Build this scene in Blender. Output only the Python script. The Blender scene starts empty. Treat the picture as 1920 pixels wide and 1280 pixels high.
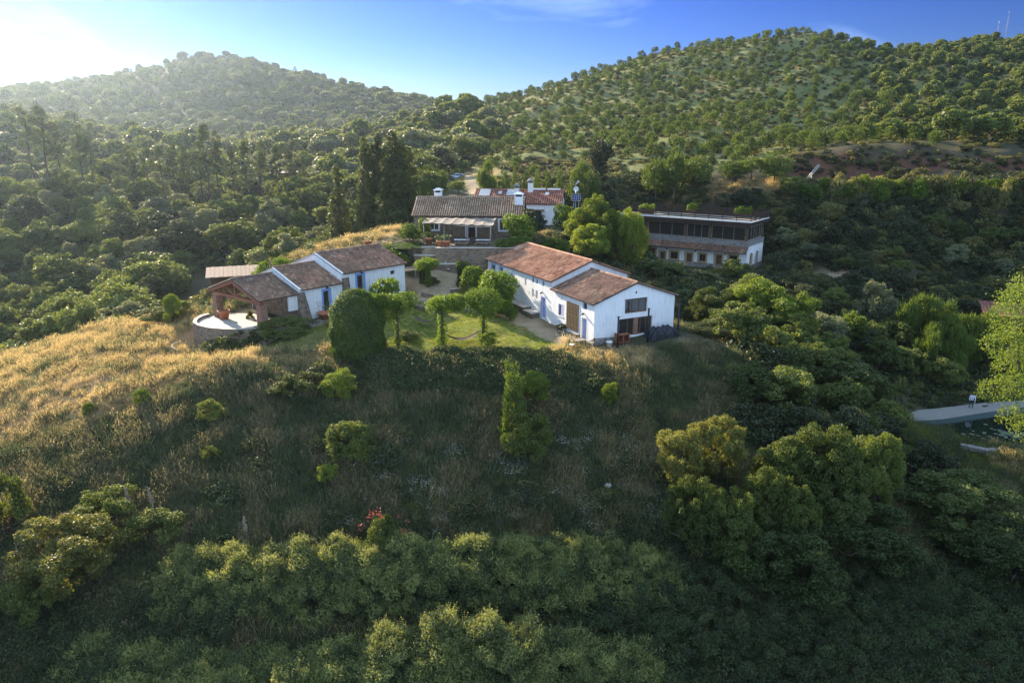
import bpy, math, random
import numpy as np
from mathutils import Vector, Matrix
random.seed(7)
rng = np.random.default_rng(7)
S = bpy.context.scene
C = S.collection
R = math.radians

# ------------------------------------------------------------------ camera
FPX, PITCH, HC = 1400.0, R(15.5), 19.5
cP, sP = math.cos(PITCH), math.sin(PITCH)
cam = bpy.data.cameras.new('camera')
cam.sensor_width = 36.0
cam.lens = 36.0 * FPX / 1920.0
cam.clip_start, cam.clip_end = 0.5, 6000
camo = bpy.data.objects.new('camera', cam)
camo.location = (0, 0, HC)
camo.rotation_euler = (math.pi / 2 - PITCH, 0, 0)
C.objects.link(camo)
S.camera = camo

def ray(px, py):
    dx, dy = px - 960.0, py - 640.0
    return dx, FPX * cP - dy * sP, -FPX * sP - dy * cP
def uz(px, py, z):                       # world point of a photo pixel at height z
    d = ray(px, py); t = (z - HC) / d[2]
    return d[0] * t, d[1] * t, z
def uy(px, py, Y):                       # world point of a photo pixel at distance Y
    d = ray(px, py); t = Y / d[1]
    return d[0] * t, Y, HC + d[2] * t
def proj(x, y, z):
    z = z - HC
    f = y * cP - z * sP
    return 960 + FPX * x / f, 640 - FPX * (y * sP + z * cP) / f

# ------------------------------------------------------------------ noise
def fbm(x, y, scale=1.0, octs=4, seed=0):
    r = np.random.default_rng(seed)
    out, amp, tot = 0.0, 1.0, 0.0
    f = 1.0 / scale
    for o in range(octs):
        s = 0.0
        for k in range(5):
            a = r.uniform(0, 2 * math.pi); p = r.uniform(0, 6.28); g = r.uniform(.7, 1.4) * f
            s = s + np.sin((x * math.cos(a) + y * math.sin(a)) * g * 2 * math.pi + p + 1.3 * np.sin((x * math.sin(a) - y * math.cos(a)) * g * 4.1 + p * 2))
        out = out + amp * s / 2.6; tot += amp
        amp *= .55; f *= 2.03
    return out / tot

def sstep(a, b, v):
    t = np.clip((v - a) / (b - a), 0, 1)
    return t * t * (3 - 2 * t)

# ------------------------------------------------------------------ terrain heights
hA = math.radians(26.35)
def RH(lx, ly):   # farmhouse frame -> world xy
    return 7.87 + lx * math.cos(hA) - ly * math.sin(hA), 69.4 + lx * math.sin(hA) + ly * math.cos(hA)
cA = R(49.2)
def CT(lx, ly):   # cottage frame -> world xy
    return -24.94 + lx * math.cos(cA) - ly * math.sin(cA), 72.04 + lx * math.sin(cA) + ly * math.cos(cA)
tA = R(-35.6)
def TB(lx, ly):
    return 35.7 + lx * math.cos(tA) - ly * math.sin(tA), 112.8 + lx * math.sin(tA) + ly * math.cos(tA)

cp = []
def gz(px, py, z): cp.append(uz(px, py, z))
def gy(px, py, Y, dz=0):
    p = uy(px, py, Y); cp.append((p[0], p[1], p[2] + dz))
def gw(x, y, z): cp.append((x, y, z))
# terrace of the farm
for p in [(1113,645,0),(1010,640,0),(905,640,0),(760,640,0),(660,650,-.05),(830,515,2.9),(830,545,1.6),(840,580,.8),(720,600,.55),(760,560,1.3),(780,520,2.3)]: gz(*p)
for s, z in [(0,-.02),(9.9,.33),(16,1.0),(24.4,1.7)]:
    x, y = RH(-.2, s); gw(x, y, z)
    x, y = RH(9.7, s); gw(x, y, z - .1)
x, y = RH(4.7, -.4); gw(x, y, -.05)
x, y = RH(4.7, 12); gw(x, y, .7)
x, y = RH(14, 5); gw(x, y, -1.2)
x, y = RH(14, 18); gw(x, y, .2)
x, y = RH(20, 6); gw(x, y, -4.5)
for lx, ly, z in [(-1,9,.4),(5,-.6,.45),(8,-.8,.85),(13,-.8,1.2),(18.5,-.8,1.7),(6,5,.7),(14,5,1.6),(4,11,1.3),(10,11,2.4),(16,11,3.6),(21,6,3.2),(20,1,2.1),(-4,12,-.4)]:
    x, y = CT(lx, ly); gw(x, y, z)
gy(372,643,74.5); gy(440,655,72.0,-.4); gy(520,650,69.4); gy(600,625,71.5)
gz(640,662,-.1); gz(900,662,-.15); gz(760,664,-.1); gz(1130,690,-1.0); gz(1280,692,-1.6); gz(1020,668,-.3); gz(1290,640,-.4); gz(1390,668,-1.6)
# field on the spur
gz(420,680,-.45); gy(300,650,73); gy(200,610,85); gy(0,662,80); gy(0,800,60); gy(200,700,66); gy(250,760,61.5); gy(420,740,62.5); gy(100,640,80); gy(330,610,79,-.3); gy(300,590,84,-.6)
gw(-75,70,-7.5); gw(-75,55,-9); gw(-66,80,-6.5)
# front slope
for p in [(600,850,55.8),(600,1000,49.3),(600,1150,43.8),(600,1280,39.7),(900,850,56),(900,1000,49.5),(900,1150,44),(1200,850,56.5),(1200,1000,50),(1200,1150,44.5),(0,900,54),(0,1000,48.5),(0,1150,43),(0,1280,39),(300,850,56),(300,1000,49),(300,1150,43.5),(1200,1280,40),(1500,1280,40),(1900,1280,40),(640,720,63.3),(900,720,62.8),(1150,740,62.3),(1400,760,63.5),(1500,1000,50),(1300,900,54.2),(1600,900,56.5),(1600,1100,46.5),(1900,1100,48),(1900,960,58)]: gy(*p)
for x in (-60,-25,0,25,60): gw(x,25,-19); gw(x,8,-22); gw(x,-20,-24)
# gully, pond, right side
gy(1500,760,66.5); gy(1600,790,70.5)
gz(1690,790,-10.75); gz(1920,842,-10.65); gz(1800,818,-10.7); gz(1980,800,-10.7); gz(1840,762,-10.6); gz(2000,755,-10.6)
gz(1900,850,-10.3); gz(1780,835,-10.4); gz(2050,870,-10.3); gz(1920,895,-11.9); gz(1760,880,-12)
gy(1800,736,87); gw(62,90,-9.6); gw(70,78,-10); gw(80,95,-7.5); gw(52,98,-6.6); gw(40,92,-5.2); gw(30,88,-2.6); gw(34,80,-5.2); gw(40,72,-9.2); gw(26,74,-3.6)
gw(64,108,-3.5); gw(48,107,-2.9); gw(85,108,-3)
x, y = TB(-2,-1.5); gw(x,y,-.75)
x, y = TB(-10,-1.5); gw(x,y,-.7)
x, y = TB(-19,-1.5); gw(x,y,-.6)
x, y = TB(-2,-5); gw(x,y,-1.6)
x, y = TB(-12,-5); gw(x,y,-1.3)
for lx, ly, z in [(0,8,-.4),(-10,8,.5),(-18,8,1.5),(4,3,-.8)]:
    x, y = TB(lx, ly); gw(x, y, z)
gw(13,106,1.6); gw(20,103,.3); gw(24,95,.1); gw(3,100,4.6); gw(8,98,3.0)
gy(1560,517,112); gy(1460,520,111.5); gy(1700,560,109)
# stone house terrace
for x in (-14,-9,-2): gw(x,90.3,4.1); gw(x,93.5,5.85)
gw(-13,101,5.9); gw(1,101,5.9); gw(-6,106,6.1); gw(5,112,5.7); gw(10,113,5.6); gw(-6,119,6.6); gw(7,121,6.2); gw(18,116,5.2)
gy(700,442,100); gy(640,468,95); gy(570,482,93); gy(760,428,103)
gy(885,352,150); gy(862,338,160); gy(880,375,132); gy(900,330,168)
# bank and upper track
gy(1500,350,127,-.5); gy(1700,347,124,-.8); gy(1900,345,121,-.8); gy(2050,345,118,-.8); gy(1300,354,133); gy(1150,349,138); gy(1050,352,142); gy(1410,354,130)
gy(1500,342,134,-.5); gy(1900,335,130,-.8); gy(1700,338,132,-.6)
gw(45,116,.6); gw(70,114,-.5); gw(95,112,-.5); gw(32,124,5.0); gw(50,121,5.5); gw(78,118.5,5.5)
gy(1490,338,137.5); gy(1490,298,139.4); gy(1600,336,138); gy(1600,292,140.0); gy(1700,332,137); gy(1700,289,139); gy(1900,327,134); gy(1900,295,136)
# left valley
for p in [(-62,95,-9),(-48,93,-5.5),(-84,92,-13),(-75,120,-11),(-45,112,-4.5),(-40,130,-2.5),(-30,112,.2),(-95,160,0),(-60,160,0),(-30,150,3.5),(-15,138,7.5),(-120,200,4),(-165,220,9),(-50,200,3),(-60,250,8),(-20,200,9),(-120,130,-8),(-110,260,10)]: gw(*p)
gy(500,250,400,-6); gy(0,190,330,-6); gy(60,232,300,-6); gy(380,95,700,-7); gy(0,160,650,-7); gy(-250,160,650,-7); gy(200,138,680,-7); gy(600,142,680,-7); gy(500,112,690,-7); gy(760,178,620,-6); gy(860,205,600,-6); gy(700,272,420,-6); gy(400,282,400,-6); gy(560,200,560,-6); gy(250,220,520,-6); gy(800,235,480,-5)
gw(-400,900,40); gw(-150,950,30); gw(100,900,25); gw(300,850,20); gw(-700,900,40); gw(-700,600,50); gw(-330,330,35); gw(-240,180,10)
# right hill
for p in [(1000,340,165,0),(1150,330,158,0),(1300,325,152,0),(1430,318,150,0),(1000,280,200,0),(900,225,300,-1),(870,203,380,-1.5),(1000,170,360,-2),(1200,105,350,-2),(1350,75,350,-2),(1500,55,345,-2),(1640,80,332,-3),(1690,88,365,-3),(1800,82,380,-3),(1920,68,380,-3),(2100,60,380,-3),(1500,200,240,-1),(1250,200,260,-1),(1300,280,178,0),(1470,284,158,-1),(1400,240,205,-1),(1650,262,176,-2),(1780,255,192,-3),(1920,240,190,-3),(1800,150,265,-3),(2000,150,260,-3),(1650,180,245,-2),(1100,230,250,-.5)]: gy(*p)
gw(124,430,48); gw(243,480,48); gw(0,480,26); gw(50,440,38); gw(-40,450,24); gw(350,400,60); gw(250,220,40)

CPA = np.array(cp)
def warp(x, y):
    q = np.maximum(y + 45.0, 3.0)
    return x / q, np.log(q) * 1.0
cu, cv = warp(CPA[:, 0], CPA[:, 1])
KC = 0.012
def kern(d2): return np.sqrt(d2 + KC * KC)
n = len(CPA)
Kmat = kern((cu[:, None] - cu[None]) ** 2 + (cv[:, None] - cv[None]) ** 2)
Pm = np.stack([np.ones(n), cu, cv], 1)
Aall = np.block([[Kmat - np.eye(n) * 0.0025, Pm], [Pm.T, np.zeros((3, 3))]])
sol = np.linalg.solve(Aall, np.concatenate([CPA[:, 2], np.zeros(3)]))
def hz0(x, y):
    x = np.asarray(x, float); y = np.asarray(y, float)
    u, v = warp(x.ravel(), y.ravel())
    out = np.empty(u.shape)
    for i in range(0, len(u), 20000):
        uu, vv = u[i:i + 20000], v[i:i + 20000]
        k = kern((uu[:, None] - cu[None]) ** 2 + (vv[:, None] - cv[None]) ** 2)
        out[i:i + 20000] = k @ sol[:n] + sol[n] + sol[n + 1] * uu + sol[n + 2] * vv
    return out.reshape(x.shape)
POND = [uz(*p) for p in [(1706,788,-10.6),(1780,800,-10.6),(1830,826,-10.6),(1920,832,-10.6),(1990,826,-10.6),(2040,800,-10.6),(2000,772,-10.6),(1920,770,-10.6),(1845,779,-10.6),(1765,790,-10.6)]]
def poly_sd(x, y, poly):                 # signed distance to a polygon, negative inside
    x = np.asarray(x, float); y = np.asarray(y, float)
    d = np.full(x.shape, 1e9); ins = np.zeros(x.shape, bool)
    m = len(poly)
    for i in range(m):
        ax, ay = poly[i][0], poly[i][1]; bx, by = poly[(i + 1) % m][0], poly[(i + 1) % m][1]
        ex, ey = bx - ax, by - ay
        t = np.clip(((x - ax) * ex + (y - ay) * ey) / (ex * ex + ey * ey + 1e-12), 0, 1)
        d = np.minimum(d, np.hypot(x - ax - t * ex, y - ay - t * ey))
        c = (ay > y) != (by > y)
        ins ^= c & (x < (bx - ax) * (y - ay) / (by - ay + 1e-12) + ax)
    return np.where(ins, -d, d)
# flat stands for the buildings: (polygon, height, feather)
FLATS = []
def flat(pts, z, f=1.5): FLATS.append((pts, z, f))
flat([CT(a, b) for a, b in [(4.2,-.3),(19.5,-.3),(19.5,10),(4.2,10)]], .75, 1.6)
flat([TB(a, b) for a, b in [(-22,-1),(.5,-1),(.5,8),(-22,8)]], -.8, 1.8)
flat([(-14,101),(3.5,100),(4,106.5),(-13.5,107)], 5.9, 1.2)
flat([(-11,92.6),(1.5,92.6),(2,101),(-11.5,101.5)], 5.82, .9)
flat([(-7,120.5),(8,118.6),(9.5,128),(-6,129.5)], 5.6, 1.6)
flat([(2.5,112),(10,112),(10,121),(2.5,121)], 5.6, 1.6)
def hz(x, y):
    x = np.asarray(x, float); y = np.asarray(y, float)
    z = hz0(x, y)
    d = np.hypot(x, y)
    amp = np.clip((d - 30) / 250, .0, 1.0)
    z = z + fbm(x, y, 9, 3, 3) * .16 + fbm(x, y, 45, 3, 5) * amp * 2.2
    for pts, zf, f in FLATS:
        w = 1 - sstep(0, f, poly_sd(x, y, pts))
        z = z * (1 - w) + zf * w
    w = 1 - sstep(-.9, .5, poly_sd(x, y, POND))
    z = z - w * 1.3
    return z
def h1(x, y): return float(hz(np.array([x]), np.array([y]))[0])
_ys = np.concatenate([np.arange(22, 130, .25), np.arange(130, 320, 1.0), np.arange(320, 900, 4.0)])
def hit(px, py):                         # where the sight line of a photo pixel meets the ground
    d = ray(px, py)
    x = d[0] / d[1] * _ys; z = HC + d[2] / d[1] * _ys
    g = hz(x, _ys)
    k = np.argmax(z < g)
    if k == 0: k = len(_ys) - 1
    a = (z[k-1] - g[k-1]); b = (g[k] - z[k]); t = a / (a + b + 1e-9) if a + b > 0 else 0
    Y = _ys[k-1] + t * (_ys[k] - _ys[k-1])
    return d[0] / d[1] * Y, Y, float(HC + d[2] / d[1] * Y)
def xat(px, Y):                          # ground point below pixel column px at distance Y
    x = (px - 960) / FPX * Y
    for _ in range(3):
        z = h1(x, Y)
        x = (px - 960) / FPX * (Y * cP - (z - HC) * sP)
    return x, Y, h1(x, Y)

# ------------------------------------------------------------------ mesh helpers
def npmesh(name, V, F, mats=(), tint=None, midx=None, smooth=False):
    V = np.asarray(V, np.float32).reshape(-1, 3)
    F = np.asarray(F, np.int32)
    k = F.shape[1]
    me = bpy.data.meshes.new(name)
    me.vertices.add(len(V)); me.vertices.foreach_set('co', V.ravel())
    me.loops.add(F.size); me.loops.foreach_set('vertex_index', F.ravel())
    me.polygons.add(len(F))
    me.polygons.foreach_set('loop_start', np.arange(0, F.size, k, dtype=np.int32))
    me.polygons.foreach_set('loop_total', np.full(len(F), k, np.int32))
    for m in mats: me.materials.append(m)
    if midx is not None: me.polygons.foreach_set('material_index', np.asarray(midx, np.int32))
    if smooth: me.polygons.foreach_set('use_smooth', np.ones(len(F), bool))
    if tint is not None:
        a = me.attributes.new('tint', 'FLOAT', 'FACE'); a.data.foreach_set('value', np.asarray(tint, np.float32))
    me.update(calc_edges=True); me.validate()
    return me
def link(name, data, parent=None, loc=(0, 0, 0), rz=0.0, scale=None):
    o = bpy.data.objects.new(name, data); C.objects.link(o)
    o.location = loc; o.rotation_euler = (0, 0, rz)
    if scale is not None: o.scale = scale if hasattr(scale, '__len__') else (scale,) * 3
    if parent is not None: o.parent = parent
    return o
def tag(o, label=None, cat=None, group=None, kind=None):
    if label: o['label'] = label
    if cat: o['category'] = cat
    if group: o['group'] = group
    if kind: o['kind'] = kind
    return o
def thing(name, label, cat, loc=(0, 0, 0), rz=0.0, group=None):
    return tag(link(name, None, None, loc, rz), label, cat, group)
class MB:
    "collects polygons with material slots, builds ONE mesh object"
    def __init__(s): s.v = []; s.f = []; s.m = []; s.sm = []
    def poly(s, pts, m=0, sm=False):
        i = len(s.v); s.v += [tuple(p) for p in pts]; s.f.append(tuple(range(i, i + len(pts)))); s.m.append(m); s.sm.append(sm)
    def box(s, x0, x1, y0, y1, z0, z1, m=0, M=None):
        i = len(s.v)
        P = [(x, y, z) for z in (z0, z1) for y in (y0, y1) for x in (x0, x1)]
        if M is not None: P = [tuple(M @ Vector(p)) for p in P]
        s.v += P
        for q in [(0,2,3,1),(4,5,7,6),(0,1,5,4),(2,6,7,3),(0,4,6,2),(1,3,7,5)]:
            s.f.append(tuple(i + k for k in q)); s.m.append(m); s.sm.append(False)
    def tube(s, pts, r, n=8, m=0, cap=True, sm=True):
        pts = [Vector(p) for p in pts]; rs = r if hasattr(r, '__len__') else [r] * len(pts)
        rings = []
        up = Vector((0, 0, 1))
        for k, p in enumerate(pts):
            t = (pts[min(k + 1, len(pts) - 1)] - pts[max(k - 1, 0)]).normalized()
            a = up if abs(t.dot(up)) < .9 else Vector((1, 0, 0))
            e1 = t.cross(a).normalized(); e2 = t.cross(e1)
            base = len(s.v)
            for j in range(n):
                q = 2 * math.pi * j / n
                s.v.append(tuple(p + (e1 * math.cos(q) + e2 * math.sin(q)) * rs[k]))
            rings.append(base)
        for a, b in zip(rings[:-1], rings[1:]):
            for j in range(n):
                s.f.append((a + j, b + j, b + (j + 1) % n, a + (j + 1) % n)); s.m.append(m); s.sm.append(sm)
        if cap:
            s.f.append(tuple(rings[0] + j for j in range(n))); s.m.append(m); s.sm.append(False)
            s.f.append(tuple(rings[-1] + j for j in reversed(range(n)))); s.m.append(m); s.sm.append(False)
    def lathe(s, prof, n=16, m=0, c=(0, 0, 0), sm=True):
        rings = []
        for r, z in prof:
            base = len(s.v)
            for j in range(n):
                q = 2 * math.pi * j / n
                s.v.append((c[0] + r * math.cos(q), c[1] + r * math.sin(q), c[2] + z))
            rings.append(base)
        for a, b in zip(rings[:-1], rings[1:]):
            for j in range(n):
                s.f.append((a + j, a + (j + 1) % n, b + (j + 1) % n, b + j)); s.m.append(m); s.sm.append(sm)
        s.f.append(tuple(rings[0] + j for j in reversed(range(n)))); s.m.append(m); s.sm.append(False)
        s.f.append(tuple(rings[-1] + j for j in range(n))); s.m.append(m); s.sm.append(False)
    def prism(s, pts, z0, z1, m=0):       # vertical prism on an xy outline (counter-clockwise)
        nn = len(pts)
        s.poly([(p[0], p[1], z1) for p in pts], m); s.poly([(p[0], p[1], z0) for p in reversed(pts)], m)
        for i in range(nn):
            a, b = pts[i], pts[(i + 1) % nn]
            s.poly([(a[0], a[1], z0), (b[0], b[1], z0), (b[0], b[1], z1), (a[0], a[1], z1)], m)
    def xprism(s, prof, x0, x1, m=0):     # outline in (y, z) pulled along x
        s.poly([(x1, p[0], p[1]) for p in prof], m); s.poly([(x0, p[0], p[1]) for p in reversed(prof)], m)
        nn = len(prof)
        for i in range(nn):
            a, b = prof[i], prof[(i + 1) % nn]
            s.poly([(x0, a[0], a[1]), (x0, b[0], b[1]), (x1, b[0], b[1]), (x1, a[0], a[1])], m)
    def wall(s, o, d, L, z0, top, ops=(), depth=.22, m=0, mr=0, brk=()):
        "outer skin of a wall from o along d; outward normal is to the right of d; ops = (u0,u1,za,zb)"
        prof = top if callable(top) else (lambda u: top)
        n_ = (d[1], -d[0])
        us = sorted(set([0.0, L] + [u for q in ops for u in q[:2]] + list(brk)))
        zs = sorted(set([z0] + [z for q in ops for z in q[2:4]]))
        P = lambda u, z, k=0.0: (o[0] + d[0] * u - n_[0] * k, o[1] + d[1] * u - n_[1] * k, z)
        for ua, ub in zip(us[:-1], us[1:]):
            um = (ua + ub) / 2
            zz = zs + [1e9]
            for za, zb in zip(zz[:-1], zz[1:]):
                zm = (za + min(zb, za + .02)) / 2
                if any(q[0] < um < q[1] and q[2] < zm < q[3] for q in ops): continue
                a0, a1 = min(za, prof(ua)), min(zb, prof(ua)); b0, b1 = min(za, prof(ub)), min(zb, prof(ub))
                if a1 - a0 < 1e-5 and b1 - b0 < 1e-5: continue
                pts = [P(ua, a0), P(ub, b0)]
                if b1 - b0 > 1e-5: pts.append(P(ub, b1))
                if a1 - a0 > 1e-5: pts.append(P(ua, a1))
                s.poly(pts, m)
        for u0, u1, za, zb in [q[:4] for q in ops]:
            k = depth
            s.poly([P(u0, za), P(u0, zb), P(u0, zb, k), P(u0, za, k)], mr)
            s.poly([P(u1, za), P(u1, za, k), P(u1, zb, k), P(u1, zb)], mr)
            s.poly([P(u0, za), P(u0, za, k), P(u1, za, k), P(u1, za)], mr)
            s.poly([P(u0, zb), P(u1, zb), P(u1, zb, k), P(u0, zb, k)], mr)
    def build(s, name, mats, parent=None, loc=(0, 0, 0), rz=0.0):
        me = bpy.data.meshes.new(name)
        me.from_pydata(s.v, [], s.f)
        for m in (mats if isinstance(mats, (list, tuple)) else [mats]): me.materials.append(m)
        me.polygons.foreach_set('material_index', s.m); me.polygons.foreach_set('use_smooth', s.sm)
        me.update()
        return link(name, me, parent, loc, rz)
# ------------------------------------------------------------------ materials
def newmat(name):
    m = bpy.data.materials.new(name); m.use_nodes = True
    nt = m.node_tree; nt.nodes.clear()
    out = nt.nodes.new('ShaderNodeOutputMaterial')
    return m, nt, out
def nd(nt, typ, **kw):
    n_ = nt.nodes.new(typ)
    for k, v in kw.items():
        if k.startswith('i_'):
            key = k[2:]
            n_.inputs[int(key) if key.isdigit() else key.replace('_', ' ')].default_value = v
        else: setattr(n_, k, v)
    return n_
def rgba(c): return (c[0], c[1], c[2], 1.0)
def ramp(nt, fac, stops):
    r = nt.nodes.new('ShaderNodeValToRGB')
    el = r.color_ramp.elements
    while len(el) < len(stops): el.new(.5)
    for e, (p, c) in zip(el, stops): e.position = p; e.color = rgba(c)
    nt.links.new(fac, r.inputs[0]); return r.outputs[0]
def mixc(nt, fac, a, b, mode='MIX'):
    m = nt.nodes.new('ShaderNodeMix'); m.data_type = 'RGBA'; m.blend_type = mode
    for s_, v in ((m.inputs[0], fac), (m.inputs[6], a), (m.inputs[7], b)):
        if isinstance(v, (int, float)): s_.default_value = v
        elif isinstance(v, tuple): s_.default_value = rgba(v)
        else: nt.links.new(v, s_)
    return m.outputs[2]
def noise(nt, scale, detail=4, rough=.6, vec=None, dim='3D'):
    t = nd(nt, 'ShaderNodeTexNoise'); t.inputs['Scale'].default_value = scale; t.inputs['Detail'].default_value = detail; t.inputs['Roughness'].default_value = rough
    if vec is not None: nt.links.new(vec, t.inputs['Vector'])
    return t.outputs['Fac']
def objco(nt, sc=None):
    t = nt.nodes.new('ShaderNodeTexCoord').outputs['Object']
    if sc is not None:
        mp = nt.nodes.new('ShaderNodeMapping'); mp.inputs['Scale'].default_value = sc
        nt.links.new(t, mp.inputs[0]); return mp.outputs[0]
    return t
def bsdf(nt, out, col, rough=.85, bump=None, bstr=.3, bdist=.02, spec=.3, metal=0.0):
    b = nt.nodes.new('ShaderNodeBsdfPrincipled')
    if isinstance(col, tuple): b.inputs['Base Color'].default_value = rgba(col)
    else: nt.links.new(col, b.inputs['Base Color'])
    b.inputs['Roughness'].default_value = rough; b.inputs['Specular IOR Level'].default_value = spec; b.inputs['Metallic'].default_value = metal
    if bump is not None:
        bp = nt.nodes.new('ShaderNodeBump'); bp.inputs['Strength'].default_value = bstr; bp.inputs['Distance'].default_value = bdist
        nt.links.new(bump, bp.inputs['Height']); nt.links.new(bp.outputs[0], b.inputs['Normal'])
    nt.links.new(b.outputs[0], out.inputs[0]); return b
def two(name, a, b, scale=3.0, rough=.85, bstr=.25, sc=None, spec=.3, metal=0.0, bdist=.02):
    m, nt, out = newmat(name)
    v = objco(nt, sc)
    f = noise(nt, scale, 5, .65, v)
    col = ramp(nt, f, [(.3, a), (.7, b)])
    bsdf(nt, out, col, rough, f, bstr, bdist, spec, metal)
    return m
def plaster(name, base, dirt=(.42, .38, .30)):
    m, nt, out = newmat(name)
    v = objco(nt)
    a = noise(nt, .9, 6, .7, v); b = noise(nt, 14, 3, .6, v)
    st = noise(nt, 2.0, 4, .6, objco(nt, (3.0, 3.0, .35)))
    c = ramp(nt, a, [(.25, tuple(x * .90 for x in base)), (.6, base)])
    c = mixc(nt, ramp(nt, st, [(.50, (0, 0, 0)), (.74, (.5,) * 3)]), c, dirt)
    bsdf(nt, out, c, .9, b, .25, .02, .2)
    return m
def stone(name, stops, scale=3.2, mortar=(.30, .26, .20)):
    m, nt, out = newmat(name)
    v = objco(nt, (1, 1, 1.5))
    w = nd(nt, 'ShaderNodeTexNoise'); w.inputs['Scale'].default_value = 2.5; nt.links.new(v, w.inputs['Vector'])
    vv = nt.nodes.new('ShaderNodeVectorMath'); vv.operation = 'MULTIPLY_ADD'; nt.links.new(w.outputs['Color'], vv.inputs[0]); vv.inputs[1].default_value = (.25,) * 3; nt.links.new(v, vv.inputs[2])
    vo = nd(nt, 'ShaderNodeTexVoronoi'); vo.inputs['Scale'].default_value = scale; nt.links.new(vv.outputs[0], vo.inputs['Vector'])
    ve = nd(nt, 'ShaderNodeTexVoronoi', feature='DISTANCE_TO_EDGE'); ve.inputs['Scale'].default_value = scale; nt.links.new(vv.outputs[0], ve.inputs['Vector'])
    sep = nt.nodes.new('ShaderNodeSeparateColor'); nt.links.new(vo.outputs['Color'], sep.inputs[0])
    col = ramp(nt, sep.outputs[0], stops)
    col = mixc(nt, ramp(nt, noise(nt, 9, 4, .6, v), [(.3, (0, 0, 0)), (.8, (.5,) * 3)]), col, (.16, .13, .10))
    e = ramp(nt, ve.outputs[0], [(.02, (0, 0, 0)), (.09, (1, 1, 1))])
    col = mixc(nt, e, mortar, col)
    bsdf(nt, out, col, .92, e, .6, .04, .2)
    return m
def tilemat(name, stops, moss=None):
    m, nt, out = newmat(name)
    at = nd(nt, 'ShaderNodeAttribute', attribute_name='tint')
    v = objco(nt)
    col = ramp(nt, at.outputs['Fac'], stops)
    f = noise(nt, 6, 4, .6, v)
    col = mixc(nt, ramp(nt, f, [(.35, (0, 0, 0)), (.75, (.45,) * 3)]), col, tuple(x * .55 for x in stops[0][1]))
    if moss:
        g = noise(nt, .8, 5, .7, v)
        col = mixc(nt, ramp(nt, g, [(.45, (0, 0, 0)), (.65, (.7,) * 3)]), col, moss)
    bsdf(nt, out, col, .8, f, .3, .02, .3)
    return m
def leafmat(name, dark, light, trans=.35, tcol=None, vary=.5, clump=.7, rough=.55):
    m, nt, out = newmat(name)
    at = nd(nt, 'ShaderNodeAttribute', attribute_name='tint')
    oi = nt.nodes.new('ShaderNodeObjectInfo')
    f = noise(nt, clump, 3, .6, objco(nt))
    mth = nd(nt, 'ShaderNodeMath', operation='MULTIPLY_ADD'); nt.links.new(f, mth.inputs[0]); mth.inputs[1].default_value = .7; nt.links.new(at.outputs['Fac'], mth.inputs[2])
    m2 = nd(nt, 'ShaderNodeMath', operation='MULTIPLY_ADD'); nt.links.new(oi.outputs['Random'], m2.inputs[0]); m2.inputs[1].default_value = vary; nt.links.new(mth.outputs[0], m2.inputs[2])
    col = ramp(nt, m2.outputs[0], [(.25, dark), (.62, tuple((a + b) / 2 for a, b in zip(dark, light))), (1.0, light)])
    b = nt.nodes.new('ShaderNodeBsdfPrincipled'); nt.links.new(col, b.inputs['Base Color']); b.inputs['Roughness'].default_value = rough; b.inputs['Specular IOR Level'].default_value = .25
    t = nt.nodes.new('ShaderNodeBsdfTranslucent')
    tc = mixc(nt, 1.0, col, tcol or (1.5, 1.35, .55), 'MULTIPLY'); nt.links.new(tc, t.inputs[0])
    mx = nt.nodes.new('ShaderNodeMixShader'); mx.inputs[0].default_value = trans
    nt.links.new(b.outputs[0], mx.inputs[1]); nt.links.new(t.outputs[0], mx.inputs[2]); nt.links.new(mx.outputs[0], out.inputs[0])
    return m
def plain(name, c, rough=.6, metal=0.0, spec=.4):
    m, nt, out = newmat(name); bsdf(nt, out, c, rough, None, spec=spec, metal=metal); return m

M = {}
M['white'] = plaster('white_plaster', (.80, .80, .78))
M['white2'] = plaster('old_white_plaster', (.74, .73, .70), (.40, .34, .25))
M['blue'] = two('blue_paint', (.16, .30, .62), (.22, .38, .70), 6, .7)
M['lav'] = two('lavender_paint', (.30, .33, .56), (.38, .41, .64), 6, .6)
M['dark'] = plain('dark_interior', (.012, .012, .014), .8)
M['pane'] = plain('window_glass', (.032, .030, .028), .06, 0, .6)
M['wood'] = two('brown_wood', (.085, .045, .022), (.17, .095, .05), 8, .75, sc=(1, 1, .2))
M['redwood'] = two('red_brown_timber', (.17, .062, .032), (.28, .11, .058), 6, .75, sc=(1, 1, .3))
M['ochre'] = two('ochre_surround', (.36, .27, .13), (.45, .34, .17), 5, .85)
M['dwood'] = two('dark_stained_wood', (.030, .018, .013), (.065, .038, .026), 7, .7, sc=(.3, 1, 1))
M['greywood'] = two('weathered_wood', (.20, .17, .13), (.34, .30, .24), 9, .85, sc=(1, 1, .2))
M['stone'] = stone('brown_rubble_stone', [(.0, (.14, .095, .062)), (.4, (.24, .17, .11)), (.7, (.32, .23, .14)), (1, (.22, .18, .15))], 2.6, (.22, .17, .12))
M['gstone'] = stone('grey_stone', [(.0, (.14, .135, .13)), (.5, (.24, .23, .21)), (1, (.33, .31, .28))], 3.0, (.30, .28, .25))
M['bstone'] = stone('brown_stone_buttress', [(.0, (.11, .08, .06)), (.5, (.20, .145, .10)), (1, (.28, .21, .15))], 2.2, (.17, .13, .10))
M['brick'] = stone('brick_pillar', [(.0, (.22, .085, .05)), (.5, (.31, .13, .08)), (1, (.36, .18, .11))], 5.0, (.28, .19, .14))
M['tileA'] = tilemat('terracotta_tiles', [(.0, (.18, .078, .043)), (.35, (.38, .17, .092)), (.7, (.48, .245, .14)), (1, (.57, .38, .25))])
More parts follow.
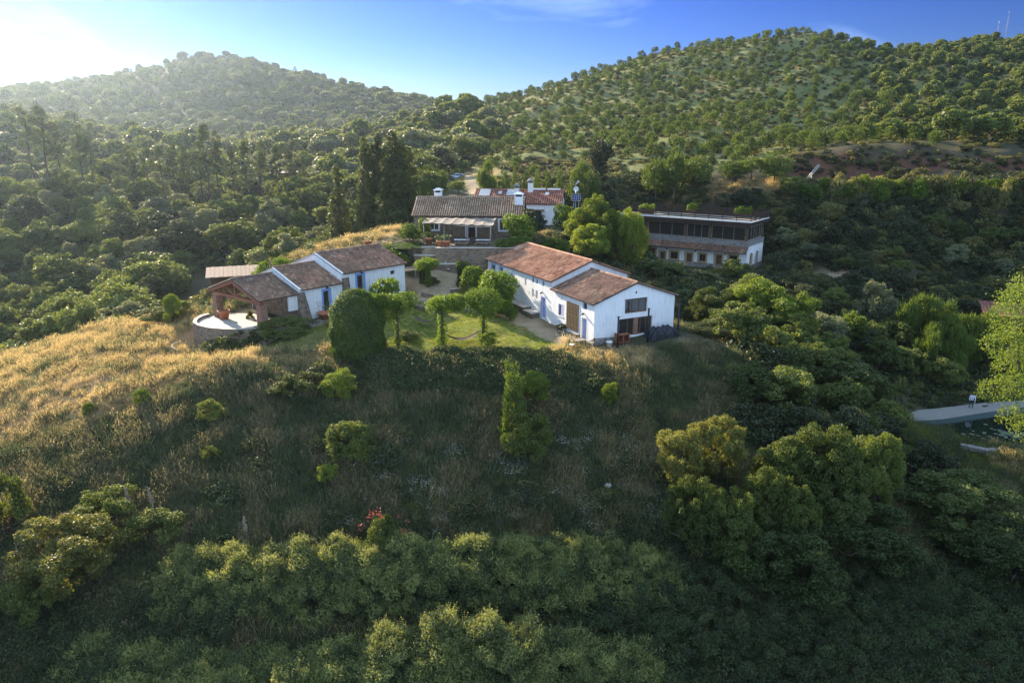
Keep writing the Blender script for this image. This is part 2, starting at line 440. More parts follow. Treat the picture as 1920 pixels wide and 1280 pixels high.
M['tileB'] = tilemat('aged_brown_tiles', [(.0, (.12, .06, .04)), (.4, (.265, .14, .088)), (.75, (.38, .215, .138)), (1, (.50, .35, .24))], (.13, .10, .07))
M['tileC'] = tilemat('mossy_grey_tiles', [(.0, (.07, .046, .036)), (.4, (.16, .095, .068)), (.75, (.26, .16, .115)), (1, (.44, .34, .26))], (.10, .085, .06))
M['tileD'] = tilemat('lichen_grey_tiles', [(.0, (.18, .105, .06)), (.4, (.33, .205, .125)), (.75, (.46, .315, .205)), (1, (.58, .45, .32))], (.27, .19, .11))
M['tileE'] = tilemat('red_tiles', [(.0, (.20, .068, .042)), (.5, (.33, .125, .078)), (.8, (.41, .18, .115)), (1, (.50, .30, .22))])
M['under'] = two('roof_underlay', (.055, .032, .022), (.10, .055, .038), 5, .9)
M['reed'] = two('reed_matting', (.085, .055, .030), (.19, .125, .065), 30, .9, .5, sc=(1, .15, 3))
M['thatch'] = two('pale_reed_roofing', (.15, .13, .11), (.25, .22, .18), 12, .9, .4, sc=(6, .4, 1))
M['black'] = two('black_steel', (.012, .012, .013), (.022, .022, .024), 4, .45)
M['tarp'] = two('black_tarpaulin', (.010, .012, .016), (.028, .032, .040), 3, .38, .6, bdist=.08)
M['terr'] = two('terracotta_pot', (.34, .12, .06), (.46, .18, .09), 6, .8)
M['floor'] = two('pale_paving', (.40, .36, .30), (.54, .49, .42), 2.5, .85)
M['path'] = two('stone_path', (.15, .145, .13), (.24, .23, .205), 6, .9)
M['metal'] = plain('galvanised_metal', (.42, .43, .44), .38, .8)
M['wpaint'] = plain('white_paint', (.78, .78, .76), .5)
M['solar'] = two('solar_cells', (.012, .02, .06), (.02, .035, .10), 3, .18)
M['skyl'] = two('dusty_skylight', (.34, .34, .35), (.46, .46, .46), 2, .3)
M['rope'] = two('hammock_cloth', (.06, .04, .032), (.11, .075, .06), 12, .9)
M['bark'] = two('bark', (.045, .032, .022), (.12, .09, .065), 10, .95, .8, sc=(1, 1, .25), bdist=.05)
M['pbark'] = two('pine_bark', (.05, .032, .022), (.14, .095, .065), 8, .95, .8, sc=(1, 1, .3), bdist=.05)
M['skin'] = plain('skin', (.42, .25, .18), .6)
M['shirt'] = two('pale_shirt', (.55, .58, .64), (.66, .69, .74), 20, .9)
M['jeans'] = two('dark_trousers', (.03, .035, .05), (.06, .07, .09), 20, .9)
M['rubber'] = plain('rubber', (.015, .015, .015), .8)
M['carp'] = plain('silver_car_paint', (.36, .40, .46), .22, .6)
M['rock'] = two('pale_rock', (.30, .30, .26), (.46, .45, .40), 4, .9, .6, bdist=.05)
M['hose'] = plain('pale_hose', (.50, .52, .44), .5)
M['plume'] = two('dry_plume', (.24, .20, .15), (.36, .31, .24), 9, .95)
M['liner'] = two('pond_liner', (.014, .034, .030), (.024, .052, .046), 3, .5)
# ------------------------------------------------------------------ ground sheet
rows = [-30.0]
while rows[-1] < 1100:
    y = rows[-1]
    rows.append(y + (3.0 if y < 24 else .6 if y < 132 else .6 + (y - 132) * .022))
rows = np.array(rows)
ucol = np.linspace(-1, 1, 431)
YY = np.repeat(rows[:, None], len(ucol), 1)
XX = ucol[None] * (np.maximum(YY, 0) * .86 + 30)
ZZ = hz(XX, YY)
def wpoly(pix): return [hit(px, py)[:2] for px, py in pix]
REG = {}
def reg(name, pix): REG.setdefault(name, []).append(wpoly(pix))
reg('dry', [(-260,735),(0,664),(130,632),(270,602),(350,590),(380,640),(420,652),(500,662),(640,650),(655,690),(480,702),(330,735),(250,790),(120,825),(0,870),(-260,930)])
reg('dry', [(1040,652),(1100,650),(1190,664),(1240,672),(1235,700),(1190,712),(1060,700)])
reg('dry', [(545,486),(600,470),(660,448),(735,424),(765,434),(700,456),(640,474),(575,495)])
reg('dry', [(1125,342),(1200,338),(1300,346),(1420,346),(1480,344),(1620,346),(1760,345),(1900,340),(1900,348),(1600,360),(1480,356),(1300,362),(1130,356)])
reg('dry', [(835,322),(930,318),(930,330),(835,336)])
reg('dry', [(1830,842),(1920,826),(1990,830),(1990,930),(1900,900)])
reg('lawn', [(640,652),(690,600),(770,568),(880,560),(960,582),(1010,612),(1095,650),(1060,668),(900,664),(760,664)])
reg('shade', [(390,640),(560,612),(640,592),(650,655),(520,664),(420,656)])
reg('dirt', [(800,508),(870,508),(915,540),(975,575),(1030,605),(1075,636),(1050,645),(965,602),(880,562),(790,562),(770,530)])
reg('dirt', [(690,458),(765,428),(775,434),(710,462)])
reg('dirt', [(866,330),(900,330),(905,352),(893,384),(872,384),(880,352)])
reg('dirt', [(1295,648),(1330,655),(1380,690),(1350,690),(1300,662)])
reg('dirt', [(1500,512),(1600,516),(1600,523),(1500,521)])
reg('track', [(-150,845),(0,772),(120,716),(220,686),(320,634),(375,608),(390,622),(348,652),(335,668),(405,666),(402,678),(290,684),(170,735),(60,790),(-150,880)])
reg('red', [(1480,300),(1560,292),(1700,296),(1800,302),(1920,308),(1990,312),(1990,328),(1700,332),(1560,336),(1485,338)])
reg('red', [(960,305),(1080,302),(1150,308),(1150,322),(1000,324),(960,318)])
def mask(name, x, y, f=1.5, wob=1.5):
    m = np.zeros(np.shape(x))
    w = fbm(x, y, 7, 3, 21) * wob
    for p in REG[name]:
        xs = [q[0] for q in p]; ys = [q[1] for q in p]
        k = (x > min(xs) - 8) & (x < max(xs) + 8) & (y > min(ys) - 8) & (y < max(ys) + 8)
        d = np.full(np.shape(x), 1e3)
        if k.any(): d[k] = poly_sd(x[k], y[k], p)
        m = np.maximum(m, 1 - sstep(-f * .5, f, d + w))
    return m
def lay(col, m, c): return col * (1 - m[..., None]) + np.array(c) * m[..., None]
n1, n2, n3 = fbm(XX, YY, 6, 4, 31), fbm(XX, YY, 22, 4, 32), fbm(XX, YY, 2.2, 3, 33)
col = np.zeros(XX.shape + (3,)) + np.array((.050, .050, .026))
col = lay(col, sstep(.0, .7, n1) * .6, (.085, .072, .045))
col = lay(col, sstep(.1, .7, n2) * .5, (.072, .052, .045))
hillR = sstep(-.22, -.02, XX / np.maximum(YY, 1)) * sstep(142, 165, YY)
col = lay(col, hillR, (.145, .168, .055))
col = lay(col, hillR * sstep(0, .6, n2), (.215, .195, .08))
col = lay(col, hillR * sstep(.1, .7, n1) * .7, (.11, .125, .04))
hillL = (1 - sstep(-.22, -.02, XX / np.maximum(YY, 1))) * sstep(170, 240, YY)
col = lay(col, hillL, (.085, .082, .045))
mk = {k: mask(k, XX, YY) for k in REG}
dry = lay(np.zeros_like(col) + np.array((.36, .26, .11)), sstep(0, .6, n1), (.46, .35, .16))
dry = lay(dry, sstep(.1, .6, n2), (.27, .145, .06)); dry = lay(dry, sstep(.2, .8, n3) * .6, (.20, .17, .06))
col = col * (1 - mk['dry'][..., None]) + dry * mk['dry'][..., None]
col = lay(col, mk['track'] * .7, (.36, .19, .095))
lawn = lay(np.zeros_like(col) + np.array((.155, .19, .035)), sstep(.0, .6, n3), (.23, .22, .06)); lawn = lay(lawn, sstep(.1, .6, n1) * .7, (.25, .19, .08))
col = col * (1 - mk['lawn'][..., None]) + lawn * mk['lawn'][..., None]
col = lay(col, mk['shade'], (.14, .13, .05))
col = lay(col, mk['red'], (.135, .055, .038)); col = lay(col, mk['red'] * sstep(.1, .7, n3) * .7, (.085, .06, .036))
col = lay(col, mk['dirt'], (.40, .30, .19)); col = lay(col, mk['dirt'] * sstep(.1, .8, n3) * .6, (.27, .21, .11))
nr, nc = XX.shape
idx = np.arange(nr * nc).reshape(nr, nc)
F = np.stack([idx[:-1, :-1], idx[:-1, 1:], idx[1:, 1:], idx[1:, :-1]], -1).reshape(-1, 4)
m, nt, out = newmat('ground_soil_and_grass')
at = nd(nt, 'ShaderNodeAttribute', attribute_name='soil')
v = objco(nt)
f1 = noise(nt, 1.6, 8, .7, v); f2 = noise(nt, 9, 4, .7, v)
c_ = mixc(nt, ramp(nt, f1, [(.3, (.35,) * 3), (.7, (.0,) * 3)]), at.outputs['Color'], (.035, .035, .018))
c_ = mixc(nt, ramp(nt, f2, [(.5, (0, 0, 0)), (.75, (.35,) * 3)]), c_, (.26, .20, .11))
bsdf(nt, out, c_, .95, f2, .6, .12, .1)
me = npmesh('ground', np.stack([XX, YY, ZZ], -1), F, [m], smooth=True)
a = me.attributes.new('soil', 'FLOAT_COLOR', 'POINT')
a.data.foreach_set('color', np.concatenate([col, np.ones(col.shape[:2] + (1,))], -1).astype(np.float32).ravel())
tag(link('ground', me), kind='structure')

# ------------------------------------------------------------------ pond
m, nt, out = newmat('pond_water')
bsdf(nt, out, (.006, .012, .010), .04, noise(nt, 3, 2, .5, objco(nt)), .03, .02, .5)
b = MB(); b.poly([(p[0], p[1], -10.78) for p in POND]); w = b.build('pond_water', m); tag(w, kind='structure')
if w.data.polygons[0].normal.z < 0: w.data.flip_normals()
def ribbon(name, outer, inner, z, th, mat, kind='structure'):
    b = MB()
    for i in range(len(outer) - 1):
        a0, a1, c0, c1 = outer[i], outer[i + 1], inner[i], inner[i + 1]
        b.poly([(a0[0], a0[1], z), (a1[0], a1[1], z), (c1[0], c1[1], z), (c0[0], c0[1], z)])
        for p, q in ((a0, a1), (c1, c0)):
            b.poly([(p[0], p[1], z - th), (q[0], q[1], z - th), (q[0], q[1], z), (p[0], p[1], z)])
    o = b.build(name, mat)
    return tag(o, kind=kind) if kind else o
pb = [uz(*p) for p in [(1692,772,-10.45),(1765,765,-10.45),(1850,755,-10.45),(1930,750,-10.45),(2020,745,-10.45)]]
pf = [uz(*p) for p in [(1702,791,-10.45),(1768,786,-10.45),(1845,774,-10.45),(1925,763,-10.45),(2005,760,-10.45)]]
ribbon('pond_path', pb, pf, -10.4, .5, M['path'])
pl = [uz(*p) for p in [(1706,796,-10.7),(1770,793,-10.7),(1846,783,-10.7),(1925,772,-10.7),(2000,768,-10.7)]]
b = MB()
for i in range(4): b.poly([(pf[i][0], pf[i][1], -10.43), (pl[i][0], pl[i][1], -10.85), (pl[i+1][0], pl[i+1][1], -10.85), (pf[i+1][0], pf[i+1][1], -10.43)])
tag(b.build('pond_bank', M['liner']), kind='structure')
e0 = [uz(*p) for p in [(1800,836,-10.5),(1850,846,-10.45),(1920,840,-10.4),(1990,836,-10.4)]]
e1 = [uz(*p) for p in [(1800,832,-10.5),(1850,841,-10.45),(1920,834,-10.4),(1990,830,-10.4)]]
ribbon('pond_kerb', e0, e1, -10.35, .4, M['path'])

# ------------------------------------------------------------------ light and air
SUN_AZ = math.atan2(.80, -.60)                 # direction towards the sun in plan
SUN_EL = R(22)
sd = Vector((math.cos(SUN_AZ) * math.cos(SUN_EL), math.sin(SUN_AZ) * math.cos(SUN_EL), math.sin(SUN_EL)))
sl = bpy.data.lights.new('sun', 'SUN'); sl.energy = 5.0; sl.angle = R(.5); sl.color = (1.0, .84, .63)
so = bpy.data.objects.new('sun', sl); C.objects.link(so); so.rotation_euler = sd.to_track_quat('Z', 'Y').to_euler(); so.location = (-200, 300, 200)
W = bpy.data.worlds.new('World'); S.world = W; W.use_nodes = True
nt = W.node_tree; nt.nodes.clear()
wo = nt.nodes.new('ShaderNodeOutputWorld'); bg = nt.nodes.new('ShaderNodeBackground')
sky = nt.nodes.new('ShaderNodeTexSky'); sky.sky_type = 'NISHITA'; sky.sun_disc = False
sky.sun_elevation = SUN_EL; sky.sun_rotation = math.pi / 2 - SUN_AZ
sky.altitude = 200; sky.air_density = 1.0; sky.dust_density = .05; sky.ozone_density = 6.0
bg.inputs[1].default_value = .10
def vmath(op, a_, b_=None):
    n_ = nt.nodes.new('ShaderNodeVectorMath'); n_.operation = op
    for i, q in enumerate((a_, b_)):
        if q is None: continue
        if isinstance(q, tuple): n_.inputs[i].default_value = q
        else: nt.links.new(q, n_.inputs[i])
    return n_.outputs[0]
def smath(op, a_, b_, clamp=False):
    n_ = nt.nodes.new('ShaderNodeMath'); n_.operation = op; n_.use_clamp = clamp
    for i, q in enumerate((a_, b_)):
        if isinstance(q, (int, float)): n_.inputs[i].default_value = q
        else: nt.links.new(q, n_.inputs[i])
    return n_.outputs[0]
gm = nt.nodes.new('ShaderNodeGamma'); gm.inputs[1].default_value = 2.15
PV = 12.4
nt.links.new(vmath('MULTIPLY', sky.outputs[0], (1 / PV,) * 3), gm.inputs[0])
skyc = vmath('MULTIPLY', gm.outputs[0], (PV * .9, PV * .62, PV * .78))
# clouds, laid out by direction in the sky: thin wisps near the horizon ahead, an unseen broken bright deck added overhead and behind to fill the shade
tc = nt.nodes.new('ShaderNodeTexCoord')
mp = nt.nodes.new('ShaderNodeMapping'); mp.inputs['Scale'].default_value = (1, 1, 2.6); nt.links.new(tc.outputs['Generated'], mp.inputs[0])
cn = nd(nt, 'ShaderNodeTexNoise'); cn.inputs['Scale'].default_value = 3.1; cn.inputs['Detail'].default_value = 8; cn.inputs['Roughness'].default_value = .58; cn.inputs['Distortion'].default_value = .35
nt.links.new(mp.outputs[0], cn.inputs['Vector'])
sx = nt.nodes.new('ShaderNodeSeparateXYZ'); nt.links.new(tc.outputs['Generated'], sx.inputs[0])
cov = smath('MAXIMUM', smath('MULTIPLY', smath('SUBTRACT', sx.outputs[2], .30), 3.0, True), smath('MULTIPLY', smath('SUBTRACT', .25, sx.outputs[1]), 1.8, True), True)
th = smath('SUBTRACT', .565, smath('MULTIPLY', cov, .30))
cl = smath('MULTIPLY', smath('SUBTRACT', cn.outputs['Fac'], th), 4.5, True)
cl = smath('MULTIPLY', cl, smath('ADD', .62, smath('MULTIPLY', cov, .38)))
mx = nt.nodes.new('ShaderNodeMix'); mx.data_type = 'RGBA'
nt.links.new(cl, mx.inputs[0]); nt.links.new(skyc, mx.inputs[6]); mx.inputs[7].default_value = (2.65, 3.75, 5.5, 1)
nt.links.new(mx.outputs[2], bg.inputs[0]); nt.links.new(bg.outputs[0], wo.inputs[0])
# haze: one closed box of air round the scene and the camera
HAZE = True
if HAZE:
    b = MB(); b.box(-1100, 1000, -60, 1160, float(ZZ.min()) - 1, max(float(ZZ.max()) + 14, HC + 5))
    m, nt, out = newmat('haze_air')
    pv = nt.nodes.new('ShaderNodeVolumePrincipled'); pv.inputs['Density'].default_value = .000115; pv.inputs['Color'].default_value = (.64, .82, 1.0, 1); pv.inputs['Anisotropy'].default_value = .74
    nt.links.new(pv.outputs[0], out.inputs[1])
    tag(b.build('haze', m), kind='stuff')
S.view_settings.view_transform = 'Standard'; S.view_settings.look = 'None'; S.view_settings.exposure = 1.68; S.view_settings.gamma = 1.0
S.cycles.use_denoising = True
S.cycles.max_bounces = 5; S.cycles.diffuse_bounces = 3; S.cycles.glossy_bounces = 2; S.cycles.transmission_bounces = 3; S.cycles.volume_bounces = 0; S.cycles.transparent_max_bounces = 4
S.cycles.caustics_reflective = False; S.cycles.caustics_refractive = False
S.cycles.sample_clamp_indirect = 4.0
# ------------------------------------------------------------------ roofs of curved clay tiles
def tile_roof(name, e0, e1, r0, r1, mats, parent, pitch=.24, row=.36, seed=0, thick=.09, ridge=None, lift=.07):
    """eave e0-e1, ridge r0-r1 (local points). Every cover tile is a tapered half barrel; the channels lie on a slab."""
    r_ = np.random.default_rng(seed)
    e0, e1, r0, r1 = [np.array(p, float) for p in (e0, e1, r0, r1)]
    L = np.linalg.norm(e1 - e0); Hs = np.linalg.norm(r0 - e0)
    u = (e1 - e0) / L; w = (r0 - e0) / Hs; nrm = np.cross(u, w)
    if nrm[2] < 0: nrm = -nrm
    nc_, nr_ = max(2, int(L / pitch)), max(2, int(Hs / row))
    p = L / nc_; q = Hs / nr_
    V, F_, T, MI = [], [], [], []
    def addq(pts, t, mi):
        i = len(V); V.extend(pts); F_.append((i, i + 1, i + 2, i + 3)); T.append(t); MI.append(mi)
    ang = np.linspace(0, math.pi, 6)
    big = r_.normal(0, .12, (nc_ // 5 + 2, nr_ // 3 + 2))
    for i in range(nc_):
        for j in range(nr_):
            c0 = e0 + u * (p * (i + .5) + r_.normal(0, .006)) + w * (q * j - .05 + r_.normal(0, .012)); c1 = c0 + w * (q + .07)
            ra, rb = p * .40, p * .33
            ha, hb = lift + .025 + r_.normal(0, .006), lift - .02
            t = float(np.clip(.45 + big[i // 5, j // 3] + r_.normal(0, .2), 0, 1))
            A = [c0 - u * ra * math.cos(a) + nrm * (ha * .25 + ra * .9 * math.sin(a)) for a in ang]
            B = [c1 - u * rb * math.cos(a) + nrm * (hb * .25 + rb * .9 * math.sin(a)) for a in ang]
            for k in range(5): addq([A[k], B[k], B[k + 1], A[k + 1]] , t, 0)
            addq([A[0], A[1], A[4], A[5]], t * .5, 0); addq([A[1], A[2], A[3], A[4]], t * .5, 0)
    # slab below
    for a_, b_ in ((0.0, 0),):
        P8 = [e0, e1, r1, r0]
        top = [x + nrm * .006 for x in P8]; bot = [x - nrm * thick for x in P8]
        addq(top, .3, 1); addq(bot[::-1], .3, 1)
        for k in range(4): addq([bot[k], bot[(k + 1) % 4], top[(k + 1) % 4], top[k]], .3, 1)
    if ridge:
        n2 = int(L / .42)
        for i in range(n2):
            c0 = r0 + u * (L * i / n2 - .03); c1 = r0 + u * (L * (i + 1) / n2 + .03)
            t = float(np.clip(r_.normal(.55, .2), 0, 1)); side = np.cross(u, (0, 0, 1.0))
            A = [c0 + side * .15 * math.cos(a) + np.array((0, 0, 1.0)) * (.05 + .13 * math.sin(a)) for a in ang]
            B = [c1 + side * .13 * math.cos(a) + np.array((0, 0, 1.0)) * (.03 + .13 * math.sin(a)) for a in ang]
            for k in range(5): addq([A[k], A[k + 1], B[k + 1], B[k]], t, 0)
    me = npmesh(name, np.array(V), np.array(F_), mats, T, MI)
    return link(name, me, parent)

class Face:
    "a vertical wall plane in a building's frame: place windows and doors on it"
    def __init__(s, o, d): s.o, s.d, s.n = o, d, (d[1], -d[0])
    def P(s, u, z, k=0.0): return (s.o[0] + s.d[0] * u + s.n[0] * k, s.o[1] + s.d[1] * u + s.n[1] * k, z)
    def bar(s, b, u0, u1, z0, z1, k0, k1, m=0):
        q = [s.P(u, z, k) for z in (z0, z1) for k in (k0, k1) for u in (u0, u1)]
        i = len(b.v); b.v += q
        for f in [(0,2,3,1),(4,5,7,6),(0,1,5,4),(2,6,7,3),(0,4,6,2),(1,3,7,5)]: b.f.append(tuple(i + j for j in f)); b.m.append(m); b.sm.append(False)
    def window(s, par, u0, u1, z0, z1, mf, mp, depth=.16, fw=.07, mull=(), hb=(), label=None):
        b = MB(); k0, k1 = -depth - .03, -depth + .03
        s.bar(b, u0, u1, z0, z0 + fw, k0, k1); s.bar(b, u0, u1, z1 - fw, z1, k0, k1)
        s.bar(b, u0, u0 + fw, z0 + fw, z1 - fw, k0, k1); s.bar(b, u1 - fw, u1, z0 + fw, z1 - fw, k0, k1)
        for t in mull: c = u0 + (u1 - u0) * t; s.bar(b, c - fw * .4, c + fw * .4, z0 + fw, z1 - fw, k0, k1 - .004)
        for t in hb: c = z0 + (z1 - z0) * t; s.bar(b, u0 + fw, u1 - fw, c - .025, c + .025, k0, k1 - .008)
        o = b.build('window', mf, par)
        g = MB(); s.bar(g, u0 + fw * .5, u1 - fw * .5, z0 + fw * .5, z1 - fw * .5, k0 - .01, -depth - .004); g.build('pane', mp, o)
        if label: o['label'] = label
        return o
    def door(s, par, u0, u1, z0, z1, m, depth=.14, leafs=1, glazed=None, label=None, handle=True):
        b = MB(); w = (u1 - u0) / leafs
        for k in range(leafs):
            a = u0 + w * k + .012; c = u0 + w * (k + 1) - .012
            s.bar(b, a, c, z0, z1, -depth - .05, -depth)
            for q in range(4): s.bar(b, a + (c - a) * (q + .08) / 4, a + (c - a) * (q + .92) / 4, z0 + .08, z1 - .08, -depth, -depth + .015)
        o = b.build('door', m, par)
        if glazed: g = MB(); s.bar(g, u0 + .12, u1 - .12, z0 + (z1 - z0) * .35, z1 - .15, -depth + .01, -depth + .022); g.build('pane', glazed, o)
        if handle: g = MB(); s.bar(g, u1 - .13, u1 - .08, z0 + .95, z0 + 1.12, -depth + .014, -depth + .07); g.build('handle', M['black'], o)
        if label: o['label'] = label
        return o
    def surround(s, par, u0, u1, z0, z1, w, m, name='surround', sill=False, proud=.012):
        b = MB()
        s.bar(b, u0 - w, u0, z0, z1 + w, -.05, proud); s.bar(b, u1, u1 + w, z0, z1 + w, -.05, proud); s.bar(b, u0, u1, z1, z1 + w, -.05, proud)
        if sill: s.bar(b, u0 - w, u1 + w, z0 - w * .8, z0, -.05, proud + .05)
        return b.build(name, m, par)
    def lamp(s, par, u, z, m):
        b = MB(); s.bar(b, u - .05, u + .05, z - .04, z + .06, 0.002, .10)
        c = s.P(u, z, .22); b.lathe([(.04, .02), (.13, -.02), (.15, -.10), (.11, -.12)], 10, 0, c)
        b.tube([s.P(u, z + .03, .08), s.P(u, z + .10, .16), s.P(u, z + .02, .22)], .02, 6)
        return b.build('wall_lamp', m, par)

# ------------------------------------------------------------------ long white farmhouse
x, y = RH(0, 0)
fh = thing('farmhouse', 'long white two-part farmhouse with orange tiled roofs and a wide gable of timber windows', 'house', (x, y, 0), hA)
Wd, L1, L2 = 9.5, 8.3, 24.4
def gab(e, a): return lambda u: e + (a - e) * (1 - abs(u - Wd / 2) / (Wd / 2))
LW = lambda y0, y1: (L2 - y1, L2 - y0)      # along the left wall, measured from its far end
lops = [(a, b_, c, d) for (a, b_), c, d in [(LW(1.31, 2.22), .04, 2.16), (LW(1.37, 2.15), 3.05, 3.68), (LW(5.9, 6.85), 1.4, 2.62), (LW(9.75, 10.6), .35, 2.6),
    (LW(14.12, 14.54), 3.23, 4.06), (LW(12.32, 12.79), 3.84, 4.42), (LW(11.46, 11.92), 3.84, 4.42), (LW(9.99, 10.43), 3.84, 4.42), (LW(12.36, 12.83), 2.2, 3.12), (LW(11.46, 11.92), 2.2, 3.12),
    (LW(17.15, 17.85), 2.8, 3.85), (LW(20.2, 20.95), 3.5, 4.2), (LW(22.35, 23.3), 3.6, 4.2)]]
b = MB()
FL = Face((0, L2), (0, -1)); FG = Face((0, 0), (1, 0)); FR = Face((Wd, 0), (0, 1)); FB = Face((Wd, L2), (-1, 0))
b.wall(FL.o, FL.d, L2, -1.6, lambda u: 4.72 if u <= L2 - L1 else 3.92, lops, brk=(L2 - L1, L2 - L1 + 1e-4))
gops = [(3.5, 6.15, 2.6, 4.05), (2.9, 6.85, .35, 2.12), (4.68, 4.86, 4.5, 4.75)]
b.wall(FG.o, FG.d, Wd, -1.6, gab(3.92, 5.55), gops, .24, brk=(Wd / 2,))
b.wall(FR.o, FR.d, L2, -3, lambda u: 4.72 if u >= L1 else 3.92, [(2, 3, 1, 2.2), (13, 14, 1.6, 2.8)], brk=(L1, L1 - 1e-4))
b.wall(FB.o, FB.d, Wd, -1, gab(4.72, 6.45), (), brk=(Wd / 2,))
b.wall((0, L1), (1, 0), Wd, 3.2, gab(4.72, 6.45), (), brk=(Wd / 2,))
b.build('wall', M['white'], fh)
b = MB(); b.poly([(-.035, -.04, -1.6), (-.035, -.04, .56), (2.7, -.04, .40), (2.7, -.04, -1.6)][::-1]); b.poly([(2.7, -.04, -1.6), (Wd + .04, -.04, -1.6), (Wd + .04, -.04, .05), (2.7, -.04, .24), ]) ; b.poly([(2.7, -.04, .24), (Wd + .04, -.04, .05), (Wd + .04, 0, .05), (2.7, 0, .24)]); b.poly([(-.035, -.04, .56), (2.7, -.04, .40), (2.7, 0, .40), (-.035, 0, .56)]); b.poly([(-.035, -.04, -1.6), (-.035, .9, -1.6), (-.035, .9, .02), (-.035, -.04, .56)][::-1]); b.poly([(Wd + .04, -.04, -1.6), (Wd + .04, 5, -3), (Wd + .04, 5, .1), (Wd + .04, -.04, .05)])
b.build('stone_plinth', M['gstone'], fh)
ov = .28; dr = (5.55 - 3.92) / (Wd / 2) * ov; k = .08
def gable_roof(par, mt, x0, x1, e, a, ya, yb, seed, names=('roof', 'roof'), kw={}):
    # ridge along y; eaves at x0 and x1
    xm = (x0 + x1) / 2; sl_ = (a - e) / (xm - x0); dr = sl_ * ov
    tile_roof(names[0], (x0 - ov, yb, e - dr + k), (x0 - ov, ya, e - dr + k), (xm, yb, a + k), (xm, ya, a + k), [mt, M['under']], par, seed=seed, ridge=True, **kw)
    tile_roof(names[1], (x1 + ov, ya, e - dr + k), (x1 + ov, yb, e - dr + k), (xm, ya, a + k), (xm, yb, a + k), [mt, M['under']], par, seed=seed + 1, **kw)
gable_roof(fh, M['tileA'], 0, Wd, 4.72, 6.45, L1 - .22, L2 + .25, 3)
gable_roof(fh, M['tileB'], 0, Wd, 3.92, 5.55, -.20, L1 - .03, 5)
for (a, c), z0, z1 in [(LW(1.31, 2.22), .04, 2.16), (LW(9.75, 10.6), .35, 2.6)]: FL.door(fh, a, c, z0, z1, M['lav'], .16)
FL.surround(fh, *LW(1.31, 2.22), .04, 2.16, .2, M['white2']); FL.surround(fh, *LW(9.75, 10.6), .35, 2.6, .14, M['lav'])
for (a, c), z0, z1 in [(LW(1.37, 2.15), 3.05, 3.68), (LW(14.12, 14.54), 3.23, 4.06), (LW(12.32, 12.79), 3.84, 4.42), (LW(11.46, 11.92), 3.84, 4.42), (LW(9.99, 10.43), 3.84, 4.42), (LW(12.36, 12.83), 2.2, 3.12), (LW(11.46, 11.92), 2.2, 3.12)]:
    FL.window(fh, a, c, z0, z1, M['blue'] if z0 > 3 else M['white2'], M['pane'], .16, .05)
for (a, c), z0, z1 in [(LW(17.15, 17.85), 2.8, 3.85), (LW(20.2, 20.95), 3.5, 4.2), (LW(22.35, 23.3), 3.6, 4.2)]:
    FL.window(fh, a, c, z0, z1, M['blue'], M['pane'], .12, .06, (.5,)); FL.surround(fh, a, c, z0, z1, .18, M['lav'], sill=True)
a, c = LW(5.9, 6.85); FL.window(fh, a, c, 1.4, 2.62, M['lav'], M['pane'], .06, .1, (.5,)); b = MB(); FL.bar(b, a + .52, c - .02, 1.44, 2.58, -.06, -.02); b.build('shutter', M['lav'], fh); FL.surround(fh, a, c, 1.4, 2.62, .1, M['white2'], sill=True)
a, c = LW(2.85, 5.15); b = MB()
FL.bar(b, a, c, .5, 3.25, .01, .05)
for i in range(24): FL.bar(b, a + (c - a) * (i + .1) / 24, a + (c - a) * (i + .9) / 24, .48, 3.27, .05, .07 + .01 * (i % 3))
for z in (.9, 1.9, 2.9): FL.bar(b, a - .03, c + .03, z, z + .05, .085, .11)
o = b.build('reed_screen', M['reed'], fh)
FL.lamp(fh, L2 - 1.85, 2.62, M['black']); FL.lamp(fh, L2 - 10.3, 3.15, M['black'])
FG.window(fh, 3.5, 6.15, 2.6, 4.05, M['wood'], M['pane'], .18, .13, (.36, .66), label='upper timber window of three casements in the gable')
b = MB(); FG.bar(b, 5.05, 5.35, 3.35, 3.85, -.20, -.19); b.build('paper_notice', M['wpaint'], fh)
FG.window(fh, 2.9, 6.85, .35, 2.12, M['wood'], M['pane'], .2, .13, (.27, .45, .66, .83), label='wide lower timber window with a brick pier in the middle')
b = MB(); FG.bar(b, 4.62, 5.15, .36, 2.11, -.16, -.02); b.build('brick_pier', M['brick'], fh)
FG.window(fh, 4.68, 4.86, 4.5, 4.75, M['dark'], M['dark'], .1, .03)
FR.window(fh, 2, 3, 1, 2.2, M['wood'], M['pane'], mull=(.5,)); FR.window(fh, 13, 14, 1.6, 2.8, M['wood'], M['pane'], mull=(.5,))

# ------------------------------------------------------------------ stepped cottage with open porch
x, y = CT(0, 0)
co = thing('cottage', 'low stepped white cottage of three tiled sections with blue doors and an open timber porch', 'house', (x, y, 0), cA)
D = 9.4
def gy_(e, a): return lambda u: e + (a - e) * (1 - abs(u - D / 2) / (D / 2))
FF = Face((0, 0), (1, 0))
b = MB()
b.wall((4.55, 0), (1, 0), 5.4, -.6, 4.05, [(7.52 - 4.55, 8.3 - 4.55, 1.0, 3.45)], .25)
b.wall((9.95, 0), (1, 0), 9.0, -.4, 5.02, [(12.05 - 9.95, 12.9 - 9.95, 2.3, 4.5), (16.8 - 9.95, 17.4 - 9.95, 3.96, 4.4)], .25)
b.wall((18.95, 0), (0, 1), D, -.4, gy_(5.02, 6.65), (), brk=(D / 2,))
b.wall((4.55, D), (0, -1), D, -.6, gy_(4.18, 5.85), (), brk=(D / 2,)); b.wall((9.95, D), (0, -1), D, 2, gy_(5.15, 6.78), (), brk=(D / 2,))
b.wall((18.95, D), (-1, 0), 9.0, -.4, 5.02); b.wall((9.95, D), (-1, 0), 5.4, -.4, 4.05)
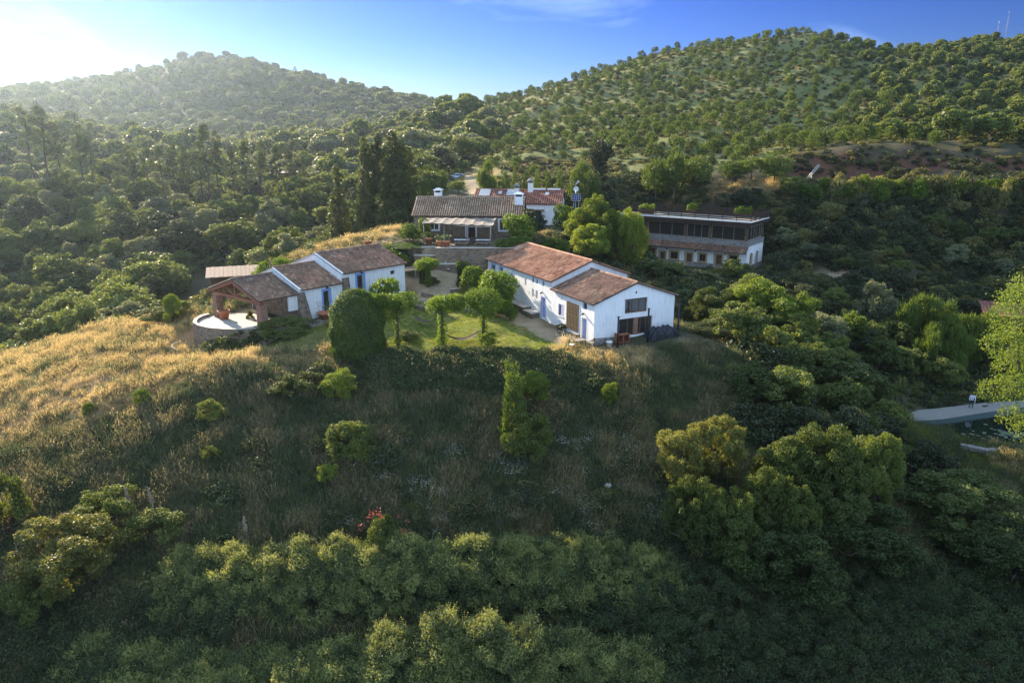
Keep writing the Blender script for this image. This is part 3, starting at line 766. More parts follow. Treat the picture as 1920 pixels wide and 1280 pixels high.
b.wall((4.75, 0), (0, 1), D, 3, gy_(4.18, 5.85), (), brk=(D / 2,)); b.wall((10.15, 0), (0, 1), D, 3, gy_(5.15, 6.78), (), brk=(D / 2,))
for x0, e, a in ((4.55, 4.18, 5.85), (9.95, 5.15, 6.78)):   # white copings above the lower roofs
    for s_ in (0, 1):
        y0 = 0 if s_ == 0 else D
        pts = [(y0 + (-.2 if s_ == 0 else .2), e - .07), (D / 2, a), (D / 2, a - .2), (y0, e - .25)]
        b.xprism(pts if s_ == 0 else pts[::-1], x0, x0 + .2)
b.build('wall', M['white'], co)
def side_roof(par, mt, xa, xb, e, a, seed, Dd=D, y0=0.0, kw={}, back='roof'):
    ym = y0 + Dd / 2; sl_ = (a - e) / (Dd / 2); dr = sl_ * ov
    tile_roof('roof', (xa, y0 - ov, e - dr + k), (xb, y0 - ov, e - dr + k), (xa, ym, a + k), (xb, ym, a + k), [mt, M['under']], par, seed=seed, ridge=True, **kw)
    tile_roof(back, (xb, y0 + Dd + ov, e - dr + k), (xa, y0 + Dd + ov, e - dr + k), (xb, ym, a + k), (xa, ym, a + k), [mt, M['under']], par, seed=seed + 1, **kw)
side_roof(co, M['tileC'], -.25, 4.53, 3.68, 5.19, 11); side_roof(co, M['tileB'], 4.77, 9.93, 4.05, 5.72, 13); side_roof(co, M['tileB'], 10.17, 19.2, 5.02, 6.66, 15)
FF.door(co, 7.52, 8.3, 1.0, 3.45, M['wood'], .2, glazed=M['pane'], label='dark glazed door in a blue surround'); FF.surround(co, 7.52, 8.3, 1.0, 3.45, .24, M['blue'])
FF.door(co, 12.05, 12.9, 2.3, 4.5, M['wood'], .2, glazed=M['pane'], label='far glazed door in a blue surround'); FF.surround(co, 12.05, 12.9, 2.3, 4.5, .28, M['blue'])
FF.window(co, 16.8, 17.4, 3.96, 4.4, M['wood'], M['pane'], .12, .05)
FF.lamp(co, 7.95, 3.86, M['black']); FF.lamp(co, 12.6, 4.83, M['black'])
b = MB(); b.box(7.2, 8.65, -.75, -.02, .4, .98); b.box(7.35, 8.5, -1.1, -.75, .4, .68); b.build('door_step', M['gstone'], co)
b = MB()
for x0, zt, x1, w_ in ((4.25, 3.75, 6.05, .95), (10.0, 4.5, 11.1, .9)):
    b = MB(); b.xprism([(.0, -.8), (-1.15, -.8), (-.25, zt), (.0, zt)], x0, x0 + .5)
    b.poly([(x0 + .5, -1.15, -.8), (x1, -.5, -.8), (x0 + w_, -.06, zt), (x0 + .5, -.25, zt)]); b.poly([(x1, -.5, -.8), (x1 + .1, 0, -.8), (x0 + w_, 0, zt), (x0 + w_, -.06, zt)]); b.poly([(x0 + .5, -.25, zt), (x0 + w_, -.06, zt), (x0 + w_, 0, zt), (x0 + .5, 0, zt)])
    b.build('buttress', M['bstone'], co)
# porch: floor, pillars, truss, back wall
b = MB(); b.box(-.1, 4.5, -.3, D + .3, -1.0, .6); b.build('porch_floor', M['floor'], co)
b = MB(); b.box(0, .75, -.1, .75, .6, 3.55); b.build('brick_pillar', M['brick'], co)
b = MB(); b.box(0, .75, D - .85, D, .6, 3.05); b.build('brick_pillar', M['brick'], co)
b = MB(); b.box(3.2, 4.5, -.12, .1, 2.05, 3.6); b.build('white_panel', M['white2'], co)
b = MB(); b.box(.75, 4.5, -.1, .16, .6, 1.5); b.box(.75, 4.5, -.16, .22, 1.5, 1.56); b.build('parapet', M['stone'], co)
b = MB(); b.box(.0, .35, -.2, D + .2, 3.2, 3.5); b.box(4.2, 4.52, 0, D, 3.2, 3.5)
def beam(b, p, q, w=.16, h=.2, m=0):
    p, q = Vector(p), Vector(q); d = q - p; t = d.normalized(); s_ = t.cross(Vector((0, 0, 1)))
    s_ = s_.normalized() if s_.length > 1e-4 else Vector((1, 0, 0)); n_ = s_.cross(t)
    c = [p + s_ * a * w / 2 + n_ * c_ * h / 2 for a, c_ in ((-1, -1), (1, -1), (1, 1), (-1, 1))]
    i = len(b.v); b.v += [tuple(v) for v in c] + [tuple(v + d) for v in c]
    for f in [(3,2,1,0),(4,5,6,7),(0,1,5,4),(1,2,6,5),(2,3,7,6),(3,0,4,7)]: b.f.append(tuple(i + j for j in f)); b.m.append(m); b.sm.append(False)
for xx in (-.12, .17):
    beam(b, (xx, -.35, 3.42), (xx, D / 2, 5.0), .2, .3); beam(b, (xx, D + .35, 3.42), (xx, D / 2, 5.0), .2, .3)
beam(b, (.17, D / 2, 3.4), (.17, D / 2, 5.0), .2, .2); beam(b, (.17, D / 2, 3.5), (.17, 2.6, 4.35), .14, .16); beam(b, (.17, D / 2, 3.5), (.17, D - 2.6, 4.35), .14, .16)
beam(b, (.17, 2.4, 3.5), (.17, 2.4, 4.2), .14, .14); beam(b, (.17, D - 2.4, 3.5), (.17, D - 2.4, 4.2), .14, .14)
for y0 in (1.2, 2.6, 3.7, D - 1.2, D - 2.6, D - 3.7):
    zz = 3.55 + (1 - abs(y0 - D / 2) / (D / 2)) * 1.5
    beam(b, (-.2, y0, zz - .12), (4.5, y0, zz - .12), .12, .14)
b.build('truss', M['redwood'], co)
b = MB(); b.box(4.44, 4.54, .35, D - .3, .6, 3.3); b.build('porch_back_wall', M['bstone'], co)
# rounded terrace wall in front of the porch
b = MB(); outer = [(-.3, 10.2), (-1.3, 9.9), (-2.4, 9.0), (-3.3, 7.6), (-3.6, 6.0), (-3.4, 4.2), (-2.7, 2.6), (-1.6, 1.2), (-.3, .2), (.2, -.35)]
cen = (-.1, 5.0)
b.prism([(-.11, 10.0)] + outer[1:-1] + [(-.11, .2)], -3, .58) if False else None
N = len(outer)
for i in range(N - 1):
    a, c = outer[i], outer[i + 1]
    ia, ic = [(p[0] + (cen[0] - p[0]) * .09, p[1] + (cen[1] - p[1]) * .09) for p in (a, c)]
    for (p, q, z0, z1) in ((a, c, -3, 0.90), (ic, ia, .3, 0.90)): b.poly([(p[0], p[1], z0), (q[0], q[1], z0), (q[0], q[1], z1), (p[0], p[1], z1)], 1)
    b.poly([(a[0], a[1], 0.90), (c[0], c[1], 0.90), (ic[0], ic[1], 0.90), (ia[0], ia[1], 0.90)], 0)
    b.poly([(ia[0], ia[1], .62), (ic[0], ic[1], .62), (cen[0], cen[1], .62)], 0)
o = b.build('terrace', [M['floor'], M['stone']], co)
bm_ = o.data

# ------------------------------------------------------------------ stone house with tiled roof and two chimneys
st = thing('stone_house', 'brown rubble stone house with a grey ribbed tile roof and white chimneys', 'house', (-13.29, 101.9, 0), -.06)
Ls, Ds = 14.7, 8.0
FS = Face((0, 0), (1, 0))
b = MB(); b.wall((0, 0), (1, 0), Ls, 5, 8.95, [(2.15, 3.35, 6.98, 8.4), (7.15, 8.35, 6.02, 8.2), (11.6, 12.7, 6.95, 8.4)], .3)
g_ = lambda u: 8.95 + 2.0 * (1 - abs(u - Ds / 2) / (Ds / 2))
b.wall((Ls, 0), (0, 1), Ds, 5, g_, (), brk=(Ds / 2,)); b.wall((0, Ds), (0, -1), Ds, 5, g_, (), brk=(Ds / 2,)); b.wall((Ls, Ds), (-1, 0), Ls, 5, 8.95)
b.build('wall', M['stone'], st)
side_roof(st, M['tileD'], -.3, Ls + .25, 8.95, 10.95, 21, Ds, 0.0, dict(pitch=.30, row=.42))
FS.window(st, 2.15, 3.35, 6.98, 8.4, M['wpaint'], M['pane'], .12, .08, (.5,)); FS.surround(st, 2.15, 3.35, 6.98, 8.4, .18, M['wpaint'], sill=True)
FS.window(st, 11.6, 12.7, 6.95, 8.4, M['wpaint'], M['pane'], .12, .08, (.5,)); FS.surround(st, 11.6, 12.7, 6.95, 8.4, .18, M['wpaint'], sill=True)
FS.door(st, 7.15, 8.35, 6.02, 8.2, M['dwood'], .2, 2, glazed=M['pane']); FS.surround(st, 7.15, 8.35, 6.02, 8.2, .2, M['wpaint'])
def chimney(par, cx, cy, z0, z1, w, d, kind, label=None):
    b = MB(); b.box(cx - w / 2, cx + w / 2, cy - d / 2, cy + d / 2, z0, z1)
    o = b.build('chimney', M['white'], par)
    if label: o['label'] = label
    c = MB()
    if kind == 'flat':
        for sx in (-1, 1):
            for sy in (-1, 1): c.box(cx + sx * (w / 2 - .08) - .07, cx + sx * (w / 2 - .08) + .07, cy + sy * (d / 2 - .08) - .07, cy + sy * (d / 2 - .08) + .07, z1, z1 + .28, 0)
        c.box(cx - w / 2 + .06, cx + w / 2 - .06, cy - d / 2 + .06, cy + d / 2 - .06, z1 + .002, z1 + .27, 1)
        c.box(cx - w / 2 - .1, cx + w / 2 + .1, cy - d / 2 - .1, cy + d / 2 + .1, z1 + .28, z1 + .4, 0)
        c.poly([(cx - w / 2, cy - d / 2, z1 + .4), (cx + w / 2, cy - d / 2, z1 + .4), (cx + w / 4, cy, z1 + .62), (cx - w / 4, cy, z1 + .62)]); c.poly([(cx + w / 2, cy + d / 2, z1 + .4), (cx - w / 2, cy + d / 2, z1 + .4), (cx - w / 4, cy, z1 + .62), (cx + w / 4, cy, z1 + .62)])
    else:
        c.box(cx - w / 2 + .08, cx + w / 2 - .08, cy - d / 2 + .08, cy + d / 2 - .08, z1 + .002, z1 + .2, 1)
        c.lathe([(w * .72, z1 + .2), (w * .74, z1 + .27), (w * .66, z1 + .42), (w * .42, z1 + .62), (w * .12, z1 + .74)], 14, 2, (cx, cy, 0))
    c.build('chimney_cap', [M['white'], M['dark'], M['gstone']], o)
chimney(st, 2.6, 5.2, 9.5, 11.6, 1.05, .8, 'flat', 'left chimney behind the ridge'); chimney(st, 14.1, 2.6, 6, 11.3, 1.15, .95, 'flat', 'right chimney on the gable end')

# ------------------------------------------------------------------ white house with red roof behind it
rh = thing('annex_house', 'white house with a red tiled roof behind the stone house', 'house', (-6.21, 120.85, 0), -.13)
FN = Face((0, 0), (1, 0))
b = MB(); g_ = lambda u: 8.9 + 1.75 * (1 - abs(u - 4.5) / 4.5)
b.wall((0, 0), (1, 0), 14, 4, 8.9, [(10.05, 10.95, 5.7, 7.8)], .3); b.wall((14, 0), (0, 1), 9, 4, g_, (), brk=(4.5,)); b.wall((0, 9), (0, -1), 9, 4, g_, (), brk=(4.5,)); b.wall((14, 9), (-1, 0), 14, 4, 8.9)
b.build('wall', M['white'], rh)
side_roof(rh, M['tileE'], -.3, 14.25, 8.9, 10.65, 31, 9.0, 0.0, dict(pitch=.34, row=.42))
FN.door(rh, 10.05, 10.95, 5.7, 7.8, M['wood'], .2)
b = MB(); b.box(9.6, 11.4, -1.2, -.01, 7.9, 8.02); b.build('door_canopy', M['wood'], rh)
def on_roof(b, x0, x1, f0, f1, h, e=8.9, a=10.65, dep=4.5):
    P = lambda x, f, k_: (x, f * dep, e + (a - e) * f + k + .13 + k_)
    q = [P(x, f, kk) for kk in (0, h) for f in (f0, f1) for x in (x0, x1)]
    i = len(b.v); b.v += q
    for f in [(0,2,3,1),(4,5,7,6),(0,1,5,4),(2,6,7,3),(0,4,6,2),(1,3,7,5)]: b.f.append(tuple(i + j for j in f)); b.m.append(0); b.sm.append(False)
for x0, x1, f0, f1 in ((.5, 2.3, .45, .95), (5.0, 6.4, .5, .95), (3.6, 4.2, .6, .8), (11.3, 11.9, .55, .75)):
    b = MB(); on_roof(b, x0, x1, f0, f1, .07); b.build('skylight', M['skyl'], rh)
for x0, x1 in ((9.2, 11.2), (11.5, 13.6)):
    b = MB(); b.box(x0, x1, 4.35, 4.65, 10.75, 11.0); b.build('white_ridge_board', M['wpaint'], rh)
chimney(rh, 6.6, 3.4, 9, 11.1, .75, .75, 'dome', 'shorter domed chimney'); chimney(rh, 8.8, 3.9, 9, 11.9, .8, .8, 'dome', 'taller domed chimney')

# ------------------------------------------------------------------ two-storey guest house with roof terrace
tb = thing('guest_house', 'two-storey white and timber guest house with a railed flat roof terrace below the bank', 'house', (35.7, 112.8, 0), tA)
X0, Dt = -21.8, 7.4
FT = Face((X0, 0), (1, 0)); ft = lambda v: v - X0
dw = [(-9.75, -8.75, -.75, 1.25, 'd'), (-7.55, -6.5, .2, 1.32, 'w'), (-4.9, -3.9, -.65, 1.42, 'd'), (-2.72, -1.45, .24, 1.55, 'w'), (-12.45, -11.15, .15, 1.25, 'w'), (-14.3, -13.35, -.75, 1.1, 'd'), (-16.8, -15.05, -.75, 1.5, 'd'), (-17.85, -17.1, -.2, .95, 'w'), (-19.6, -18.7, -.2, .95, 'w'), (-20.6, -19.8, -.75, 1.1, 'd')]
b = MB(); b.wall(FT.o, FT.d, ft(0), -2.5, 3.3, [(ft(a), ft(c), z0, z1) for a, c, z0, z1, _ in dw], .25)
FTR = Face((0, 0), (0, 1)); b.wall((0, 0), (0, 1), Dt, -2.5, 3.3, [(1.5, 2.3, .1, 1.5), (4.2, 5.0, -.7, 1.5)], .22)
b.wall((0, Dt), (-1, 0), -X0, -2.5, 3.3); b.wall((X0, Dt), (0, -1), Dt, -2.5, 3.3)
b.build('wall', M['white'], tb)
b = MB(); b.box(X0 - .04, .05, -.05, 0, -2.5, -.02); b.box(0, .05, -.05, Dt, -2.5, -.02); b.build('stone_plinth', M['gstone'], tb)
for a, c, z0, z1, t in dw:
    if t == 'd': FT.door(tb, ft(a), ft(c), z0, z1, M['wood'], .2); FT.surround(tb, ft(a), ft(c), z0, z1, .28, M['ochre'], proud=.06)
    else: FT.window(tb, ft(a), ft(c), z0, z1, M['wood'], M['pane'], .14, .07, (.5,)); FT.surround(tb, ft(a), ft(c), z0, z1, .28, M['ochre'], sill=True, proud=.06)
FTR.window(tb, 1.5, 2.3, .1, 1.5, M['wood'], M['pane'], .14, .07); FTR.surround(tb, 1.5, 2.3, .1, 1.5, .2, M['ochre'], proud=.06); FTR.door(tb, 4.2, 5.0, -.7, 1.5, M['wood'], .2); FTR.surround(tb, 4.2, 5.0, -.7, 1.5, .2, M['ochre'], proud=.06)
for v_ in (-13.0, -8.2, -3.3): FT.lamp(tb, ft(v_), 1.75, M['black'])
for v_ in (1.6, 4.4): FTR.lamp(tb, v_, 1.85, M['black'])
tile_roof('lean_to_roof', (X0, -1.0, 2.15), (.15, -1.0, 2.15), (X0, .02, 3.0), (.15, .02, 3.0), [M['tileB'], M['under']], tb, seed=41, pitch=.26)
b = MB(); b.box(X0 - .05, .08, -.10, Dt + .05, 3.05, 3.82); b.build('stone_band', M['gstone'], tb)
ux0 = X0 + 1.2
b = MB()
for v_ in (ux0, -16.9, -10.15, -6.1, -.35): b.box(v_ - .16, v_ + .16, .12, .44, 3.82, 6.1)
b.box(-.5, -.1, Dt - .5, Dt - .1, 3.82, 6.1); b.box(ux0, ux0 + .4, Dt - .5, Dt - .1, 3.82, 6.1)
b.box(ux0 - .2, -.05, .1, .46, 5.98, 6.2); b.build('upper_frame', M['wood'], tb)
FU = Face((ux0, .3), (1, 0))
for a, c in ((-16.7, -10.35), (-9.95, -6.3), (-5.9, -.55), (ux0 + .2, -17.1)):
    FU.window(tb, a - ux0, c - ux0, 3.84, 5.96, M['greywood'], M['pane'], .0, .09, (.33, .66) if c - a > 3 else (.5,))
FUR = Face((-.3, .3), (0, 1)); FUR.window(tb, .15, Dt - .85, 3.84, 5.96, M['greywood'], M['pane'], 0, .12, (.25, .45, .65, .85))
b = MB(); b.box(ux0 + .1, -.4, Dt - .3, Dt - .15, 3.82, 6.0); b.box(ux0 - .05, ux0 + .05, .5, Dt - .3, 3.82, 6.0); b.build('upper_wall', M['wood'], tb)
b = MB(); b.box(X0 + .3, .45, -.9, Dt + .3, 6.2, 6.6); b.box(X0 + .2, .55, -1.0, Dt + .4, 6.6, 6.74); b.build('roof_deck', M['dwood'], tb)
b = MB(); b.box(X0 + .32, .43, -.88, Dt + .28, 6.742, 6.765); b.build('deck_floor', M['greywood'], tb)
rail = MB(); xl, xr, yf, yb_ = X0 + .3, .45, -.9, Dt + .3
pos = [(xl + (xr - xl) * i / 10, yf) for i in range(11)] + [(xr, yf + (yb_ - yf) * i / 4) for i in range(1, 5)] + [(xl, yf + (yb_ - yf) * i / 4) for i in range(1, 5)] + [(xl + (xr - xl) * i / 8, yb_) for i in range(1, 8)]
for px_, py_ in pos: rail.box(px_ - .055, px_ + .055, py_ - .055, py_ + .055, 6.745, 7.98)
for i, z in enumerate((7.12, 7.40, 7.68, 7.92)):
    h = .085
    rail.box(xl, xr, yf - .075, yf - .058, z - h, z + h); rail.box(xl, xr, yb_ + .058, yb_ + .075, z - h, z + h)
    rail.box(xr + .058, xr + .075, yf, yb_, z - h, z + h); rail.box(xl - .075, xl - .058, yf, yb_, z - h, z + h)
rail.build('railing', M['dwood'], tb)
b = MB(); b.box(xl - .02, xr + .12, yf - .14, yf - .103, 6.78, 6.92); b.box(xr + .103, xr + .14, yf - .14, yb_, 6.78, 6.92); b.box(xl - .02, xr + .10, yf - .118, yf - .08, 7.0, 7.07); b.build('pale_edge_board', M['wpaint'], tb)

# ------------------------------------------------------------------ small sheds
def shed(name, label, cx, cy, w, d, rz, z0, h, mroof, tilt=.25, mwall=None):
    t = thing(name, label, 'shed', (cx, cy, z0), rz)
    b = MB()
    for xx in (-w / 2, w / 2 - .15):
        for yy in (-d / 2, d / 2 - .15): b = MB(); b.box(xx, xx + .15, yy, yy + .15, -2, h); b.build('post', mwall or M['wood'], t)
    b = MB(); b.box(-w / 2 + .16, w / 2 - .16, d / 2 - .1, d / 2, -2, h - .05); b.build('wall', mwall or M['wood'], t)
    b = MB(); o_ = .5
    n_ = 16
    for i in range(n_):
        xa = -w / 2 - o_ + (w + 2 * o_) * i / n_; xb = -w / 2 - o_ + (w + 2 * o_) * (i + 1) / n_ - .02
        kk = .02 * (i % 2)
        P = [(xa, -d / 2 - o_, h + kk), (xb, -d / 2 - o_, h + kk), (xb, d / 2 + o_, h + tilt * d + kk), (xa, d / 2 + o_, h + tilt * d + kk)]
        b.poly(P); b.poly([(p[0], p[1], p[2] - .1) for p in P[::-1]])
        for j in range(4): p, q = P[j], P[(j + 1) % 4]; b.poly([(p[0], p[1], p[2] - .1), (q[0], q[1], q[2] - .1), q, p])
    b.build('roof', mroof, t)
    return t
sx, sy, sz = uy(452, 507, 90)
shed('lean_to_shed', 'flat roofed shed with pale pink-brown roof behind the porch cottage', sx, sy, 7.0, 4.2, .35, sz - 2.2, 2.0, two('pinkish_roof_sheet', (.12, .082, .066), (.18, .13, .105), 2.5, .85), .09)
sx, sy, sz = uy(537, 322, 190); shed('forest_shed', 'small shed with a pale sheet roof among the valley pines', sx, sy, 4.5, 3, .1, sz - 2.3, 2.1, M['greywood'], .08)
sx, sy, sz = uy(1893, 580, 97); shed('red_roof_hut', 'hut with a dark red roof half hidden behind the right-hand tree', sx, sy, 5.5, 4.5, -.4, sz - 2.4, 2.0, two('dark_red_roof', (.14, .05, .04), (.21, .075, .055), 5, .8), .18)
# ------------------------------------------------------------------ pergola and stone terrace in front of the stone house
def W2(o, rz): c_, s_ = math.cos(rz), math.sin(rz); return lambda x, y: (o[0] + x * c_ - y * s_, o[1] + x * s_ + y * c_)
b = MB(); b.box(-9.4, 1.6, 91.6, 101.8, 3.0, 5.98); b.box(-9.5, 1.7, 91.5, 92.05, 5.98, 6.06, 1)
b.build('stone_terrace', [M['stone'], M['floor']]); tag(bpy.data.objects['stone_terrace'], 'stone faced terrace carrying the picnic tables in front of the stone house', 'terrace')
for k_, (zt, y0, xa, xb, lab) in enumerate([(5.9, 93.4, -13.2, -9.6, 'highest curved brown retaining wall left of the picnic terrace'), (5.1, 92.0, -12.2, -8.6, 'middle curved brown retaining wall with a pale coping below the pots'), (4.2, 90.9, -10.4, -6.6, 'lowest curved brown retaining wall above the white deck chairs')]):
    b = MB(); n_ = 10
    P = [(xa + (xb - xa) * i / n_, y0 + .9 * (1 - math.sin(math.pi * (.25 + .5 * i / n_)))) for i in range(n_ + 1)]
    for p, q in zip(P[:-1], P[1:]):
        b.poly([(p[0], p[1], 2.2), (q[0], q[1], 2.2), (q[0], q[1], zt - .14), (p[0], p[1], zt - .14)])
        b.poly([(p[0], p[1] - .06, zt - .14), (q[0], q[1] - .06, zt - .14), (q[0], q[1] - .06, zt), (p[0], p[1] - .06, zt)], 1)
        b.poly([(p[0], p[1] - .06, zt), (q[0], q[1] - .06, zt), (q[0], q[1] + .5, zt), (p[0], p[1] + .5, zt)], 1)
        b.poly([(q[0], q[1] + .5, 2.2), (p[0], p[1] + .5, 2.2), (p[0], p[1] + .5, zt), (q[0], q[1] + .5, zt)])
    tag(b.build('retaining_wall', [M['bstone'], M['floor']]), lab, 'wall', 'curved retaining walls below the stone house')
pg = thing('pergola', 'pergola roofed with sagging pale reed mats in front of the stone house door', 'pergola', (-9.4, 95.6, 6.0), -.03)
for (px_, py_) in ((.7, .2), (.9, 4.6), (6.8, -2.6), (6.9, 4.4), (-2.0, .8), (3.9, -2.0)):
    b = MB(); b.tube([(px_, py_, 0 if py_ > -2.5 else 0), (px_ + .04, py_, 2.45)], [.085, .07], 7); b.build('post', M['greywood'], pg)
b = MB(); b.tube([(-2.2, .8, 2.45), (.7, .2, 2.48), (3.9, -2.0, 2.42), (6.9, -2.6, 2.45)], .06, 6); b.tube([(-2.2, 5, 2.6), (7.2, 4.6, 2.6)], .06, 6)
for i in range(8): b.tube([(-1.8 + i * 1.25, .3 - .42 * i, 2.52), (-1.6 + i * 1.25, 5, 2.66)], .045, 6)
b.build('beam', M['greywood'], pg)
r_ = random.Random(4)
for i in range(7):
    b = MB(); x0 = -2.1 + i * 1.32; y0 = .2 - .40 * i - r_.random() * .3; n_ = 7
    G = [[(x0 + 1.30 * a / 4 + .05 * r_.random(), y0 + (4.9 - y0) * c_ / n_, 2.66 + .1 * c_ / n_ + .12 * math.sin(a / 4 * math.pi) * -1 + r_.random() * .06) for a in range(5)] for c_ in range(n_ + 1)]
    for c_ in range(n_):
        for a in range(4):
            q = [G[c_][a], G[c_][a + 1], G[c_ + 1][a + 1], G[c_ + 1][a]]; b.poly(q); b.poly([(p[0], p[1], p[2] - .05) for p in q[::-1]])
    for a in range(4): p, q = G[0][a], G[0][a + 1]; b.poly([(p[0], p[1], p[2] - .05), (q[0], q[1], q[2] - .05), q, p])
    b.build('reed_mat', M['thatch'], pg)
def picnic(x, y, z, rz, lab):
    t = thing('picnic_table', lab, 'table', (x, y, z), rz, 'picnic tables on the terrace')
    b = MB()
    for i in range(5): b.box(-.95, .95, -.40 + i * .16, -.25 + i * .16, .72, .76)
    b.build('tabletop', M['wpaint'], t)
    for s_ in (-1, 1):
        b = MB(); b.box(-.95, .95, s_ * .72 - .13, s_ * .72 + .13, .43, .47); b.build('bench', M['greywood'], t)
        b = MB()
        beam(b, (s_ * .7, -.8, 0), (s_ * .7, -.15, .72), .06, .1); beam(b, (s_ * .7, .8, 0), (s_ * .7, .15, .72), .06, .1); beam(b, (s_ * .7, -.85, .40), (s_ * .7, .85, .40), .06, .1)
        b.build('leg_frame', M['wood'], t)
picnic(-6.3, 93.9, 6.0, -.05, 'left white-topped picnic table under the reed pergola'); picnic(-3.6, 93.7, 6.0, -.05, 'right white-topped picnic table under the reed pergola')
def pot(x, y, z, s_, lab):
    t = thing('plant_pot', lab, 'pot', (x, y, z), 0, 'terracotta pots'); b = MB(); b.lathe([(.20 * s_, 0), (.30 * s_, .38 * s_), (.34 * s_, .38 * s_), (.34 * s_, .48 * s_), (.27 * s_, .48 * s_), (.26 * s_, .42 * s_)], 14); b.build('pot_body', M['terr'], t)
    b = MB()
    for i in range(60):
        a = r_.random() * 6.28; r1 = .15 * s_ + .35 * s_ * r_.random(); z1 = .5 * s_ + .5 * s_ * r_.random(); p = Vector((math.cos(a) * r1, math.sin(a) * r1, z1)); d = Vector((r_.gauss(0, 1), r_.gauss(0, 1), r_.gauss(0, 1))).normalized(); e = d.orthogonal().normalized()
        b.poly([p - d * .09, p + e * .05, p + d * .09, p - e * .05])
    b.build('foliage', M['leafpot'], t)
M['leafpot'] = leafmat('pot_plant_leaves', (.03, .06, .015), (.09, .16, .03))
pot(-10.6, 95.2, 6.0, 1.6, 'terracotta pot at the left end of the upper retaining wall'); pot(-8.9, 92.5, 6.06, 1.5, 'left terracotta pot of the pair on the terrace edge'); pot(-8.1, 92.4, 6.06, 1.5, 'right terracotta pot of the pair on the terrace edge')
x, y, z = hit(690, 462); pot(x, y, z, 1.5, 'terracotta pot beside the dirt path above the cottage roof')
x, y = CT(-.2, 8.4); pot(x + .9, y - .3, .6, 2.0, 'big terracotta pot by the left porch pillar'); x, y = CT(6.9, -.8); pot(x, y, .45, 2.1, 'square leafy pot by the cottage blue door')
def deckchair(x, y, z, rz, lab):
    t = thing('deck_chair', lab, 'chair', (x, y, z), rz, 'white deck chairs')
    b = MB()
    for s_ in (-.28, .28): beam(b, (s_, -.55, .02), (s_, .5, 1.0), .05, .06); beam(b, (s_, .55, .02), (s_, -.35, .6), .05, .06)
    for yy, zz in ((-.5, .07), (.48, .98), (-.33, .58), (.52, .05)): beam(b, (-.3, yy, zz), (.3, yy, zz), .05, .05)
    b.build('frame', M['wpaint'], t)
    b = MB(); P = [(-.3, .55), (-.05, .36), (.2, .6), (.46, .95)]
    for p, q in zip(P[:-1], P[1:]): b.poly([(-.24, p[0], p[1]), (.24, p[0], p[1]), (.24, q[0], q[1]), (-.24, q[0], q[1])])
    b.build('sling', M['white2'], t)
for px_, rz, lab in ((841, .5, 'left white deck chair below the retaining wall'), (859, -.3, 'right white deck chair below the retaining wall')):
    x, y, z = hit(px_, 504); deckchair(x, y, z, rz, lab)
x, y, z = hit(850, 492)
fn = thing('bamboo_fence', 'short fence of bamboo poles below the brown retaining walls', 'fence', (x, y + .4, z), .05)
b = MB()
for i in range(16): b.tube([(-1.6 + i * .21, r_.gauss(0, .03), -.3), (-1.6 + i * .21 + r_.gauss(0, .06), 0, 1.2 + .5 * r_.random())], .035, 5)
b.build('pole_row', M['wood'], fn)
b = MB(); b.tube([(-1.7, -.05, .9), (1.7, -.05, .95)], .035, 5); b.build('rail', M['greywood'], fn)

# ------------------------------------------------------------------ low garden walls and steps of the yard
def drywall(name, pix, h, mt, lab, cat='wall', th=.4):
    b = MB(); P = [hit(*p) for p in pix]
    for p, q in zip(P[:-1], P[1:]):
        p, q = Vector(p), Vector(q); d = (q - p); d.z = 0; n_ = Vector((-d.y, d.x, 0)).normalized() * th
        for a, c in ((p, q),):
            B = [a, c, c + n_, a + n_]
            lo = [Vector((v.x, v.y, min(p.z, q.z) - .8)) for v in B]; hi = [Vector((v.x, v.y, v.z)) for v in B]
            hi[0].z = hi[3].z = p.z + h; hi[1].z = hi[2].z = q.z + h
            b.poly(hi, 1)
            for j in range(4): b.poly([lo[j], lo[(j + 1) % 4], hi[(j + 1) % 4], hi[j]])
    return tag(b.build(name, mt), lab, cat)
drywall('garden_wall', [(845, 551), (875, 548), (905, 553), (930, 560)], .55, [M['bstone'], M['floor']], 'low dry stone wall edging the sunlit dirt yard')
drywall('garden_wall', [(790, 556), (820, 562), (845, 574)], .45, [M['bstone'], M['bstone']], 'low brown wall in shade left of the yard')
drywall('garden_wall', [(866, 585), (885, 588), (905, 593)], .4, [M['bstone'], M['floor']], 'short stone wall with a pale coping behind the hammock lawn')
drywall('garden_wall', [(770, 575), (810, 586), (835, 592)], .35, [M['bstone'], M['bstone']], 'lower step of brown stone between the vine trees')
stp = None
for i, (s0, s1, z1, dep, lab) in enumerate([(12.9, 16.2, 1.15, 1.1, 'higher stone bench along the farmhouse wall'), (10.9, 12.8, .85, 1.0, 'lower stone step beside the farmhouse blue door')]):
    t = thing('stone_step', lab, 'step', (*RH(0, 0), 0), hA, 'stone steps along the farmhouse')
    b = MB(); b.box(-dep - .02, -.05, s0, s1, -.5, z1 - .09); b.build('stone_base', M['bstone'], t)
    b = MB(); b.box(-dep - .08, -.05, s0 - .04, s1 + .04, z1 - .09, z1); b.build('slab', M['floor'], t)
pathp = [hit(*p) for p in [(562,613),(580,606),(600,600),(625,596),(645,594)]]; pathq = [hit(*p) for p in [(565,620),(586,614),(604,608),(628,604),(648,602)]]
b = MB()
for i in range(4):
    q = [pathq[i], pathq[i+1], pathp[i+1], pathp[i]]; b.poly([(v[0], v[1], v[2] + .10) for v in q]); b.poly([(pathq[i][0], pathq[i][1], pathq[i][2] - .3), (pathq[i+1][0], pathq[i+1][1], pathq[i+1][2] - .3), (pathq[i+1][0], pathq[i+1][1], pathq[i+1][2] + .1), (pathq[i][0], pathq[i][1], pathq[i][2] + .1)])
tag(b.build('stone_path', M['path']), kind='structure')

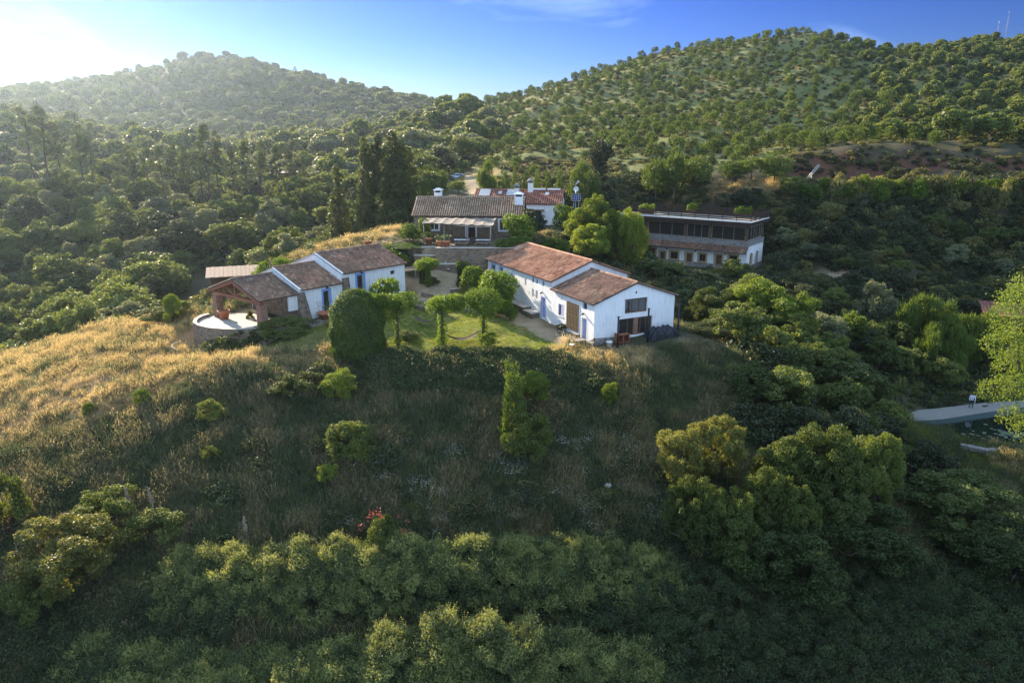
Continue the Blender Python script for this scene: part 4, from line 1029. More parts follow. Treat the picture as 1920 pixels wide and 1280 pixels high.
# ------------------------------------------------------------------ things round the farmhouse gable
def gable_at(lx, ly): x, y = RH(lx, ly); return x, y, h1(x, y)
for lx, ly, ht, lab in ((1.75, -1.5, 3.0, 'left black post standing before the white gable'), (5.25, -1.5, 3.35, 'middle black post standing before the gable windows'), (9.0, -1.4, 3.6, 'right black post beside the tarpaulin heap')):
    x, y, z = gable_at(lx, ly); t = thing('black_post', lab, 'post', (x, y, z), 0, 'black posts before the gable')
    b = MB(); b.tube([(0, 0, -.4), (0, 0, ht)], .085, 10); b.build('shaft', M['black'], t)
    b = MB(); b.box(-.13, .13, -.13, .13, ht, ht + .03); b.box(-.16, .16, -.16, .16, .0, .04); b.build('end_plate', M['black'], t)
x, y, z = gable_at(7.35, -1.0)
t = thing('tarpaulin_heap', 'heap under a black tarpaulin against the foot of the gable', 'heap', (x, y, z), hA)
N = 22; b = MB(); Gd = []
for i in range(N + 1):
    rowv = []
    for j in range(N + 1):
        u, v_ = i / N * 2 - 1, j / N * 2 - 1
        e = max(0, 1 - max(abs(u) ** 5, abs(v_) ** 5)) ** .6
        hh = e * (.82 + .16 * math.sin(u * 5 + 1) * math.cos(v_ * 4) + .10 * math.sin(u * 13 + v_ * 9) + .06 * math.sin(17 * v_ - 7 * u))
        rowv.append((u * 1.75 + .06 * math.sin(9 * v_), v_ * .8 + .05 * math.sin(11 * u), -.15 + hh * 1.15))
    Gd.append(rowv)
for i in range(N):
    for j in range(N): b.poly([Gd[i][j], Gd[i+1][j], Gd[i+1][j+1], Gd[i][j+1]], 0, True)
b.build('tarpaulin', M['tarp'], t)
x, y, z = gable_at(2.75, -.75)
t = thing('wooden_crate', 'upright brown wooden crate leaning by the gable plinth', 'crate', (x, y, z), hA)
b = MB(); b.box(-.7, -.62, -.3, .3, 0, 1.05); b.box(.62, .7, -.3, .3, 0, .95); b.box(-.62, .62, .22, .3, 0, .9); b.box(-.62, .62, -.3, .22, .86, .93); b.box(-.06, .02, -.28, .22, .0, .86); b.box(-.62, .62, -.3, .22, .1, .16); b.build('crate_body', M['redwood'], t)
x, y, z = gable_at(1.15, -1.0); t = thing('bucket', 'white plastic bucket on the ground beside the crate', 'bucket', (x, y, z), 0); b = MB(); b.lathe([(.22, 0), (.30, .48), (.33, .48), (.33, .52), (.27, .52), (.20, .05)], 16); b.build('pail', M['wpaint'], t); b = MB(); b.tube([(.3 * math.cos(a), .02, .5 + .22 * math.sin(a)) for a in np.linspace(0, math.pi, 9)], .012, 5); b.build('handle', M['metal'], t)
x, y, z = gable_at(-1.35, .35)
t = thing('garden_table', 'small slatted garden table near the farmhouse corner', 'table', (x, y, z), hA)
b = MB()
for i in range(6): b.box(-.55, .55, -.36 + i * .12, -.26 + i * .12, .70, .73)
b.build('tabletop', M['greywood'], t)
for sx_ in (-.48, .48):
    for sy_ in (-.28, .28): b = MB(); b.box(sx_ - .03, sx_ + .03, sy_ - .03, sy_ + .03, 0, .70); b.build('leg', M['wood'], t)
def chair(lx, ly, rz, lab):
    x, y, z = gable_at(lx, ly); t = thing('garden_chair', lab, 'chair', (x, y, z), rz, 'garden chairs at the farmhouse corner')
    b = MB(); b.box(-.22, .22, -.22, .22, .43, .47); b.build('seat', M['wpaint'] if 'white' in lab else M['greywood'], t)
    b = MB(); b.box(-.22, -.17, .19, .23, .47, .95); b.box(.17, .22, .19, .23, .47, .95); b.box(-.17, .17, .19, .22, .72, .92); b.build('backrest', M['wood'], t)
    for sx_ in (-.19, .19):
        for sy_ in (-.19, .19): b = MB(); b.box(sx_ - .02, sx_ + .02, sy_ - .02, sy_ + .02, 0, .43); b.build('leg', M['wood'], t)
chair(-2.4, .1, 1.2, 'white seated garden chair at the left end of the table'); chair(-1.1, 1.05, 0, 'garden chair behind the table near the door'); chair(-.35, -.25, -1.9, 'garden chair at the right end of the table')
# bicycle
x, y = RH(-1.15, 4.2); z = h1(x, y)
t = thing('bicycle', 'bicycle leaning below the reed screen of the farmhouse', 'bicycle', (x, y, z), hA + math.pi / 2)
Rw = .34
for cx_, nm in ((-.52, 0), (.52, 1)):
    b = MB(); b.tube([(cx_ + Rw * math.cos(a), 0, Rw + Rw * math.sin(a)) for a in np.linspace(0, 2 * math.pi, 25)], .024, 6, cap=False); w = b.build('wheel', M['rubber'], t)
    b = MB()
    for i in range(10): a = i * math.pi / 5; b.tube([(cx_, 0, Rw), (cx_ + (Rw - .02) * math.cos(a), 0, Rw + (Rw - .02) * math.sin(a))], .005, 4)
    b.tube([(cx_, -.06, Rw), (cx_, .06, Rw)], .03, 8); b.build('spokes', M['metal'], w)
b = MB(); A_, B_, C_, D_ = (-.52, 0, Rw), (-.08, 0, .30), (-.22, 0, .80), (.36, 0, .84)
for p, q in ((A_, B_), (A_, C_), (B_, C_), (C_, D_), (B_, (.39, 0, .74)), (D_, (.41, 0, .70)), ((.41, 0, .70), (.52, 0, Rw))): b.tube([p, q], .018, 6)
b.build('frame', M['black'], t)
b = MB(); b.tube([D_, (.33, 0, 1.0)], .015, 6); b.tube([(.25, -.26, 1.02), (.35, -.1, 1.02), (.35, .1, 1.02), (.25, .26, 1.02)], .015, 6); b.build('handlebar', M['metal'], t)
b = MB(); b.tube([C_, (-.25, 0, .93)], .014, 6); b.box(-.38, -.12, -.07, .07, .93, .98); b.build('saddle', M['rubber'], t)
b = MB(); b.tube([(-.08, -.1, .30), (-.08, .1, .30)], .05, 8); b.box(-.20, -.06, .10, .18, .14, .17); b.box(-.10, .04, -.18, -.10, .43, .46); b.build('crank', M['metal'], t)

# ------------------------------------------------------------------ hammocks
def hammock(p, q, sag, wid, lab):
    p, q = Vector(p), Vector(q); t = thing('hammock', lab, 'hammock', tuple((p + q) / 2))
    o = (p + q) / 2; d = (q - p); s_ = Vector((-d.y, d.x, 0)).normalized(); N = 20
    b = MB(); rows_ = []
    for i in range(N + 1):
        f = i / N; c_ = p.lerp(q, .08 + .84 * f) - o; c_.z -= sag * (1 - (2 * f - 1) ** 2) * .85 + sag * .15
        w_ = wid * (.12 + .88 * math.sin(math.pi * f) ** .6)
        rows_.append([tuple(c_ + s_ * w_ * a + Vector((0, 0, .22 * wid * 2 * abs(a) ** 2))) for a in (-.5, -.25, 0, .25, .5)])
    for i in range(N):
        for j in range(4): b.poly([rows_[i][j], rows_[i+1][j], rows_[i+1][j+1], rows_[i][j+1]], 0, True)
    b.build('cloth', M['rope'], t)
    b = MB(); b.tube([p - o, rows_[0][2]], .015, 5); b.tube([q - o, rows_[-1][2]], .015, 5); b.build('rope', M['greywood'], t)
HT = [hit(745, 652), hit(829, 648), hit(906, 643)]
hp = lambda i, dz: (HT[i][0], HT[i][1], HT[i][2] + dz)
hammock(hp(1, 1.25), hp(2, 1.35), .85, .9, 'brown cloth hammock slung between the two right vine-covered trees')
x, y, z = hit(800, 612); hammock((x - 1.5, y + .6, z + 1.1), (x + 1.3, y - .4, z + 1.1), .65, .8, 'shaded hammock hanging behind the left gap of the vine trees')

# ------------------------------------------------------------------ aerials, solar panel, poles
x, y = 14.0, 122.0; z = h1(x, y); zd = uy(1080, 354, y)[2]; xd = uy(1080, 354, y)[0]
t = thing('satellite_dish', 'white satellite dish on a mast beside the red roofed house', 'dish', (xd, y, z))
b = MB(); b.tube([(0, .15, 0), (0, .15, zd - z + .1)], .05, 8); b.build('mast', M['metal'], t)
b = MB(); rad = .42
pr_ = [(rad * f, .16 * f * f) for f in (0.02, .3, .6, .85, 1)]
for (r0_, d0), (r1_, d1) in zip(pr_[:-1], pr_[1:]):
    for j in range(20):
        a, c_ = 2 * math.pi * j / 20, 2 * math.pi * (j + 1) / 20
        q = [(r0_ * math.cos(a), -d0, zd - z + r0_ * math.sin(a)), (r0_ * math.cos(c_), -d0, zd - z + r0_ * math.sin(c_)), (r1_ * math.cos(c_), -d1, zd - z + r1_ * math.sin(c_)), (r1_ * math.cos(a), -d1, zd - z + r1_ * math.sin(a))]
        b.poly(q, 0, True); b.poly([(p[0], p[1] + .02, p[2]) for p in q[::-1]], 0, True)
b.build('reflector', M['wpaint'], t)
b = MB(); b.tube([(0, -.05, zd - z - .4), (0, -.6, zd - z - .1)], .02, 5); b.box(-.05, .05, -.7, -.58, zd - z - .14, zd - z - .02); b.build('feed_arm', M['metal'], t)
zt = uy(1078, 342, y)[2] - z; b = MB(); b.tube([(0, .15, zd - z), (0, .15, zt)], .025, 6); b.tube([(-1.1, .15, zt - .1), (-.1, .15, zt - .45), (.5, .15, zt + .1)], .03, 6); b.box(.2, .5, .1, .2, zt - .1, zt + .3); b.build('aerial', M['metal'], t)
xs, ys, zs = uy(1080.5, 370, y - .8)
t = thing('solar_panel', 'dark blue solar panel on a stand below the satellite dish', 'solar panel', (xs, ys, h1(xs, ys)))
hz_ = zs - h1(xs, ys); b = MB(); Mx = Matrix.Translation((0, 0, hz_)) @ Matrix.Rotation(R(62), 4, 'X'); b.box(-.7, .7, -.6, .6, -.02, .02, 0, Mx)
o = b.build('panel', M['solar'], t); b = MB()
for i in range(5): b.box(-.7 + i * .35 - .012, -.7 + i * .35 + .012, -.6, .6, .022, .028, 0, Mx)
for i in range(4): b.box(-.7, .7, -.6 + i * .4 - .012, -.6 + i * .4 + .012, .022, .0275, 0, Mx)
b.build('frame', M['metal'], o)
b = MB(); b.tube([(-.4, .1, -.2), (-.4, .1, hz_)], .04, 6); b.tube([(.4, .1, -.2), (.4, .1, hz_)], .04, 6); b.tube([(-.4, .1, hz_ * .5), (.4, .1, hz_ * .5)], .03, 6); b.build('stand', M['metal'], t)
x, y, z = xat(1125, 139); zt = uy(1125, 261, y)[2] - z
t = thing('utility_pole', 'tall dark wooden utility pole at the foot of the hill', 'pole', (x, y, z)); b = MB(); b.tube([(0, 0, -.5), (0, 0, zt)], [.16, .11], 8); b.build('shaft', M['wood'], t); b = MB(); b.box(-.7, .7, -.05, .05, zt - .5, zt - .4); b.build('crossarm', M['wood'], t)
for s_ in (-.6, 0, .6): b = MB(); b.lathe([(.04, zt - .4), (.06, zt - .3), (.03, zt - .2)], 8, 0, (s_, 0, 0)); b.build('insulator', M['wpaint'], t)
x, y, z = xat(1343, 88); zt = uy(1343, 590, y)[2] - z
t = thing('thin_pole', 'thin bare pole rising from the tree right of the farmhouse', 'pole', (x, y, z)); b = MB(); b.tube([(0, 0, -.4), (.05, 0, zt)], [.07, .05], 7); b.build('shaft', M['greywood'], t); b = MB(); b.lathe([(.09, zt), (.10, zt + .06), (.03, zt + .1)], 8); b.build('cap', M['black'], t)
x, y, z = xat(1512, 132.5); p0 = uy(1511, 339, 132.5); p1 = uy(1536, 309, 132.5)
t = thing('leaning_beam', 'pale lattice beam leaning on a stand at the edge of the track', 'beam', (x, y, z))
o = Vector((x, y, z)); a_, b__ = Vector(p0) - o, Vector(p1) - o
b = MB(); nrm = (b__ - a_).normalized(); side = nrm.cross(Vector((0, 1, 0))).normalized() * .16
b.tube([a_ - side, b__ - side], .05, 6); b.tube([a_ + side, b__ + side], .05, 6)
for i in range(14): f = (i + .5) / 14; b.tube([a_.lerp(b__, f) - side, a_.lerp(b__, f + .03) + side], .03, 4)
b.build('lattice', M['metal'], t); b = MB(); c_ = a_.lerp(b__, .45); b.tube([(c_.x + .1, .1, -.3), tuple(c_)], .05, 6); b.box(c_.x - .5, c_.x + 1.0, -.3, .3, .0, .12); b.build('stand', M['metal'], t)
for px_, top, lab in ((1866, 48, 'left thin lattice mast on the hilltop at the right'), (1882, 30, 'right taller lattice mast on the hilltop at the right')):
    x, y, z = xat(px_, 372); zt = uy(px_ + 4, top, y)[2] - z
    t = thing('radio_mast', lab, 'mast', (x, y, z), 0, 'radio masts on the hill'); b = MB()
    for dx_, dy_ in ((-.3, -.2), (.3, -.2), (0, .35)): b.tube([(dx_, dy_, -1), (dx_ * .5, dy_ * .5, zt)], .05, 5)
    for i in range(14): zz = zt * i / 14; f = 1 - .5 * i / 14; b.tube([(-.3 * f, -.2 * f, zz), (.3 * f, -.2 * f, zz + zt / 14)], .03, 4)
    b.build('lattice', M['greywood'], t); b = MB(); b.tube([(0, 0, zt), (0, 0, zt + 2)], .04, 5); b.build('aerial', M['metal'], t)

# ------------------------------------------------------------------ parked car
x, y, z = hit(855, 338); 
t = thing('parked_car', 'silver estate car parked at the end of the dirt road', 'car', (x, y, z + .02), .06)
prof = [(-2.15, .35), (-2.2, .75), (-2.1, .95), (-1.2, 1.06), (-.45, 1.50), (.4, 1.58), (1.5, 1.55), (2.0, 1.08), (2.15, .95), (2.18, .4), (1.75, .28), (-1.8, .28)]
b = MB(); wd = lambda z_: .88 if z_ < 1.1 else .88 - (z_ - 1.1) * .42
n_ = len(prof)
b.poly([(p[0], -wd(p[1]), p[1]) for p in prof[::-1]]); b.poly([(p[0], wd(p[1]), p[1]) for p in prof])
for i in range(n_):
    p, q = prof[i], prof[(i + 1) % n_]; b.poly([(p[0], -wd(p[1]), p[1]), (p[0], wd(p[1]), p[1]), (q[0], wd(q[1]), q[1]), (q[0], -wd(q[1]), q[1])])
b.build('body', M['carp'], t)
for s_ in (-1, 1):
    for (xa, xb, xc, xd_) in ((-1.0, -.05, -.05, -.5), (.02, .85, .85, .02), (.92, 1.75, 1.45, .92)):
        b = MB(); e = s_ * .012; q = [(xa, s_ * wd(1.1) + e, 1.1), (xb, s_ * wd(1.1) + e, 1.1), (xc, s_ * wd(1.46) + e, 1.46), (xd_, s_ * wd(1.46) + e, 1.46)]; b.poly(q if s_ < 0 else q[::-1]); b.build('side_window', M['pane'], t)
    for cx_ in (-1.35, 1.35):
        b = MB(); Mx = Matrix.Translation((cx_, s_ * .82, .33)) @ Matrix.Rotation(R(90), 4, 'X'); k0 = len(b.v); b.lathe([(.20, -.11), (.33, -.10), (.34, 0), (.33, .10), (.20, .11)], 18); b.v = [tuple(Mx @ Vector(v)) for v in b.v]; w = b.build('wheel', M['rubber'], t)
        b = MB(); b.lathe([(.05, -.125), (.19, -.115), (.19, .115), (.05, .125)], 14); b.v = [tuple(Mx @ Vector(v)) for v in b.v]; b.build('rim', M['metal'], w)
    b = MB(); b.box(-2.19, -2.10, s_ * .6 - .18, s_ * .6 + .18, .72, .86); b.build('headlight', M['wpaint'], t); b = MB(); b.box(2.10, 2.19, s_ * .68 - .1, s_ * .68 + .1, .75, 1.0); b.build('tail_light', two('red_lamp' + str(s_), (.25, .02, .02), (.3, .03, .03), 3, .3), t)
b = MB(); b.poly([(-1.17, -.78, 1.085), (-.50, -.66, 1.48), (-.50, .66, 1.48), (-1.17, .78, 1.085)][::-1]); b.v = [(p[0] - .012, p[1], p[2] + .012) for p in b.v]; b.build('windscreen', M['pane'], t)

# ------------------------------------------------------------------ person by the pond
x, y, z = uz(1820, 764, -10.4)
pt = thing('person', 'person in pale shirt and dark trousers on the pond path beside a white pole', 'person', (x, y, -10.4), -.5)
J = {'pel': (0, 0, .95), 'sp': (.0, .02, 1.15), 'ch': (.0, .0, 1.35), 'nk': (0, -.03, 1.50), 'hd': (.0, -.05, 1.60), 'top': (0, -.05, 1.72),
     'hl': (-.10, 0, .90), 'kl': (-.13, -.06, .50), 'al': (-.14, .02, .09), 'tl': (-.15, -.16, .04), 'hr': (.10, 0, .90), 'kr': (.14, -.02, .50), 'ar': (.15, .06, .09), 'tr': (.17, -.12, .04),
     'sl': (-.19, 0, 1.42), 'el': (-.27, -.04, 1.14), 'wl': (-.24, -.2, .92), 'fl': (-.23, -.27, .86), 'sr': (.19, 0, 1.42), 'er': (.28, -.08, 1.16), 'wr': (.26, -.32, 1.08), 'fr': (.25, -.40, 1.08)}
Rr = {'pel': .15, 'sp': .14, 'ch': .16, 'nk': .06, 'hd': .095, 'top': .07, 'hl': .095, 'kl': .07, 'al': .05, 'tl': .04, 'hr': .095, 'kr': .07, 'ar': .05, 'tr': .04, 'sl': .07, 'el': .05, 'wl': .038, 'fl': .035, 'sr': .07, 'er': .05, 'wr': .038, 'fr': .035}
ed = 'pel sp,sp ch,ch nk,nk hd,hd top,pel hl,hl kl,kl al,al tl,pel hr,hr kr,kr ar,ar tr,ch sl,sl el,el wl,wl fl,ch sr,sr er,er wr,wr fr'.split(',')
ks = list(J); me = bpy.data.meshes.new('body'); me.from_pydata([J[k_] for k_ in ks], [tuple(ks.index(a) for a in e.split()) for e in ed], [])
tmp = bpy.data.objects.new('tmp_body', me); C.objects.link(tmp)
sk = tmp.modifiers.new('skin', 'SKIN'); sb = tmp.modifiers.new('sub', 'SUBSURF'); sb.levels = sb.render_levels = 2
for i, k_ in enumerate(ks): me.skin_vertices[0].data[i].radius = (Rr[k_],) * 2
me.skin_vertices[0].data[0].use_root = True
dg = bpy.context.evaluated_depsgraph_get(); m2 = bpy.data.meshes.new_from_object(tmp.evaluated_get(dg)); bpy.data.objects.remove(tmp)
m2.materials.clear()
for k_ in ('shirt', 'jeans', 'skin', 'rubber'): m2.materials.append(M[k_])
for p in m2.polygons:
    c_ = p.center; p.use_smooth = True
    p.material_index = 2 if c_.z > 1.5 or (c_.y < -.17 and c_.z > .5) else 0 if c_.z > .92 else 1 if c_.z > .1 else 3
link('body', m2, pt)
b = MB(); b.lathe([(.105, 1.63), (.108, 1.68), (.09, 1.74), (.04, 1.77)], 14, 0, (0, -.05, 0)); b.build('hair', M['bark'], pt)
x2, y2 = x + .28 * math.cos(-.5) + .42 * math.sin(-.5), y + .28 * math.sin(-.5) - .42 * math.cos(-.5)
t = thing('white_pole', 'white pole held upright by the person at the pond', 'pole', (x2, y2, -10.4)); b = MB(); b.tube([(0, 0, 0), (0, 0, 1.65)], .022, 7); b.build('shaft', M['wpaint'], t); b = MB(); b.lathe([(.03, 1.65), (.045, 1.68), (.02, 1.72)], 8); b.build('grip', M['black'], t)

# ------------------------------------------------------------------ lily pads, rock, hose, plumes
lm = leafmat('lily_pads', (.07, .10, .05), (.18, .21, .14), .1, rough=.3); b = MB()
cx_, cy_ = uz(1900, 815, -10.76)[:2]
for i in range(110):
    a, rr = r_.random() * 6.28, abs(r_.gauss(0, 1)); px_, py_ = cx_ + math.cos(a) * rr * 3.2, cy_ + math.sin(a) * rr * 1.6
    if float(poly_sd(np.array([px_]), np.array([py_]), POND)[0]) > -.2: continue
    s_ = .12 + .16 * r_.random(); zz = -10.765 + .004 * (i % 3) ; ph = r_.random() * 6
    b.poly([(px_ + s_ * math.cos(q + ph), py_ + s_ * math.sin(q + ph), zz + .015 * r_.random()) for q in np.linspace(.3, 6.0, 9)])
tag(b.build('lily_pads', lm), 'water lily pads floating on the dark pond', 'water lilies', kind='stuff')
x, y, z = hit(1140, 915); b = MB(); N = 10; rw = []
for i in range(N + 1):
    th = math.pi * i / N
    rw.append([(.28 * math.sin(th) * math.cos(2 * math.pi * j / 14) * (1 + .18 * math.sin(3 * j + i)),   .24 * math.sin(th) * math.sin(2 * math.pi * j / 14) * (1 + .15 * math.cos(2 * j + 2 * i)),   .12 + .17 * math.cos(th) * (1 + .12 * math.sin(j * 2.1))) for j in range(14)])
for i in range(N):
    for j in range(14): b.poly([rw[i][j], rw[i+1][j], rw[i+1][(j+1) % 14], rw[i][(j+1) % 14]])
tag(b.build('boulder', M['rock'], None, (x, y, z + .12), .4), 'lone whitish boulder on the dark slope', 'boulder')
P = [hit(*p) for p in [(338,642),(325,647),(322,653),(332,658),(350,659),(368,657)]]
b = MB(); b.tube([(p[0], p[1], p[2] + .12) for p in P], .09, 7); tag(b.build('hose', M['hose']), 'pale curved hose lying on the track by the round terrace wall', 'hose')
def plume(px_, py0, py1, lean, lab):
    x, y, z = hit(px_, py0 + 40); y2 = y; top = uy(px_, py1, y2)[2] - z
    t = thing('plume_grass', lab, 'grass', (x, y, z), 0, 'dry plumes on the slope')
    b = MB(); b.tube([(0, 0, 0), (lean * .4, 0, top * .6), (lean, 0, top)], [.02, .018, .01], 5); b.build('stem', M['plume'], t)
    b = MB()
    for i in range(260):
        f = .55 + .45 * r_.random(); p = Vector((lean * f, 0, top * f)); d = Vector((r_.gauss(0, 1), r_.gauss(0, 1), r_.gauss(.8, 1))).normalized() * (.32 * (1.1 - f) + .08); e = d.orthogonal().normalized() * .02
        b.poly([p - e, p + e, p + d])
    b.build('plume', M['plume'], t)
plume(252, 935, 913, -.35, 'left dry grass plume above the bright bush'); plume(296, 940, 913, -.4, 'right dry grass plume above the bright bush')
plume(466, 990, 968, -.1, 'lone pale plume in the middle of the dark slope')
# ------------------------------------------------------------------ foliage prototypes
L = {}
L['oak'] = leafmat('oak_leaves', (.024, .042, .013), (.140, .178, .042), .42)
L['oakb'] = leafmat('olive_gold_leaves', (.048, .056, .016), (.195, .20, .055), .42)
L['valley'] = leafmat('valley_leaves', (.030, .052, .018), (.15, .19, .055), .43)
L['grey'] = leafmat('grey_green_leaves', (.055, .070, .044), (.21, .235, .14), .38)
L['bright'] = leafmat('fresh_green_leaves', (.042, .082, .012), (.165, .225, .038), .45)
L['vine'] = leafmat('vine_leaves', (.035, .075, .010), (.14, .215, .026), .45)
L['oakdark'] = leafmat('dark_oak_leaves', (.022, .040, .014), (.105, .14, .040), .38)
L['lime'] = leafmat('lime_green_leaves', (.055, .095, .014), (.22, .28, .045), .48)
L['feather'] = leafmat('feathery_leaves', (.026, .054, .012), (.12, .175, .035), .4)
L['straw'] = leafmat('straw_blades', (.105, .090, .048), (.30, .26, .135), .4, (1.2, 1.1, .8))
L['topiary'] = leafmat('clipped_creeper_leaves', (.026, .052, .012), (.085, .135, .025), .4)
L['pine'] = leafmat('pine_needles', (.022, .046, .012), (.115, .165, .036), .38, vary=.4)
L['mpine'] = leafmat('dark_pine_needles', (.028, .042, .018), (.09, .115, .05), .35)
L['conifer'] = leafmat('dark_conifer_sprays', (.018, .032, .012), (.095, .12, .03), .38)
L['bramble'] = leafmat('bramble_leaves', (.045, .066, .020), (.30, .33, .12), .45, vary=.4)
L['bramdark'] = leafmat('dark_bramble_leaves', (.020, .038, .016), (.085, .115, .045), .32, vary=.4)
L['scrub'] = leafmat('scrub_leaves', (.042, .050, .020), (.19, .19, .07), .4, vary=.6)
L['scrubd'] = leafmat('dark_scrub_leaves', (.018, .028, .014), (.060, .075, .034), .3, vary=.6)
L['dryg'] = leafmat('dry_grass_blades', (.25, .18, .08), (.56, .44, .225), .45, (1.2, 1.1, .8), vary=.5)
L['weed'] = leafmat('slope_grass_blades', (.036, .052, .028), (.12, .15, .072), .38, (1.2, 1.1, .8), vary=.6)
L['weedg'] = leafmat('green_grass_blades', (.08, .115, .02), (.23, .27, .055), .45, vary=.5)
L['speck'] = leafmat('pale_flower_heads', (.30, .32, .27), (.55, .56, .48), .3)
L['red'] = leafmat('red_blossom', (.26, .05, .04), (.42, .12, .09), .3, (1.2, .8, .7))
PI2 = 2 * math.pi
def unit(v): return v / (np.linalg.norm(v, axis=-1, keepdims=True) + 1e-9)
def diamonds(P, Nn, size, asp, r):
    "leaf-sized diamonds at P facing Nn; returns V, F"
    n = len(P); rv = unit(r.normal(size=(n, 3))); t = unit(np.cross(Nn, rv)); b_ = np.cross(Nn, t)
    size = np.asarray(size).reshape(-1, 1) * np.ones((n, 1)); fold = Nn * size * .18
    V = np.stack([P - t * size, P + b_ * size * asp + fold, P + t * size, P - b_ * size * asp + fold], 1).reshape(-1, 3)
    return V, np.arange(4 * n).reshape(n, 4)
def blades(P, D, ln, wd, r):
    "slender upright blades starting at P, pointing along D"
    n = len(P); rv = unit(r.normal(size=(n, 3))); t = unit(np.cross(D, rv))
    ln = np.asarray(ln).reshape(-1, 1) * np.ones((n, 1)); wd = np.asarray(wd).reshape(-1, 1) * np.ones((n, 1))
    bend = unit(r.normal(size=(n, 3)) * [1, 1, .2]) * ln * .16
    V = np.stack([P - t * wd, P + t * wd, P + D * ln * .6 + t * wd * .8 + bend * .4, P + D * ln + bend], 1).reshape(-1, 3)
    return V, np.arange(4 * n).reshape(n, 4)
def lobes_dome(r, n, Rr, zc, Rz, rl=(.32, .48), low=-.35):
    out = []
    for i in range(n):
        a = r.uniform(0, PI2); s_ = r.uniform(low, 1); rad = math.sqrt(max(0, 1 - s_ * s_)) * r.uniform(.45, .8) if i else 0
        l = r.uniform(*rl)
        out.append((math.cos(a) * rad * Rr, math.sin(a) * rad * Rr, zc + s_ * Rz * .68, l * Rr, l * (Rr + Rz) / 2 * .85))
    return out
def cloud(r, lobes, n, leaf, asp=.55, mix=(.45, .75, .25), shell=(.5, 1.22), cull=.62):
    lb = np.array(lobes); w = lb[:, 3] ** 2; k = r.choice(len(lb), int(n * 1.8), p=w / w.sum())
    d = unit(r.normal(size=(len(k), 3)) + [0, 0, .25]); rr = shell[0] + (shell[1] - shell[0]) * r.beta(3.2, 1.9, size=(len(k), 1)); rr = rr + .16 * np.sin(d[:, :1] * 7 + lb[k, :1] * 5) * np.sin(d[:, 1:2] * 6 + k[:, None])
    sc = np.stack([lb[k, 3], lb[k, 3], lb[k, 4]], 1)
    P = lb[k, :3] + d * sc * rr + d * sc * (r.random((len(k), 1)) < .07) * r.uniform(0, .5, (len(k), 1)) + r.normal(size=d.shape) * sc * .05
    keep = np.ones(len(P), bool)
    for i, q in enumerate(lb):
        e = (P - q[:3]) / [q[3], q[3], q[4]]
        keep &= ~((np.einsum('ij,ij->i', e, e) < cull ** 2) & (k != i))
    P, d = P[keep][:n], d[keep][:n]
    Nn = unit(d * mix[0] + r.normal(size=P.shape) * mix[1] + [0, 0, mix[2]])
    return P, Nn, diamonds(P, Nn, leaf * r.uniform(.65, 1.3, len(P)), asp, r)
def crown_mesh(name, r, lobes, n, leaf, mat, **kw):
    P, Nn, (V, F_) = cloud(r, lobes, n, leaf, **kw)
    return npmesh(name, V, F_, [mat], r.uniform(0, .3, len(F_)))
def tuft_mesh(name, r, lobes, n, ln, wd, mat, up=.7, shell=(.55, 1.0)):
    P, Nn, _ = cloud(r, lobes, n, .1, shell=shell)
    D_ = unit(Nn + np.array([0, 0, up]) + r.normal(size=P.shape) * .25)
    V, F_ = blades(P, D_, ln * r.uniform(.6, 1.3, len(P)), wd, r)
    return npmesh(name, V, F_, [mat], r.uniform(0, .3, len(F_)))
def trunk_mesh(name, r, h, rad, reach, nl=5, mat=None, lean=.15, spread=1.0, start=.5):
    b = MB(); a = r.uniform(0, PI2); top = Vector((math.cos(a) * lean * h, math.sin(a) * lean * h, h))
    pts = [Vector((0, 0, -.4)), Vector((0, 0, 0)), top * .5 + Vector((r.normal() * .1, r.normal() * .1, 0)) * h * .3, top]
    b.tube(pts, [rad * 1.3, rad, rad * .75, rad * .5], 7)
    for i in range(nl):
        q = a + i * PI2 / max(nl, 1) + r.uniform(-.4, .4); s0 = top * r.uniform(start, .95)
        e = s0 + Vector((math.cos(q) * reach * spread, math.sin(q) * reach * spread, reach * r.uniform(.25, .8)))
        mid = (s0 + e) / 2 + Vector((r.normal(), r.normal(), r.normal())) * reach * .12
        b.tube([s0, mid, e], [rad * .45, rad * .3, rad * .12], 5)
    me = bpy.data.meshes.new(name); me.from_pydata(b.v, [], b.f); me.materials.append(mat or M['bark']); me.polygons.foreach_set('use_smooth', [True] * len(b.f)); me.update()
    return me
PROTO = {}
def proto(kind, H, Rr, make, nv): PROTO[kind] = dict(H=H, R=Rr, var=[make(np.random.default_rng(hash_(kind) + i)) for i in range(nv)])
def hash_(s): return sum(ord(c) * (i + 3) for i, c in enumerate(s)) % 9973
def sublobes(r, lobes, per=6):
    "smaller leaf clumps riding on the surface of each bough"
    out = []
    for (x, y, z, a, b_) in lobes:
        for i in range(per):
            d = unit(r.normal(size=3) + [0, 0, .25]); q = r.uniform(.30, .56)
            out.append((x + d[0] * a * .72, y + d[1] * a * .72, z + d[2] * b_ * .72, a * q, b_ * q * r.uniform(.75, 1.0)))
    return out
def mk_broad(mat, n, leaf, nl=18, H=6.0, Rr=3.0, tr=1.6, Rz=2.3, limb=2.0, rl=(.30, .46), low=-.35, cull=.72):
    zc = H - Rz * 1.0
    def f(r):
        lo = lobes_dome(r, nl, Rr, zc - .1 * Rz, Rz, rl, low)
        if n > 5000: lo = sublobes(r, lo)
        return (trunk_mesh('trunk', r, tr, .035 * H, limb, 6, None, .12), crown_mesh('crown', r, lo, n, leaf, L[mat], cull=cull))
    return f
proto('oak_near', 6, 3.0, mk_broad('oak', 26000, .078, 40, Rz=2.8, rl=(.14, .34), low=-.8), 3)
proto('gold_near', 6, 3.0, mk_broad('oakb', 24000, .075, 36, Rz=2.8, rl=(.14, .34), low=-.8), 1)
